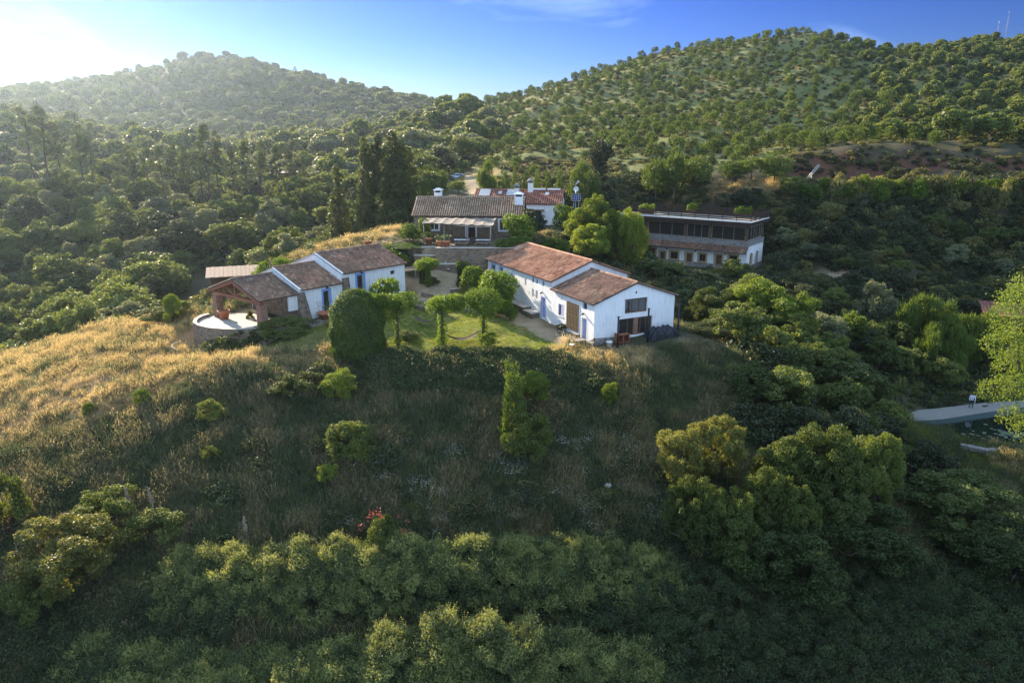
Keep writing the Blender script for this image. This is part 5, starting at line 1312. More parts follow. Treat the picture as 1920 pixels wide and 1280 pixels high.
proto('bush_near', 3, 2.0, mk_broad('oak', 11000, .062, 26, 3.0, 2.0, .5, 1.5, .9, (.16, .36), -.7), 2)
proto('bushb_near', 3, 2.0, mk_broad('bright', 10000, .062, 26, 3.0, 2.0, .5, 1.5, .9, (.16, .36), -.7), 2)
proto('broad', 6, 3.0, mk_broad('valley', 6500, .15, 30, Rz=2.6, rl=(.17, .38), low=-.65), 4)
proto('broadg', 6, 3.0, mk_broad('grey', 6500, .145, 30, Rz=2.6, rl=(.17, .38), low=-.65), 2)
proto('broadb', 6, 3.0, mk_broad('bright', 6500, .15, 30, Rz=2.6, rl=(.17, .38), low=-.65), 2)
proto('broadd', 6, 3.0, mk_broad('scrubd', 6500, .15, 26, Rz=2.6, rl=(.17, .38), low=-.65), 2)
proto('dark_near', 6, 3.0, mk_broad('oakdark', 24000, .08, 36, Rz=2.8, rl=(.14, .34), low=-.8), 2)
proto('bright_near', 6, 3.0, mk_broad('bright', 26000, .078, 40, Rz=2.8, rl=(.14, .34), low=-.8), 2)
proto('lime_near', 6, 3.0, mk_broad('lime', 22000, .085, 38, Rz=2.8, rl=(.14, .34), low=-.8), 2)
proto('bush', 2.4, 1.5, mk_broad('scrub', 1500, .12, 12, 2.4, 1.5, .4, 1.2, .8, (.3, .48), -.6), 3)
proto('bushd', 2.4, 1.5, mk_broad('scrubd', 1500, .12, 12, 2.4, 1.5, .4, 1.2, .8, (.3, .48), -.6), 3)
proto('bushv', 2.4, 1.5, mk_broad('vine', 3200, .095, 14, 2.4, 1.5, .4, 1.2, .8, (.3, .48), -.6), 2)
def mk_pine(n, ln, wd, H=4.2, Rr=1.9, nl=9):
    def f(r):
        lo = lobes_dome(r, nl + 3, Rr, H - 1.95, 1.8, (.36, .58), -.75)
        return (trunk_mesh('trunk', r, H - 2.2, .11, .9, 4, M['pbark'], .06), tuft_mesh('crown', r, lo, n, ln, wd, L['pine'], .75))
    return f
proto('ypine', 4.2, 1.9, mk_pine(2400, .42, .045), 3)
def mk_mpine(r):
    b = trunk_mesh('trunk', r, 10.2, .20, 1.9, 9, M['pbark'], .05, 1.0, .55); lo = []
    for i in range(26):
        z = r.uniform(5.6, 11.4); rad = (2.5 * (1 - (z - 5.0) / 9.5)) * r.uniform(.2, 1); a = r.uniform(0, PI2); s_ = r.uniform(.35, .75)
        lo.append((math.cos(a) * rad, math.sin(a) * rad, z, s_, s_ * .6))
    return b, tuft_mesh('crown', r, lo, 2600, .36, .045, L['mpine'], .5, (.3, 1.0))
proto('mpine', 12, 2.6, mk_mpine, 3)
def mk_con(r):
    lo = []
    for i in range(46):
        z = 1.2 + 11.6 * i / 46; rad = 1.75 * (1 - (z / 13.6) ** 1.7) * r.uniform(.35, .9) + .08; a = r.uniform(0, PI2); s_ = r.uniform(.4, .95) * (1.15 - z / 19)
        lo.append((math.cos(a) * rad, math.sin(a) * rad, z, s_, s_ * 1.25))
    return trunk_mesh('trunk', r, 11.0, .24, .8, 5, M['pbark'], .02, .8), crown_mesh('crown', r, lo, 6500, .20, L['conifer'], asp=.4, cull=.55)
proto('conifer', 14, 2.4, mk_con, 3)
def mk_feather(r):
    lo = lobes_dome(r, 9, 1.7, 2.0, 2.2, (.30, .5), -.6)
    return trunk_mesh('trunk', r, 1.3, .08, .7, 4), tuft_mesh('crown', r, lo, 4400, .42, .03, L['feather'], 1.3, (.5, 1.0))
proto('feather', 4.2, 1.8, mk_feather, 2)
def mk_columnar(r):
    lo = [(r.normal() * .1, r.normal() * .1, .5 + 3.2 * i / 12, .62 * (1.05 - .62 * i / 12), .55) for i in range(13)]
    return trunk_mesh('trunk', r, 1.2, .08, .3, 3), tuft_mesh('crown', r, lo, 2600, .26, .03, L['pine'], 1.2, (.5, 1.0))
proto('hedgecol', 4.2, .95, mk_columnar, 2)
cnt_used = {}
def tree(kind, x, y, z, H, Wd, name, label, cat, group=None, v=None, rz=None, small=False):
    pr = PROTO[kind]; v = cnt_used.get(kind, 0) if v is None else v; cnt_used[kind] = v + 1
    tr, cr = pr['var'][v % len(pr['var'])]
    t = thing(name, label, cat, (x, y, z - .05), random.uniform(0, PI2) if rz is None else rz, group)
    t.scale = (Wd / 2 / pr['R'], Wd / 2 / pr['R'], H / pr['H'])
    link('trunk', tr, t); link('crown', cr, t)
    return t
def depth(x, y, z): return y * cP - (z - HC) * sP
def place(kind, px, Y, ytop, wpx, name, label, cat, group=None, sink=0.0, v=None):
    if Y < 0: Y = hit(px, -Y)[1]
    x, y, z = xat(px, Y); zt = uy(px, ytop, Y)[2]
    H = max(zt - z, .6); Wm = wpx * depth(x, y, z) / FPX
    return tree(kind, x, y, z - sink, H + sink, Wm, name, label, cat, group, v)
TR, SH = 'tree', 'shrub'
# ---- trees and shrubs one can tell apart
for a in [
 ('bright_near', 1420, 84, 510, 150, 'broadleaf_tree', 'tallest bright tree of the clump just right of the farmhouse gable', TR),
 ('oak_near', 1335, 86, 522, 115, 'broadleaf_tree', 'left bright tree of the clump, nearest the farmhouse gable', TR),
 ('bright_near', 1492, 83, 538, 100, 'broadleaf_tree', 'right bright tree of the clump beside the farmhouse', TR),
 ('oak_near', 1375, 80, 562, 140, 'broadleaf_tree', 'front left tree of the bright clump beside the thin bare pole', TR),
 ('oak_near', 1462, 79, 575, 125, 'broadleaf_tree', 'front right tree of the bright clump beside the farmhouse', TR),
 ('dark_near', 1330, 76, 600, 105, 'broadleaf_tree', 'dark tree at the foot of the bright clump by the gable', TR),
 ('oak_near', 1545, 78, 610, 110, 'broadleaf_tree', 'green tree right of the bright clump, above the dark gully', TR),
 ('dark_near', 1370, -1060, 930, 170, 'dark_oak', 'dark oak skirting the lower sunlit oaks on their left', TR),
 ('lime_near', 1084, 107, 380, 58, 'broadleaf_tree', 'left low light green tree beside the red roofed house', TR),
 ('lime_near', 1113, 107.5, 349, 62, 'broadleaf_tree', 'tallest light green tree between the red roofed house and guest house', TR),
 ('lime_near', 1142, 105, 378, 74, 'broadleaf_tree', 'middle green tree left of the guest house', TR),
 ('lime_near', 1182, 104.5, 375, 66, 'broadleaf_tree', 'yellow-green tree overlapping the left end of the guest house', TR),
 ('lime_near', 1108, 102.5, 410, 80, 'broadleaf_tree', 'lower green tree above the farmhouse ridge', TR),
 ('bush_near', 868, 84.8, 522, 22, 'garden_bush', 'small clipped bush at the foot of the vine-covered post', SH),
 ('bush_near', 812, 88, 515, 26, 'garden_bush', 'small dark bush left of the dirt yard', SH),
 ('bushv', 700, 76.5, 545, 44, 'garden_bush', 'leafy bush behind the arch of the dome hedge', SH),
 ('bush_near', 852, 80.5, 570, 30, 'garden_bush', 'low shaded bush on the garden step behind the hammock lawn', SH),
 ('bushv', 955, 77.5, 556, 30, 'garden_bush', 'low bush at the foot of the clump beside the farmhouse steps', SH),
 ('broad', 1238, 101, 482, 92, 'fig_tree', 'dark glossy fig tree behind the farmhouse roof', TR),
 ('broadd', 1312, 99, 505, 84, 'broadleaf_tree', 'low dark tree between the farmhouse and the guest house doors', TR),
 ('broadg', 1640, 97, 512, 84, 'broadleaf_tree', 'pale grey-green tree standing below the stone path in the gully', TR),
 ('broadg', 1540, 86, 582, 95, 'broadleaf_tree', 'grey-green tree behind the big bright gully tree', TR),
 ('broadb', 1590, 88, 578, 75, 'broadleaf_tree', 'lit broadleaf tree left of the feathery saplings', TR),
 ('broad', 1480, 75, 640, 150, 'broadleaf_tree', 'dark tree below the right corner of the farmhouse terrace', TR),
 ('broad', 1565, 74, 665, 170, 'broadleaf_tree', 'blue-green shaded tree in the middle of the gully', TR),
 ('broadd', 1420, 69, 690, 130, 'broadleaf_tree', 'shaded tree at the dry bank right of the farmhouse', TR),
 ('gold_near', 1280, 53.2, 772, 125, 'olive_oak', 'olive-gold oak on the slope below the tarpaulin heap', TR),
 ('gold_near', 1340, 53.5, 757, 115, 'olive_oak', 'taller olive-gold oak right of the first on the slope below the tarpaulin heap', TR),
 ('oak_near', 1462, 52, 806, 140, 'spreading_oak', 'leftmost of the upper row of sunlit foreground oaks', TR),
 ('oak_near', 1525, 52, 772, 165, 'spreading_oak', 'tallest of the upper row of sunlit foreground oaks', TR),
 ('oak_near', 1592, 52.6, 790, 130, 'spreading_oak', 'oak right of the tallest sunlit foreground oak', TR),
 ('oak_near', 1642, 53.4, 796, 95, 'spreading_oak', 'rightmost slim oak of the sunlit foreground oaks', TR),
 ('oak_near', 1290, 48, 870, 120, 'spreading_oak', 'lower left sunlit oak below the olive-gold oaks', TR),
 ('oak_near', 1365, 47.6, 888, 110, 'spreading_oak', 'small sunlit oak second from the left in the lower row', TR),
 ('oak_near', 1425, 48.6, 858, 115, 'spreading_oak', 'sunlit oak third from the left in the lower row', TR),
 ('oak_near', 1482, 48, 886, 105, 'spreading_oak', 'rightmost sunlit oak of the lower row', TR),
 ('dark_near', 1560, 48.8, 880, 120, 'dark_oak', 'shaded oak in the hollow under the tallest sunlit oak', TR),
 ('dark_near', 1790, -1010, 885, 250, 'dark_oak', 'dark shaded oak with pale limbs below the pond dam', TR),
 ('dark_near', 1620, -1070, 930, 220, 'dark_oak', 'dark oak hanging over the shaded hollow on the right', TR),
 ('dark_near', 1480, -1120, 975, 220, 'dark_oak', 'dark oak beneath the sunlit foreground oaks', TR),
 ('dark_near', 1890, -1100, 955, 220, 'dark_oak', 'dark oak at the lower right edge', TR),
 ('bushb_near', 1000, -765, 690, 84, 'round_shrub', 'bright green shrub beside the pale columnar juniper', SH),
 ('hedgecol', 962, -825, 676, 66, 'juniper', 'tall pale columnar juniper on the dark slope below the lawn', TR),
 ('bush_near', 990, -865, 762, 100, 'round_shrub', 'dark shrub at the foot of the columnar juniper', SH),
 ('bushb_near', 640, -748, 688, 86, 'round_shrub', 'bright shrub below the clipped dome hedge', SH),
 ('bush_near', 655, -865, 782, 110, 'round_shrub', 'dull green shrub halfway down the slope below the dome hedge', SH),
 ('bushb_near', 616, -912, 866, 50, 'round_shrub', 'small bright bush alone in the shaded slope', SH),
 ('bushb_near', 268, -764, 724, 42, 'round_shrub', 'small rounded bright bush in the dry field', SH),
 ('bushb_near', 167, -778, 752, 28, 'round_shrub', 'smallest bright bush in the dry field', SH),
 ('bush_near', 397, -868, 830, 40, 'round_shrub', 'little green bush at the shaded edge of the field', SH),
 ('bush_near', 400, -795, 742, 60, 'round_shrub', 'dull green bush at the top of the slope below the track', SH),
 ('bushb_near', 1145, -762, 712, 46, 'round_shrub', 'small bright bush below the dry grass at the farmhouse corner', SH),
 ('bush_near', 560, -745, 690, 100, 'round_shrub', 'dark shrub under the dry grass fringe left of the dome hedge', SH),
 ('gold_near', 130, -1115, 950, 215, 'olive_bush', 'large rounded yellow-green bush in the left foreground', SH),
 ('bush_near', 15, -1010, 872, 110, 'round_shrub', 'bright leaved bush at the left edge of the picture', SH),
 ('bush_near', 200, -985, 905, 120, 'round_shrub', 'green bush behind the large yellow-green foreground bush', SH),
 ('bush_near', 300, -1010, 948, 130, 'round_shrub', 'shaded green bush right of the large foreground bush', SH),
 ('bush_near', 80, -1150, 1050, 130, 'round_shrub', 'shaded bush below the large yellow-green foreground bush', SH),
 ('bushb_near', 325, 80, 545, 40, 'young_cypress', 'small yellow-tipped bush at the far edge of the field', SH),
 ('bush_near', 335, 82, 558, 62, 'round_shrub', 'dark bush with the yellow-tipped bush left of the porch', SH),
 ('bush_near', 295, 81.5, 572, 72, 'round_shrub', 'low dark bush at the field edge left of the porch', SH),
 ('bush_near', 470, 77.5, 578, 20, 'round_shrub', 'tuft of green in the round terrace wall', SH),
 ('bush_near', 440, 71.6, 612, 105, 'terrace_shrub', 'dark shrub against the round terrace wall', SH),
 ('bush_near', 530, 72.5, 590, 120, 'terrace_shrub', 'dark shrub below the porch parapet', SH),
 ('bush_near', 490, 72.2, 605, 60, 'terrace_shrub', 'dark shrub between the two larger terrace shrubs', SH),
 ('bushv', 727, 79, 514, 60, 'garden_bush', 'round fresh bush against the far cottage wall', SH),
 ('bushv', 890, 86, 490, 55, 'garden_bush', 'bright garden bush at the back left of the farmhouse', SH),
 ('bushv', 930, 82, 500, 75, 'garden_bush', 'bigger bright garden bush near the farmhouse blue window', SH),
 ('bushv', 915, 79.5, 512, 70, 'garden_bush', 'front garden bush of the clump beside the farmhouse', SH),
 ('bushv', 945, 80, 530, 55, 'garden_bush', 'lowest garden bush touching the farmhouse wall', SH),
 ('bushv', 768, 97, 413, 44, 'garden_bush', 'yellow-green climbing bush at the left end of the stone house', SH),
 ('bushv', 762, 94.5, 455, 85, 'creeper_mound', 'vivid creeper mound over the back end of the cottage roof', SH),
 ('bushv', 735, 92, 462, 60, 'creeper_mound', 'creeper spreading across the ridge of the cottage roof', SH),
 ('bushv', 968, 97.5, 396, 75, 'creeper_mound', 'tall bright creeper on the right end of the stone house', SH),
 ('broadd', 992, 99.5, 388, 62, 'creeper_mound', 'dark creeper climbing the gable of the stone house', SH),
 ('bushv', 965, 93.5, 440, 72, 'garden_bush', 'clipped round bush right of the picnic terrace', SH),
 ('bushv', 1040, 99, 442, 62, 'garden_bush', 'dark green bush above the farmhouse ridge', SH),
 ('bushv', 1057, 114, 376, 46, 'creeper_mound', 'bright creeper at the corner of the red roofed house', SH),
 ('bushv', 795, 98, 405, 28, 'creeper_mound', 'yellow-green vine over the left window of the stone house', SH),
 ('bushv', 495, 86, 483, 44, 'garden_bush', 'round lit bush beside the pinkish shed roof', SH),
 ('bushv', 528, 88, 478, 40, 'garden_bush', 'smaller lit bush behind the porch roof', SH),
 ('bushv', 1058, 74.5, 604, 28, 'potted_bush', 'small bright plant behind the bicycle', SH),
 ('bushb_near', 920, 68.4, 618, 46, 'spiky_plant', 'clump of green leaves at the foot of the right hammock tree', SH),
 ('bush_near', 760, 70, 618, 60, 'garden_bush', 'leafy bush at the foot of the left vine tree', SH),
 ('bush_near', 155, 86, 596, 50, 'round_shrub', 'grey shrub standing in the dry grass at the far edge of the field', SH),
 ('ypine', 860, 141, 340, 40, 'round_pine', 'small round bush below the parked car', SH),
 ('hedgecol', 800, 118, 335, 42, 'garden_bush', 'upright shrub behind the left chimney of the stone house', SH),
 ('ypine', 806, 150, 308, 34, 'round_pine', 'left round pine by the parked car', TR),
 ('ypine', 826, 147, 318, 30, 'round_pine', 'right round pine by the parked car', TR),
 ('feather', 913, 128, 303, 48, 'cypress_bush', 'large dark rounded cypress at the left end of the hedge row', TR),
 ('ypine', 1088, 131, 308, 40, 'cypress_bush', 'rounded conifer at the right end of the hedge row', TR),
 ('ypine', 1108, 128, 318, 34, 'cypress_bush', 'smaller conifer behind the solar panel', TR),
 ('broadd', 1125, 140, 255, 50, 'bare_tree', 'thin dark tree beside the tall utility pole', TR)]:
    kd, px_, Y_, yt_, w_, nm, lab, cat = a
    place(kd, px_, Y_, yt_, w_, nm, lab, cat)
for i, px_ in enumerate((948, 966, 985, 1006, 1028, 1050)):
    place('hedgecol', px_, 127 + .3 * i, 318 + (i % 2) * 3, 30, 'hedge_cypress', 'clipped upright cypress in the row behind the red roofed house', TR, 'cypress row behind the red roofed house')
for px_, Y_, yt_, w_, lab in ((1228, 135, 296, 52, 'leftmost'), (1262, 133, 294, 56, 'second from left'), (1302, 134, 290, 62, 'third from left'), (1372, 133, 300, 50, 'third from right'), (1408, 132, 298, 52, 'second from right'), (1452, 131, 284, 62, 'rightmost and biggest')):
    place('ypine', px_, Y_, yt_, w_, 'umbrella_pine', lab + ' of the round pines along the track above the guest house', TR, 'round pines along the track')
for px_, Y_, yt_, w_, lab in ((692, 124, 242, 58, 'leftmost and slim'), (716, 122, 236, 66, 'second from left'), (744, 118, 232, 92, 'third, broad and tallest'), (770, 122, 262, 70, 'rightmost and shorter'), (640, 128, 296, 58, 'separate short'), (704, 125, 258, 60, 'low rear left'), (730, 121, 262, 76, 'low rear middle'), (757, 119.5, 248, 74, 'ragged front right')):
    place('conifer', px_, Y_, yt_, w_, 'dark_conifer', lab + ' dark conifer of the group left of the stone house', TR, 'dark conifers left of the stone house')
for px_, Y_, yt_, w_, lab in ((1712, 93, 546, 82, 'tallest pale'), (1762, 92, 568, 70, 'left-hand'), (1805, 92, 584, 75, 'middle'), (1845, 91, 584, 75, 'right-hand'), (1735, 89, 600, 70, 'front left'), (1785, 88.5, 612, 70, 'front right')):
    place('feather', px_, Y_, yt_, w_, 'feathery_tree', lab + ' feathery tree in the hedge row behind the pond', TR, 'feathery trees behind the pond')
tall = [(70, 205, 195, 50), (100, 190, 194, 62), (122, 196, 226, 40), (168, 190, 228, 44), (182, 186, 252, 34), (398, 172, 230, 44), (420, 174, 238, 36), (385, 176, 262, 36), (470, 170, 262, 40), (250, 182, 268, 34), (285, 178, 262, 36), (310, 180, 272, 34), (335, 178, 266, 36), (355, 182, 270, 32), (445, 176, 272, 34), (500, 176, 262, 42), (525, 172, 270, 40), (548, 176, 280, 34), (262, 176, 282, 30), (230, 184, 290, 30), (575, 178, 290, 30)]
for i, (px_, Y_, yt_, w_) in enumerate(tall):
    lab = {0: 'leftmost tall pine of the pair rising above the left-hand woods', 1: 'tallest flat-topped pine rising above the left-hand woods', 5: 'tallest dark pine in the middle of the valley pine stand'}.get(i)
    place('mpine', px_, Y_, yt_, w_, 'tall_pine', lab or 'tall slender pine with sparse dark crown in the valley pine stand', TR, None if lab else 'pines of the valley stand')
# ---- vine-covered trees of the hammock lawn and the clipped dome
def leafy(name, label, cat, loc, lobes, n, leaf, mat, trunk=None, group=None, seed=0):
    r = np.random.default_rng(seed); t = thing(name, label, cat, loc, 0, group)
    if trunk: b = MB(); b.tube(trunk[0], trunk[1], 8); b.build('trunk', M['bark'], t)
    link('crown', crown_mesh('crown', r, lobes, n, leaf, L[mat], cull=.6), t); return t
def vine_tree(px_, py_, ytop, wpx, label, seed, reach=(0, 0), col=.34, mat='vine', flat=.34, colh=1.0):
    x, y, z = hit(px_, py_); k_ = depth(x, y, z) / FPX; Ht = uy(px_, ytop, y)[2] - z; Wm = wpx * k_ / 2
    r = np.random.default_rng(seed); lo = []
    for i in range(16):
        a = r.uniform(0, PI2); rad = Wm * .68 * math.sqrt(r.random()); s_ = r.uniform(.3, .5) * Wm
        lo.append((math.cos(a) * rad + reach[0] * r.random(), math.sin(a) * rad * .9, Ht - s_ * .9 - r.uniform(0, .18) * Ht, s_, s_ * .8))
    for i in range(9): lo.append((r.normal() * .06, r.normal() * .06, .25 + (Ht * .75 - .2) * i / 9 * colh, col * r.uniform(.8, 1.2) * (1.25 if i < 2 else 1), .4))
    return leafy('vine_tree', label, TR, (x, y, z), lo, 7500, .085, mat, ([(0, 0, -.3), (.05, 0, Ht * .5), (0, .05, Ht * .85)], [.16, .13, .08]), 'vine-covered trees of the hammock lawn', seed)
vine_tree(746, 656, 545, 84, 'left vine-covered tree touching the clipped dome hedge', 51)
vine_tree(829, 650, 550, 66, 'middle vine-covered tree holding the left end of the hammock', 52, (.9, 0))
vine_tree(906, 645, 540, 84, 'right vine-covered tree holding the right end of the hammock', 53, (-.6, 0))
vine_tree(803, 537, 485, 46, 'small umbrella-shaped vine tree at the edge of the dirt yard', 54, col=.3)
vine_tree(866, 538, 489, 26, 'slender vine-covered post in the dirt yard', 55, col=.42, mat='topiary')
x, y, z = hit(672, 662); r = np.random.default_rng(61)
t = thing('dome_hedge', 'big clipped dome-shaped hedge at the edge of the lawn', 'hedge', (x, y, z))
def dome_pts(n, rx, ry, h, rtop):
    u = r.uniform(0, 1, n); a = r.uniform(0, PI2, n); P = np.zeros((n, 3)); Nn = np.zeros((n, 3))
    side = u < .55; hz_ = h - rtop
    P[side] = np.stack([rx * np.cos(a[side]), ry * np.sin(a[side]), r.uniform(0, hz_, side.sum())], 1); Nn[side] = np.stack([np.cos(a[side]), np.sin(a[side]), np.zeros(side.sum())], 1)
    k = ~side; d = unit(r.normal(size=(k.sum(), 3))); d[:, 2] = abs(d[:, 2]); d = d / (np.abs(d) ** 2.1).sum(1, keepdims=True) ** (1 / 2.1); P[k] = d * [rx, ry, rtop] + [0, 0, hz_]; Nn[k] = d
    w_ = 1 + .05 * np.sin(P[:, 2:3] * 3 + P[:, :1] * 2) + .04 * np.sin(P[:, 1:2] * 4.1 + P[:, 2:3] * 2.2)
    return P * np.concatenate([w_, w_, np.ones_like(w_)], 1) + r.normal(size=P.shape) * .07, unit(Nn + r.normal(size=P.shape) * .55 + [0, 0, .2])
kz = depth(x, y, z) / FPX; Hd = uy(672, 544, y)[2] - z
P, Nn = dome_pts(26000, 48 * kz, 1.9, Hd, Hd * .55); V, F_ = diamonds(P, Nn, .08 * r.uniform(.6, 1.4, len(P)), .55, r)
link('foliage', npmesh('foliage', V, F_, [L['topiary']], r.uniform(0, .3, len(F_))), t)
V, F_ = blades(P[::9], unit(Nn[::9] + [0, 0, .5]), .28, .02, r); link('shoots', npmesh('shoots', V, F_, [L['vine']], r.uniform(0, .3, len(F_))), t)
b = MB(); b.tube([(0, 0, -.3), (0, 0, Hd * .6)], [.2, .12], 7); b.build('trunk', M['bark'], t)
b = MB(); cap_ = [(44 * kz * .62, 0), (44 * kz * .62, Hd - 2.4), (44 * kz * .5, Hd - 1.5), (44 * kz * .25, Hd - .8), (.05, Hd - .6)]; b.lathe(cap_, 18); b.build('inner_branches', M['bark'], t)
lo = [(1.6 + i * .35, .1, Hd * .80 + .25 * math.sin(i * .7), .6, .55) for i in range(6)]
leafy('arch_bough', 'leafy arch joining the dome hedge to the left vine tree', 'hedge', (x, y, z), lo, 3000, .085, 'vine', ([(1.3, .1, Hd * .75), (3.6, .1, Hd * .8)], [.06, .05]), None, 62)
E_ = [uy(*p, 60) for p in [(1905,600),(1880,645),(1925,570),(1940,640),(1900,690),(1868,735),(1895,725),(1930,715),(1905,785),(1930,800),(1960,560),(1975,680)]]
ex, ey_, ez = xat(1985, 61)
leafy('edge_tree', 'near sunlit tree with layered boughs at the right edge above the pond', TR, (ex, ey_, ez), [(p[0] - ex, p[1] - ey_ + (i % 3 - 1) * .5, p[2] - ez, rad * .043, rad * .034) for i, (p, rad) in enumerate(zip(E_, (46, 32, 40, 55, 34, 26, 34, 40, 26, 34, 60, 60)))], 15000, .10, 'bright', ([(0, 0, -.5), (-.5, -.4, (E_[8][2] - ez) * .6), (E_[4][0] - ex + .6, -.8, E_[4][2] - ez), (E_[0][0] - ex + .3, -.6, E_[0][2] - ez)], [.24, .2, .12, .05]), None, 77)
# slatted trellis between cottage and yard
x, y, z = hit(765, 541); t = thing('garden_trellis', 'grey slatted trellis with climbers beside the far cottage wall', 'trellis', (x, y, z), R(38))
for px_, py_ in ((-1.6, -.8), (1.6, -.8), (-1.6, .8), (1.6, .8)): b = MB(); b.tube([(px_, py_, -.3), (px_, py_, 2.3)], .06, 6); b.build('post', M['greywood'], t)
b = MB()
for i in range(11): b.box(-1.9 + i * .36, -1.82 + i * .36, -1.2, 1.2, 2.36, 2.42)
b.box(-1.9, 1.9, -.85, -.75, 2.27, 2.355); b.box(-1.9, 1.9, .75, .85, 2.27, 2.355); b.build('slat_roof', M['greywood'], t)
link('climber', crown_mesh('climber', np.random.default_rng(3), [(1.6, -.8, .4 + .4 * i, .38, .4) for i in range(5)] + [(-1.6, -.8, .4 + .4 * i, .3, .4) for i in range(4)], 1800, .085, L['topiary']), t)
# plants on the roof deck and vines over its rail
for (lx, ly, wv, lab) in ((-17.5, 1, 2.6, 'leafy planter at the left end of the roof terrace'), (-12, 6.8, 1.4, 'planter behind the middle of the roof terrace rail'), (-3.0, 5.5, 2.6, 'long leafy planter at the right end of the roof terrace')):
    x, y = TB(lx, ly); t = thing('planter', lab, 'planter', (x, y, 6.89), tA, 'planters on the roof terrace')
    b = MB(); b.box(-wv / 2, wv / 2, -.25, .25, 0, .45); b.box(-wv / 2 - .04, wv / 2 + .04, -.29, .29, .45, .5); b.build('box', M['wood'], t)
    link('foliage', crown_mesh('foliage', np.random.default_rng(int(wv * 10)), [(-wv / 2 + wv * (i + .5) / 6, 0, .8 + .15 * (i % 3), .36, .5) for i in range(6)], 900, .1, L['vine']), t)

# ------------------------------------------------------------------ woods of countable trees
def poisson(n, x0, x1, y0, y1, ok, dist, seed):
    r = np.random.default_rng(seed); out = []; cell = {}
    X = r.uniform(x0, x1, n); Yv = r.uniform(y0, y1, n); K = ok(X, Yv); Dd = dist(X, Yv)
    for x, y, k_, d in zip(X, Yv, K, Dd):
        if not k_: continue
        c_ = (int(x // 4), int(y // 4)); rad = int(d // 4) + 1; good = True
        for i in range(-rad, rad + 1):
            for j in range(-rad, rad + 1):
                for q in cell.get((c_[0] + i, c_[1] + j), ()):
                    if (q[0] - x) ** 2 + (q[1] - y) ** 2 < d * d: good = False; break
                if not good: break
            if not good: break
        if good: out.append((x, y)); cell.setdefault(c_, []).append((x, y))
    return np.array(out)
KEEP = [wpoly(p) for p in ([(-260,735),(0,668),(130,634),(262,606),(330,560),(385,500),(560,484),(660,448),(735,424),(775,402),(985,402),(1060,425),(1020,470),(1290,640),(1400,690),(1080,680),(650,690),(0,880),(-260,930)], [(860,345),(880,326),(935,316),(935,330),(905,352),(893,384),(870,384)])]
BLD = [[CT(-5, -1.5), CT(20, -1.5), CT(20, 11), CT(-5, 11)], [RH(-2, -3), RH(11, -3), RH(11, 26), RH(-2, 26)], [TB(-23, -4), TB(2, -4), TB(2, 9), TB(-23, 9)], [(-16, 90), (3, 90), (4, 108), (-16, 108)], [(-8, 110), (11, 110), (11, 131), (-8, 131)]]
def clear(x, y, mrg=0.0):
    m_ = np.ones(np.shape(x), bool)
    for p in KEEP + BLD: m_ &= poly_sd(x, y, p) > mrg
    for p in REG['dirt'] + REG['track']: m_ &= poly_sd(x, y, p) > mrg * .6
    return m_ & (poly_sd(x, y, POND) > mrg + .5)
LB_Y = [84, 88, 94, 100, 108, 116, 130, 160, 200, 260, 900]; LB_X = [-66, -46, -36, -29, -24, -19, -15, -19, -14, 0, -10]
def leftzone(x, y): return (x < np.interp(y, LB_Y, LB_X)) & (x > -.74 * y - 14) & clear(x, y, 2.0)
pts = poisson(9000, -175, 0, 86, 212, leftzone, lambda x, y: 4.4 + (y - 86) * .016, 5)
order = np.argsort(pts[:, 1]); pts = pts[order][:290]
zz = hz(pts[:, 0], pts[:, 1])
rr = random.Random(9)
for (x, y), z in zip(pts, zz):
    kd = rr.choices(['broad', 'broadg', 'broadd'], [.74, .16, .10])[0]
    H = rr.uniform(4.2, 8.6); Wm = H * rr.uniform(.85, 1.25)
    lab, nm = {'broad': ('green broadleaf tree of the dense valley woods left of the cottage', 'valley_tree'), 'broadg': ('grey-green tree of the dense valley woods left of the cottage', 'grey_valley_tree'), 'broadd': ('dark crowned tree of the dense valley woods left of the cottage', 'dark_valley_tree')}[kd]
    tree(kd, x, y, z, H, Wm, nm, lab, TR, {'broad': 'green trees of the valley woods', 'broadg': 'grey-green trees of the valley woods', 'broadd': 'dark trees of the valley woods'}[kd])
# bank and gully shrubs right of the guest house
def bankzone(x, y):
    px_, py_ = proj(x, y, hz(x, y)); return (px_ > 1150) & (px_ < 2000) & (y > 92) & (y < 129) & (x > 30) & clear(x, y, 1.0) & ((y > 108) | (px_ > 1480)) & (poly_sd(x, y, REG['dirt'][-1]) > 1)
pb_ = poisson(4000, 28, 105, 88, 129, bankzone, lambda x, y: 2.5 + 0 * x, 15)
zz = hz(pb_[:, 0], pb_[:, 1])
for (x, y), z in zip(pb_[:240], zz):
    kd = rr.choices(['bush', 'bushd', 'broadd', 'broad', 'broadg'], [.3, .38, .14, .12, .06])[0]; s_ = rr.uniform(.7, 1.25)
    big = kd.startswith('broad')
    tree(kd, x, y, z - .2, (3.6 if big else 2.5) * s_, (4.2 if big else 3.6) * s_, {'bush': 'olive_shrub', 'bushd': 'dark_shrub', 'broadd': 'dark_small_tree', 'broad': 'small_green_tree', 'broadg': 'small_grey_tree'}[kd],
         {'bush': 'olive green shrub on the steep bank right of the guest house', 'bushd': 'dark shrub on the steep bank right of the guest house', 'broadd': 'small dark tree on the steep bank right of the guest house', 'broad': 'small green tree on the steep bank right of the guest house', 'broadg': 'small grey-leaved tree on the steep bank right of the guest house'}[kd], SH if not big else TR, {'bush': 'olive shrubs of the bank', 'bushd': 'dark shrubs of the bank', 'broadd': 'small dark trees of the bank', 'broad': 'small green trees of the bank', 'broadg': 'small grey trees of the bank'}[kd])
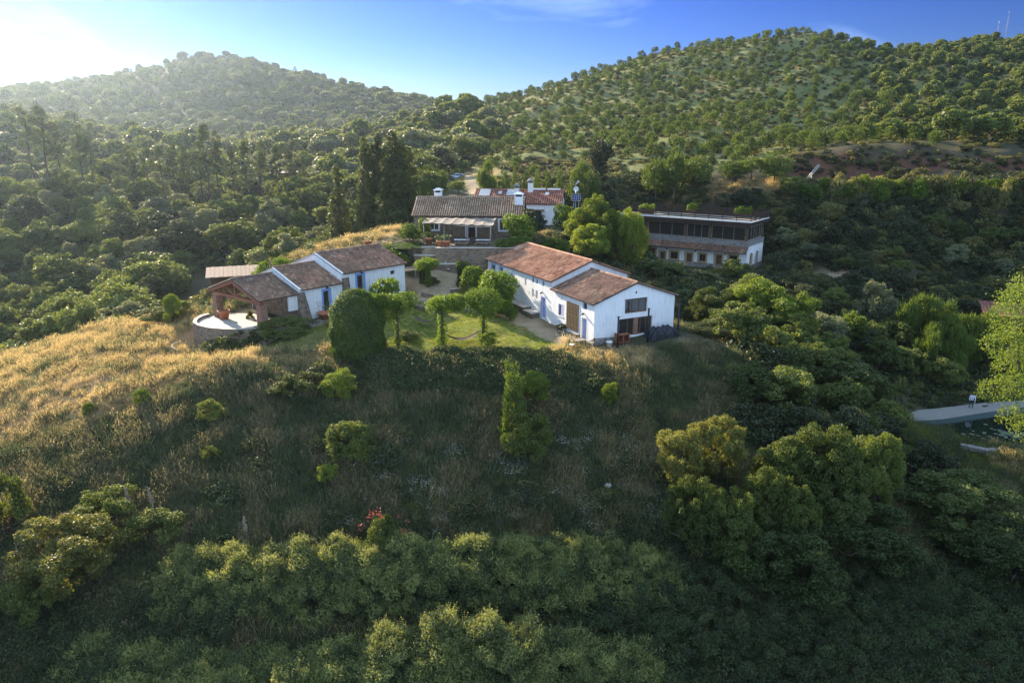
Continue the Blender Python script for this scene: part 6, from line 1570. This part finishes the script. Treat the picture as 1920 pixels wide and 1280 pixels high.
for i in range(26):
    px_ = 1490 + 17.5 * i + rr.uniform(-6, 6); kd = ('bush', 'bushv', 'bush', 'bushb_near')[i % 4]
    place(kd, px_, 126 - .24 * i + rr.uniform(-1, 1), 345 - rr.uniform(2, 26), rr.uniform(30, 52), 'track_shrub', 'yellow-green shrub on the sunlit rim of the bank below the earth cut', SH, 'shrubs on the rim of the bank')
# gully between farmhouse and pond
def gullyzone(x, y):
    px_, py_ = proj(x, y, hz(x, y)); return (px_ > 1380) & (px_ < 1760) & (y > 58) & (y < 96) & (x > 20) & clear(x, y, 1.2) & ~((px_ > 1640) & (y < 84) & (y > 68)) & (poly_sd(x, y, [(q[0], q[1]) for q in pb] + [(q[0], q[1]) for q in pf[::-1]]) > 2.2)
pg_ = poisson(1500, 18, 62, 56, 97, gullyzone, lambda x, y: 3.2 + 0 * x, 25); zz = hz(pg_[:, 0], pg_[:, 1])
for (x, y), z in zip(pg_, zz):
    kd = rr.choices(['broad', 'broadd', 'bushd'], [.62, .22, .16])[0]; s_ = rr.uniform(.75, 1.2)
    tree(kd, x, y, z - .2, (2.8 if kd == 'bushd' else 4.8) * s_, (4.4 if kd == 'bushd' else 5.2) * s_, {'broad': 'gully_tree', 'broadd': 'dark_gully_tree', 'bushd': 'gully_shrub'}[kd], {'broad': 'green tree filling the shaded gully between farmhouse and pond', 'broadd': 'dark tree filling the shaded gully between farmhouse and pond', 'bushd': 'dark shrub filling the shaded gully between farmhouse and pond'}[kd], SH if kd == 'bushd' else TR, {'broad': 'green gully trees', 'broadd': 'dark gully trees', 'bushd': 'gully shrubs'}[kd])
# hill of young round pines: the nearest 300 as trees of their own
def hillzone(x, y):
    return (x > np.interp(y, [150, 200, 300, 400], [-4, -6, -22, -28])) & (x < .76 * y + 12) & clear(x, y, 1.5) & (y > np.interp(x, [-10, 40, 60, 140], [172, 158, 143, 139]))
for_red = lambda x, y: np.min([poly_sd(x, y, p) for p in REG['red']], 0)
ph = poisson(14000, -40, 300, 140, 385, hillzone, lambda x, y: 4.3 + (y - 150) * .004, 35)
ph = ph[for_red(ph[:, 0], ph[:, 1]) > .5]
zz = hz(ph[:, 0], ph[:, 1]); pxs = 960 + FPX * ph[:, 0] / depth(ph[:, 0], ph[:, 1], zz)
broadm = (fbm(ph[:, 0], ph[:, 1], 60, 3, 77) + (pxs - 1640) / 260 > .15)
gap = (fbm(ph[:, 0], ph[:, 1], 26, 3, 78) > .42) & ~broadm
pines = [(x, y, z) for (x, y), z, b_, g_ in zip(ph, zz, broadm, gap) if not b_ and not g_]; oaks = [(x, y, z) for (x, y), z, b_ in zip(ph, zz, broadm) if b_]
pines.sort(key=lambda p: p[1]); oaks.sort(key=lambda p: p[1])
# one mesh of trunk and crown for copies too small to show their parts
def joined(kind, v):
    tr, cr = PROTO[kind]['var'][v % len(PROTO[kind]['var'])]
    o1 = bpy.data.objects.new('j1', tr.copy()); o2 = bpy.data.objects.new('j2', cr.copy())
    V1 = np.empty(len(tr.vertices) * 3, np.float32); tr.vertices.foreach_get('co', V1)
    V2 = np.empty(len(cr.vertices) * 3, np.float32); cr.vertices.foreach_get('co', V2)
    F1 = [tuple(p.vertices) for p in tr.polygons if len(p.vertices) == 4]; F2 = np.empty(len(cr.loops), np.int32); cr.loops.foreach_get('vertex_index', F2)
    F2 = F2.reshape(-1, 4) + len(V1) // 3; Fa = np.concatenate([np.array(F1, np.int32), F2])
    t2 = np.empty(len(cr.polygons), np.float32); cr.attributes['tint'].data.foreach_get('value', t2)
    bpy.data.objects.remove(o1); bpy.data.objects.remove(o2)
    return npmesh(kind, np.concatenate([V1, V2]), Fa, [tr.materials[0], cr.materials[0]], np.concatenate([np.zeros(len(F1)), t2]), np.concatenate([np.zeros(len(F1), int), np.ones(len(F2), int)]))
proto('ypine_far', 4.2, 1.9, mk_pine(900, .50, .075), 3)
proto('broad_far', 6, 3.0, mk_broad('valley', 900, .42, 14, rl=(.28, .44)), 3)
proto('broadg_far', 6, 3.0, mk_broad('grey', 900, .42, 14, rl=(.28, .44)), 2)
JP = [joined('ypine_far', i) for i in range(3)]; JB = [joined('broad_far', i) for i in range(3)]; JG = [joined('broadg_far', i) for i in range(2)]
def single(name, me, x, y, z, sx, sz_, label, cat, group):
    o = link(name, me, None, (x, y, z - .1), rr.uniform(0, PI2), (sx, sx, sz_)); return tag(o, label, cat, group)
for i, (x, y, z) in enumerate(pines[:298]):
    s_ = rr.uniform(.62, 1.02); single('young_pine', JP[i % 3], x, y, z, s_, s_ * rr.uniform(.85, 1.1), 'young round-crowned pine of the plantation on the right hillside', TR, 'young pines on the right hillside')
for i, (x, y, z) in enumerate(oaks[:120]):
    s_ = rr.uniform(.6, 1.05); single('hillside_oak', JB[i % 3], x, y, z, s_, s_ * rr.uniform(.75, .95), 'bushy oak on the shaded shoulder of the right hill', TR, 'oaks on the right hill')

# ------------------------------------------------------------------ stuff nobody could count
def scatter(name, P, rots, scl, protos, label=None, cat=None, seed=0):
    """one object: its points carry copies of the prototype meshes (geometry nodes, geometry instances)"""
    P = np.asarray(P, np.float32); n = len(P)
    me = bpy.data.meshes.new(name); me.vertices.add(n); me.vertices.foreach_set('co', P.ravel())
    me.attributes.new('rot', 'FLOAT_VECTOR', 'POINT').data.foreach_set('vector', np.asarray(rots, np.float32).ravel())
    me.attributes.new('scl', 'FLOAT_VECTOR', 'POINT').data.foreach_set('vector', np.asarray(scl, np.float32).ravel())
    me.attributes.new('pick', 'INT', 'POINT').data.foreach_set('value', np.random.default_rng(seed).integers(0, len(protos), n).astype(np.int32))
    o = link(name, me); tag(o, label, cat, None, 'stuff')
    g = bpy.data.node_groups.new(name, 'GeometryNodeTree'); g.interface.new_socket('Geometry', in_out='INPUT', socket_type='NodeSocketGeometry'); g.interface.new_socket('Geometry', in_out='OUTPUT', socket_type='NodeSocketGeometry')
    gi = g.nodes.new('NodeGroupInput'); go = g.nodes.new('NodeGroupOutput'); iop = g.nodes.new('GeometryNodeInstanceOnPoints'); jn = g.nodes.new('GeometryNodeJoinGeometry')
    for me_ in protos:
        po = bpy.data.objects.new(name + '_source', me_)
        oi = g.nodes.new('GeometryNodeObjectInfo'); oi.inputs['Object'].default_value = po
        ti = g.nodes.new('GeometryNodeGeometryToInstance'); g.links.new(oi.outputs['Geometry'], ti.inputs[0]); g.links.new(ti.outputs[0], jn.inputs[0])
    def attr(nm, ty):
        a = g.nodes.new('GeometryNodeInputNamedAttribute'); a.data_type = ty; a.inputs['Name'].default_value = nm; return a.outputs['Attribute']
    iop.inputs['Pick Instance'].default_value = True
    e2r = g.nodes.new('FunctionNodeEulerToRotation'); g.links.new(attr('rot', 'FLOAT_VECTOR'), e2r.inputs[0])
    g.links.new(gi.outputs[0], iop.inputs['Points']); g.links.new(jn.outputs[0], iop.inputs['Instance']); g.links.new(attr('pick', 'INT'), iop.inputs['Instance Index']); g.links.new(e2r.outputs[0], iop.inputs['Rotation']); g.links.new(attr('scl', 'FLOAT_VECTOR'), iop.inputs['Scale'])
    g.links.new(iop.outputs[0], go.inputs[0])
    md = o.modifiers.new('scatter', 'NODES'); md.node_group = g
    return o
def rz_rot(n, r, tilt=.12): return np.stack([r.normal(size=n) * tilt, r.normal(size=n) * tilt, r.uniform(0, PI2, n)], 1)
def sxyz(s, r, a=.85, b=1.15): return np.stack([s, s, s * r.uniform(a, b, len(s))], 1)
r = np.random.default_rng(101)
def on_ground(x, y, dz=-.05): return np.stack([x, y, hz(x, y) + dz], 1)
# rest of the pine plantation and hill oaks, then the far wooded hill
a = np.array(pines[298:]).reshape(-1, 3); s_ = r.uniform(.62, 1.0, len(a)); scatter('pine_plantation', a, rz_rot(len(a), r, .04), sxyz(s_, r), JP, 'distant rows of young pines on the upper right hill', 'pine plantation')
a = np.array(oaks[120:]).reshape(-1, 3) - [0, 0, 1.1]; s_ = r.uniform(.55, 1.0, len(a)); scatter('hilltop_woods', a, rz_rot(len(a), r, .04), sxyz(s_, r), JB, 'distant bushy woods on the top of the right hill', 'woods')
def farzone(x, y): return (x < np.interp(y, [200, 260, 420, 560, 800], [-14, -4, -26, -36, -20])) & (x > -.76 * y - 20) & ((y > 212) | (x > -12))
pf_ = poisson(42000, -600, 0, 205, 760, farzone, lambda x, y: 4.2 + (y - 200) * .004, 45); zz = hz(pf_[:, 0], pf_[:, 1])
s_ = r.uniform(.7, 1.25, len(pf_)) * (1 + .35 * (fbm(pf_[:, 0], pf_[:, 1], 60, 2, 88) > .3))
scatter('far_woods', np.stack([pf_[:, 0], pf_[:, 1], zz - .4], 1), rz_rot(len(pf_), r, .05), sxyz(s_, r, .7, 1.05), JB + JG, 'hazy woods covering the far left hill', 'woods')
k_ = r.random(len(pf_)) < .018; q = pf_[k_] + r.normal(size=(k_.sum(), 2)) * 3
JM = [joined('mpine', i) for i in range(2)]; s_ = r.uniform(.65, 1.05, len(q)); scatter('far_pines', on_ground(q[:, 0], q[:, 1]), rz_rot(len(q), r, .03), sxyz(s_, r), JM, 'far pines sticking out of the woods on the left hill', 'woods')
# scrub clumps
def clump_mesh(name, mat, n, leaf, Rr=.8, h=.9, seed=0, lob=5, shoots=0, smat=None):
    rr_ = np.random.default_rng(seed); lo = lobes_dome(rr_, lob, Rr, h * .45, h * .6, (.45, .7), -.3)
    P, Nn, (V, F_) = cloud(rr_, lo, n, leaf, shell=(.55, 1.1)); T = rr_.uniform(0, .3, len(F_)); T[rr_.random(len(T)) < .09] = .85
    if shoots:
        Ps, Ns, _ = cloud(rr_, lo, shoots, leaf, shell=(.8, 1.0)); Dd = unit(Ns * .5 + [0, 0, 1.0] + rr_.normal(size=Ps.shape) * .3); q = []
        for p, d in zip(Ps, Dd):
            for j in range(6): q.append((p + d * (.10 + .09 * j) + rr_.normal(size=3) * .03, d))
        qp = np.array([a_[0] for a_ in q]); qn = unit(rr_.normal(size=qp.shape) + [0, 0, .6]); V2, F2 = diamonds(qp, qn, leaf * .8, .55, rr_)
        V = np.concatenate([V, V2]); F_ = np.concatenate([F_, F2 + len(P) * 4]); T = np.concatenate([T, rr_.uniform(.1, .4, len(F2))])
    return npmesh(name, V, F_, [L[mat]], T)
SC = [clump_mesh('scrub_clump', 'scrub', 260, .15, seed=i) for i in range(2)] + [clump_mesh('scrub_clump', 'scrubd', 260, .15, seed=5)]
def zoned(n, x0, x1, y0, y1, ok, seed):
    q = np.random.default_rng(seed); x, y = q.uniform(x0, x1, n), q.uniform(y0, y1, n); k_ = ok(x, y); return x[k_], y[k_]
hz_ok = lambda x, y: (x > np.interp(y, [150, 200, 300, 400], [-10, -14, -28, -34])) & (x < .76 * y + 12) & (y > np.interp(x, [-10, 40, 60, 140], [158, 150, 140, 136])) & clear(x, y, .5) & ((for_red(x, y) > -.5) | (fbm(x, y, 5, 2, 66) > .1))
x, y = zoned(26000, -40, 300, 138, 385, hz_ok, 55); x, y = x[:10000], y[:10000]; s_ = r.uniform(.4, 1.2, len(x)); scatter('hill_scrub', on_ground(x, y), rz_rot(len(x), r), sxyz(s_, r, .6, 1.0), SC, 'olive scrub between the pines of the right hill', 'scrub')
lz = lambda x, y: (x < np.interp(y, LB_Y, LB_X) + 3) & (x > -.76 * y - 16) & clear(x, y, .4)
x, y = zoned(9000, -190, 5, 84, 215, lz, 56); s_ = r.uniform(.9, 2.2, len(x)); scatter('valley_undergrowth', on_ground(x, y), rz_rot(len(x), r), sxyz(s_, r, .6, 1.1), [clump_mesh('undergrowth_clump', 'valley', 240, .17, seed=i + 20) for i in range(2)] + SC[2:], 'undergrowth between the valley trees', 'undergrowth')
rzn = lambda x, y: ((bankzone(x, y) | gullyzone(x, y)) | ((x > 20) & (y > 84) & (y < 128) & (x < .74 * y + 10) & clear(x, y, .5)) | ((x > -6) & (x < 34) & (y > 100) & (y < 150) & clear(x, y, .6))) & (poly_sd(x, y, REG['dirt'][-1]) > .8) & (poly_sd(x, y, [(q[0], q[1]) for q in pb] + [(q[0], q[1]) for q in pf[::-1]]) > 1.2)
x, y = zoned(14000, -6, 108, 56, 150, rzn, 57); s_ = r.uniform(.7, 1.6, len(x)); scatter('bank_undergrowth', on_ground(x, y), rz_rot(len(x), r), sxyz(s_, r, .6, 1.1), [clump_mesh('undergrowth_clump', 'scrubd', 300, .13, seed=31), clump_mesh('undergrowth_clump', 'bramdark', 300, .13, seed=32), clump_mesh('undergrowth_clump', 'scrub', 300, .13, seed=33)], 'dark undergrowth on the bank and in the gully', 'undergrowth')
def grass_mesh(name, mat, n, h, spread, wd, seed, lean=.35, heads=0):
    q = np.random.default_rng(seed); P = np.stack([q.normal(size=n) * spread, q.normal(size=n) * spread, np.zeros(n)], 1)
    D_ = unit(np.stack([q.normal(size=n) * lean, q.normal(size=n) * lean, np.ones(n)], 1)); ln = h * q.uniform(.5, 1.15, n); V, F_ = blades(P, D_, ln, wd, q); T = q.uniform(0, .35, n)
    if heads:
        i = q.choice(n, heads); tips = P[i] + D_[i] * ln[i][:, None] * .98; V2, F2 = blades(tips, unit(D_[i] + q.normal(size=(heads, 3)) * .4), .14, wd * 1.6, q); V = np.concatenate([V, V2]); F_ = np.concatenate([F_, F2 + 4 * n]); T = np.concatenate([T, q.uniform(.3, .5, heads)])
    return npmesh(name, V, F_, [L[mat]], T)
GD = [grass_mesh('dry_tuft', 'dryg', 60, .62, .32, .014, i, heads=26) for i in range(3)]; GWd = [grass_mesh('slope_tuft', 'weed', 60, .72, .36, .014, 10 + i, heads=14) for i in range(3)]; GG = [grass_mesh('green_tuft', 'weedg', 50, .40, .28, .014, 20 + i) for i in range(2)]
cut = lambda x, y: (np.min([poly_sd(x, y, p) for p in REG['red']], 0) < 1.5) & (fbm(x, y, 6, 3, 68) > -.25)
x, y = zoned(30000, -10, 130, 120, 190, cut, 68); x, y = x[:900], y[:900]; s_ = r.uniform(.35, 1.0, len(x)); scatter('cut_scrub', on_ground(x, y), rz_rot(len(x), r), sxyz(s_, r, .6, 1.0), [clump_mesh('cut_clump', 'scrubd', 260, .13, seed=71), clump_mesh('cut_clump', 'scrub', 200, .13, seed=72)], 'thin scrub on the reddish earth cut above the track', 'scrub')
# weeds round the houses where there is neither lawn nor trodden earth
yard = lambda x, y: (np.min([poly_sd(x, y, p) for p in BLD], 0) > -.6) & (mask('lawn', x, y, 1, .5) < .3) & (mask('dirt', x, y, 1, .5) < .3) & (mask('dry', x, y, 1, .5) < .5) & (mask('track', x, y, 1, .5) < .4) & (x < np.interp(y, [80, 100, 135], [24, 28, 30])) & (x > np.interp(y, LB_Y, LB_X) - 3) & ~((x > -10) & (x < 2) & (y > 91) & (y < 102)) & (poly_sd(x, y, [CT(-5, 0), CT(0, -.5), CT(0, 10.5), CT(-5, 10)]) > .3)
x, y = zoned(26000, -50, 30, 74, 136, yard, 69); x, y = x[:6500], y[:6500]; s_ = r.uniform(.35, 1.0, len(x)); scatter('yard_weeds', on_ground(x, y), rz_rot(len(x), r, .15), sxyz(s_, r), GG + GWd + GD[:1], 'rough weeds round the houses', 'weeds')
x, y = zoned(3000, -50, 30, 84, 136, lambda x, y: yard(x, y) & (fbm(x, y, 6, 3, 96) > .1) & (np.min([poly_sd(x, y, p) for p in BLD], 0) > .8), 70); x, y = x[:420], y[:420]; s_ = r.uniform(.5, 1.3, len(x)); scatter('yard_scrub', on_ground(x, y), rz_rot(len(x), r), sxyz(s_, r, .6, 1.0), SC + [clump_mesh('yard_clump', 'valley', 300, .12, seed=73)], 'low scrub round the houses', 'scrub')
pthp = [(q_[0], q_[1]) for q_ in pb] + [(q_[0], q_[1]) for q_ in pf[::-1]]
x, y = zoned(5000, 36, 84, 74, 94, lambda x, y: (poly_sd(x, y, pthp) > .5) & (poly_sd(x, y, POND) > 1.0) & (y > np.interp(x, [40, 84], [76, 80])) & (x < .75 * y + 8), 81); x, y = x[:900], y[:900]; s_ = r.uniform(.45, 1.1, len(x)); scatter('pond_verge', on_ground(x, y), rz_rot(len(x), r), sxyz(s_, r, .6, 1.1), [clump_mesh('verge_clump', 'scrubd', 300, .11, seed=81, shoots=8), clump_mesh('verge_clump', 'valley', 300, .11, seed=82, shoots=8)] + GWd[:1], 'weeds and low scrub behind the pond path', 'undergrowth')
# creeping scrub below the lawn edge and over the shaded slope
band = wpoly([(690,655),(760,664),(900,664),(1060,672),(1075,700),(1000,740),(900,725),(820,735),(700,735)])
slope = wpoly([(-300,900),(0,850),(240,790),(330,740),(480,700),(650,690),(1060,690),(1190,716),(1235,690),(1270,655),(1390,668),(1430,720),(1480,800),(1560,860),(1800,890),(2000,960),(2100,1279),(-300,1279)])
inp = lambda pl, m_=0.0: (lambda x, y: poly_sd(x, y, pl) < m_)
x, y = zoned(30000, -30, 30, 52, 72, inp(band), 58); x, y = x[:1500], y[:1500]; s_ = r.uniform(.5, 1.1, len(x)); scatter('creeping_scrub', on_ground(x, y), rz_rot(len(x), r), sxyz(s_, r, .6, 1.0), [clump_mesh('creeper_clump', 'bramdark', 420, .085, seed=i + 40) for i in range(2)], 'dark creeping scrub under the edge of the lawn', 'scrub')
x, y = zoned(24000, -66, 66, 30, 70, lambda x, y: inp(slope)(x, y) & (fbm(x, y, 9, 3, 91) > .02), 59); x, y = x[:4600], y[:4600]; s_ = r.uniform(.25, .75, len(x)) * (1 + .9 * sstep(.25, .6, fbm(x, y, 6, 3, 92))); scatter('slope_weeds', on_ground(x, y), rz_rot(len(x), r), sxyz(s_, r, .6, 1.2), [clump_mesh('weed_clump', 'bramdark', 300, .075, seed=50, shoots=8), clump_mesh('weed_clump', 'scrubd', 300, .075, seed=51, shoots=8), clump_mesh('weed_clump', 'scrub', 260, .075, seed=52)], 'leafy weeds among the grass of the shaded slope', 'weeds')
outer = lambda x, y: (np.abs(x) > .74 * y + 1.5) & (np.abs(x) < 1.05 * y + 14) & clear(x, y, .5) & (poly_sd(x, y, pthp) > 1) & (x * np.sign(x) > 0)
x, y = zoned(16000, -150, 150, 26, 130, outer, 83); x, y = x[:4200], y[:4200]; s_ = r.uniform(.8, 1.7, len(x)); scatter('outer_scrub', on_ground(x, y), rz_rot(len(x), r), sxyz(s_, r, .6, 1.1), [clump_mesh('outer_clump', 'scrubd', 320, .10, seed=85), clump_mesh('outer_clump', 'valley', 320, .10, seed=86), clump_mesh('outer_clump', 'bramdark', 320, .10, seed=87)], 'scrub covering the slopes at both sides', 'undergrowth')
# grasses
def dryok(x, y): return (mask('dry', x, y, 2.5, 2.0) > r.uniform(.25, .9, np.shape(x))) & (mask('track', x, y, .8, .5) < r.uniform(.3, 1.6, np.shape(x))) & (np.min([poly_sd(x, y, p) for p in BLD], 0) > -.9)
x, y = zoned(150000, -95, 80, 48, 140, dryok, 60); print('dry', len(x)); x, y = x[:15000], y[:15000]; s_ = r.uniform(.5, 1.15, len(x)) * (.7 + .45 * sstep(-.3, .5, fbm(x, y, 5, 2, 14))); scatter('dry_grass', on_ground(x, y), rz_rot(len(x), r, .15), sxyz(s_, r), GD + GWd[:1], 'golden dry grass of the field and terrace edges', 'grass')
x, y = zoned(90000, -75, 75, 33, 72, lambda x, y: inp(slope, 1.0)(x, y) & (x < .8 * y + 6) & (x > -.8 * y - 6), 61); print('slope', len(x)); x, y = x[:24000], y[:24000]; s_ = r.uniform(.45, 1.15, len(x)); scatter('slope_grass', on_ground(x, y), rz_rot(len(x), r, .15), sxyz(s_, r), GWd + GG[:1], 'dull rough grass on the shaded slope', 'grass')
x, y = zoned(60000, -60, 60, 34, 70, lambda x, y: inp(slope, .5)(x, y) & (fbm(x, y, 7, 3, 93) > .08) & (x < .8 * y) & (x > -.8 * y), 67); x, y = x[:8500], y[:8500]; s_ = r.uniform(.5, 1.25, len(x)); scatter('straw_grass', on_ground(x, y), rz_rot(len(x), r, .15), sxyz(s_, r), [grass_mesh('straw_tuft', 'straw', 46, .85, .34, .013, 30 + i, heads=20) for i in range(2)], 'pale straw patches in the rough slope grass', 'grass')
lawnok = lambda x, y: (np.maximum(mask('lawn', x, y, 2, 1), mask('shade', x, y, 2, 1)) > .5) & (mask('dirt', x, y, 1, .5) < .4) & (np.min([poly_sd(x, y, p) for p in BLD[:2]], 0) > -1.2)
x, y = zoned(60000, -35, 16, 64, 90, lawnok, 62); x, y = x[:9000], y[:9000]; s_ = r.uniform(.2, .48, len(x)); scatter('lawn_grass', on_ground(x, y), rz_rot(len(x), r, .15), sxyz(s_, r), GG, 'short green grass of the hammock lawn', 'grass')
dam = lambda x, y: (x > 36) & (y < 76) & (x < .78 * y + 6) & (poly_sd(x, y, POND) > .6) & (hz(x, y) > -13)
x, y = zoned(9000, 36, 70, 56, 76, dam, 63); x, y = x[:3600], y[:3600]; s_ = r.uniform(.5, 1.2, len(x)); scatter('dam_grass', on_ground(x, y), rz_rot(len(x), r, .15), sxyz(s_, r), GG + GWd[:1], 'green grass on the bank in front of the pond', 'grass')
x, y = zoned(900, -14, 20, 46, 58, lambda x, y: fbm(x, y, 5, 2, 71) > .25, 64); x, y = x[:420], y[:420]
q = np.random.default_rng(8); P = np.stack([q.normal(size=40) * .35, q.normal(size=40) * .35, .5 + .25 * q.random(40)], 1); V, F_ = diamonds(P, unit(q.normal(size=(40, 3)) + [0, 0, 1]), .035, .8, q)
scatter('flower_specks', on_ground(x, y), rz_rot(len(x), r), sxyz(r.uniform(.8, 1.2, len(x)), r), [npmesh('flower_heads', V, F_, [L['speck']], q.uniform(0, .3, 40))], 'tiny pale flower heads in the slope grass', 'flowers')
# bramble belts of the foreground
def belt(name, label, line, half, mats, n, seed, yb=0.0):
    q = np.random.default_rng(seed); px_ = np.array([p[0] for p in line]); Yc = np.array([p[1] for p in line]); Hh = np.array([p[2] for p in line]); Xc = np.array([xat(p[0], p[1])[0] for p in line])
    x = q.uniform(Xc.min() - 1, Xc.max() + 1, n); v_ = q.uniform(-1, 1, n); yc = np.interp(x, Xc, Yc); hh = np.interp(x, Xc, Hh)
    y = yc + v_ * half; e = np.sqrt(np.clip(1 - v_ ** 2, 0, 1)); z = hz(x, y) + (hh * e * (1 + .45 * fbm(x, y, 3.0, 3, seed)) + .2 * fbm(x, y, 1.1, 2, seed + 1)) - .45
    s_ = q.uniform(.45, .85, n)
    return scatter(name, np.stack([x, y, z], 1), np.stack([q.normal(size=n) * .3 - v_ * -.5, q.normal(size=n) * .3, q.uniform(0, PI2, n)], 1), sxyz(s_, q), [clump_mesh('bramble_clump', m_, 400, .08, seed=seed + i, shoots=sh) for i, (m_, sh) in enumerate(mats)], label, 'bramble')
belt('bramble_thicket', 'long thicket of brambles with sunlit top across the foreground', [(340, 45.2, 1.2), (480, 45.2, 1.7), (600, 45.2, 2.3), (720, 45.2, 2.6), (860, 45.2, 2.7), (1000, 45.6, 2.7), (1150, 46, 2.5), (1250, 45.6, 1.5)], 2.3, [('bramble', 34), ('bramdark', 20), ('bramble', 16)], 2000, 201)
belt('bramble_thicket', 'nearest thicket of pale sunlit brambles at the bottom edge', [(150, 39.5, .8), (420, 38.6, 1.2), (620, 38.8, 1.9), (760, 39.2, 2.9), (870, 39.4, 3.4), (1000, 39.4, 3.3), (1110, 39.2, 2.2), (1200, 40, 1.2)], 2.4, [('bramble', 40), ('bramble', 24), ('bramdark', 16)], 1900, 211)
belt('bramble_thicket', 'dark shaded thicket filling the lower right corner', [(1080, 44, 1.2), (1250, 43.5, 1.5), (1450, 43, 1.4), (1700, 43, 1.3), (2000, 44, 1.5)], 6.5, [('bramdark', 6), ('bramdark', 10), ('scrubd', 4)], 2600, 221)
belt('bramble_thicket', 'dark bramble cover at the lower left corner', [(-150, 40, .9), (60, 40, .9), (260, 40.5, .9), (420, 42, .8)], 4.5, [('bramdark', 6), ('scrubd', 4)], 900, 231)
# flowering shrub on the bramble crest
x, y, z = xat(722, 47.2); t = tree('bush_near', x, y, z, 4.0, 4.0, 'flowering_shrub', 'shrub with red blossoms on the crest of the bramble thicket', SH)
q = np.random.default_rng(5); P = unit(q.normal(size=(26, 3)) + [0, 0, .6]) * [2.0, 2.0, 1.45] * .95 + [0, 0, 1.55]; P = np.repeat(P, 9, 0) + q.normal(size=(234, 3)) * .10; V, F_ = diamonds(P, unit(q.normal(size=P.shape) + [0, 0, 1]), .06, .8, q); link('blossom', npmesh('blossom', V, F_, [L['red']], q.uniform(0, .3, len(F_))), t)
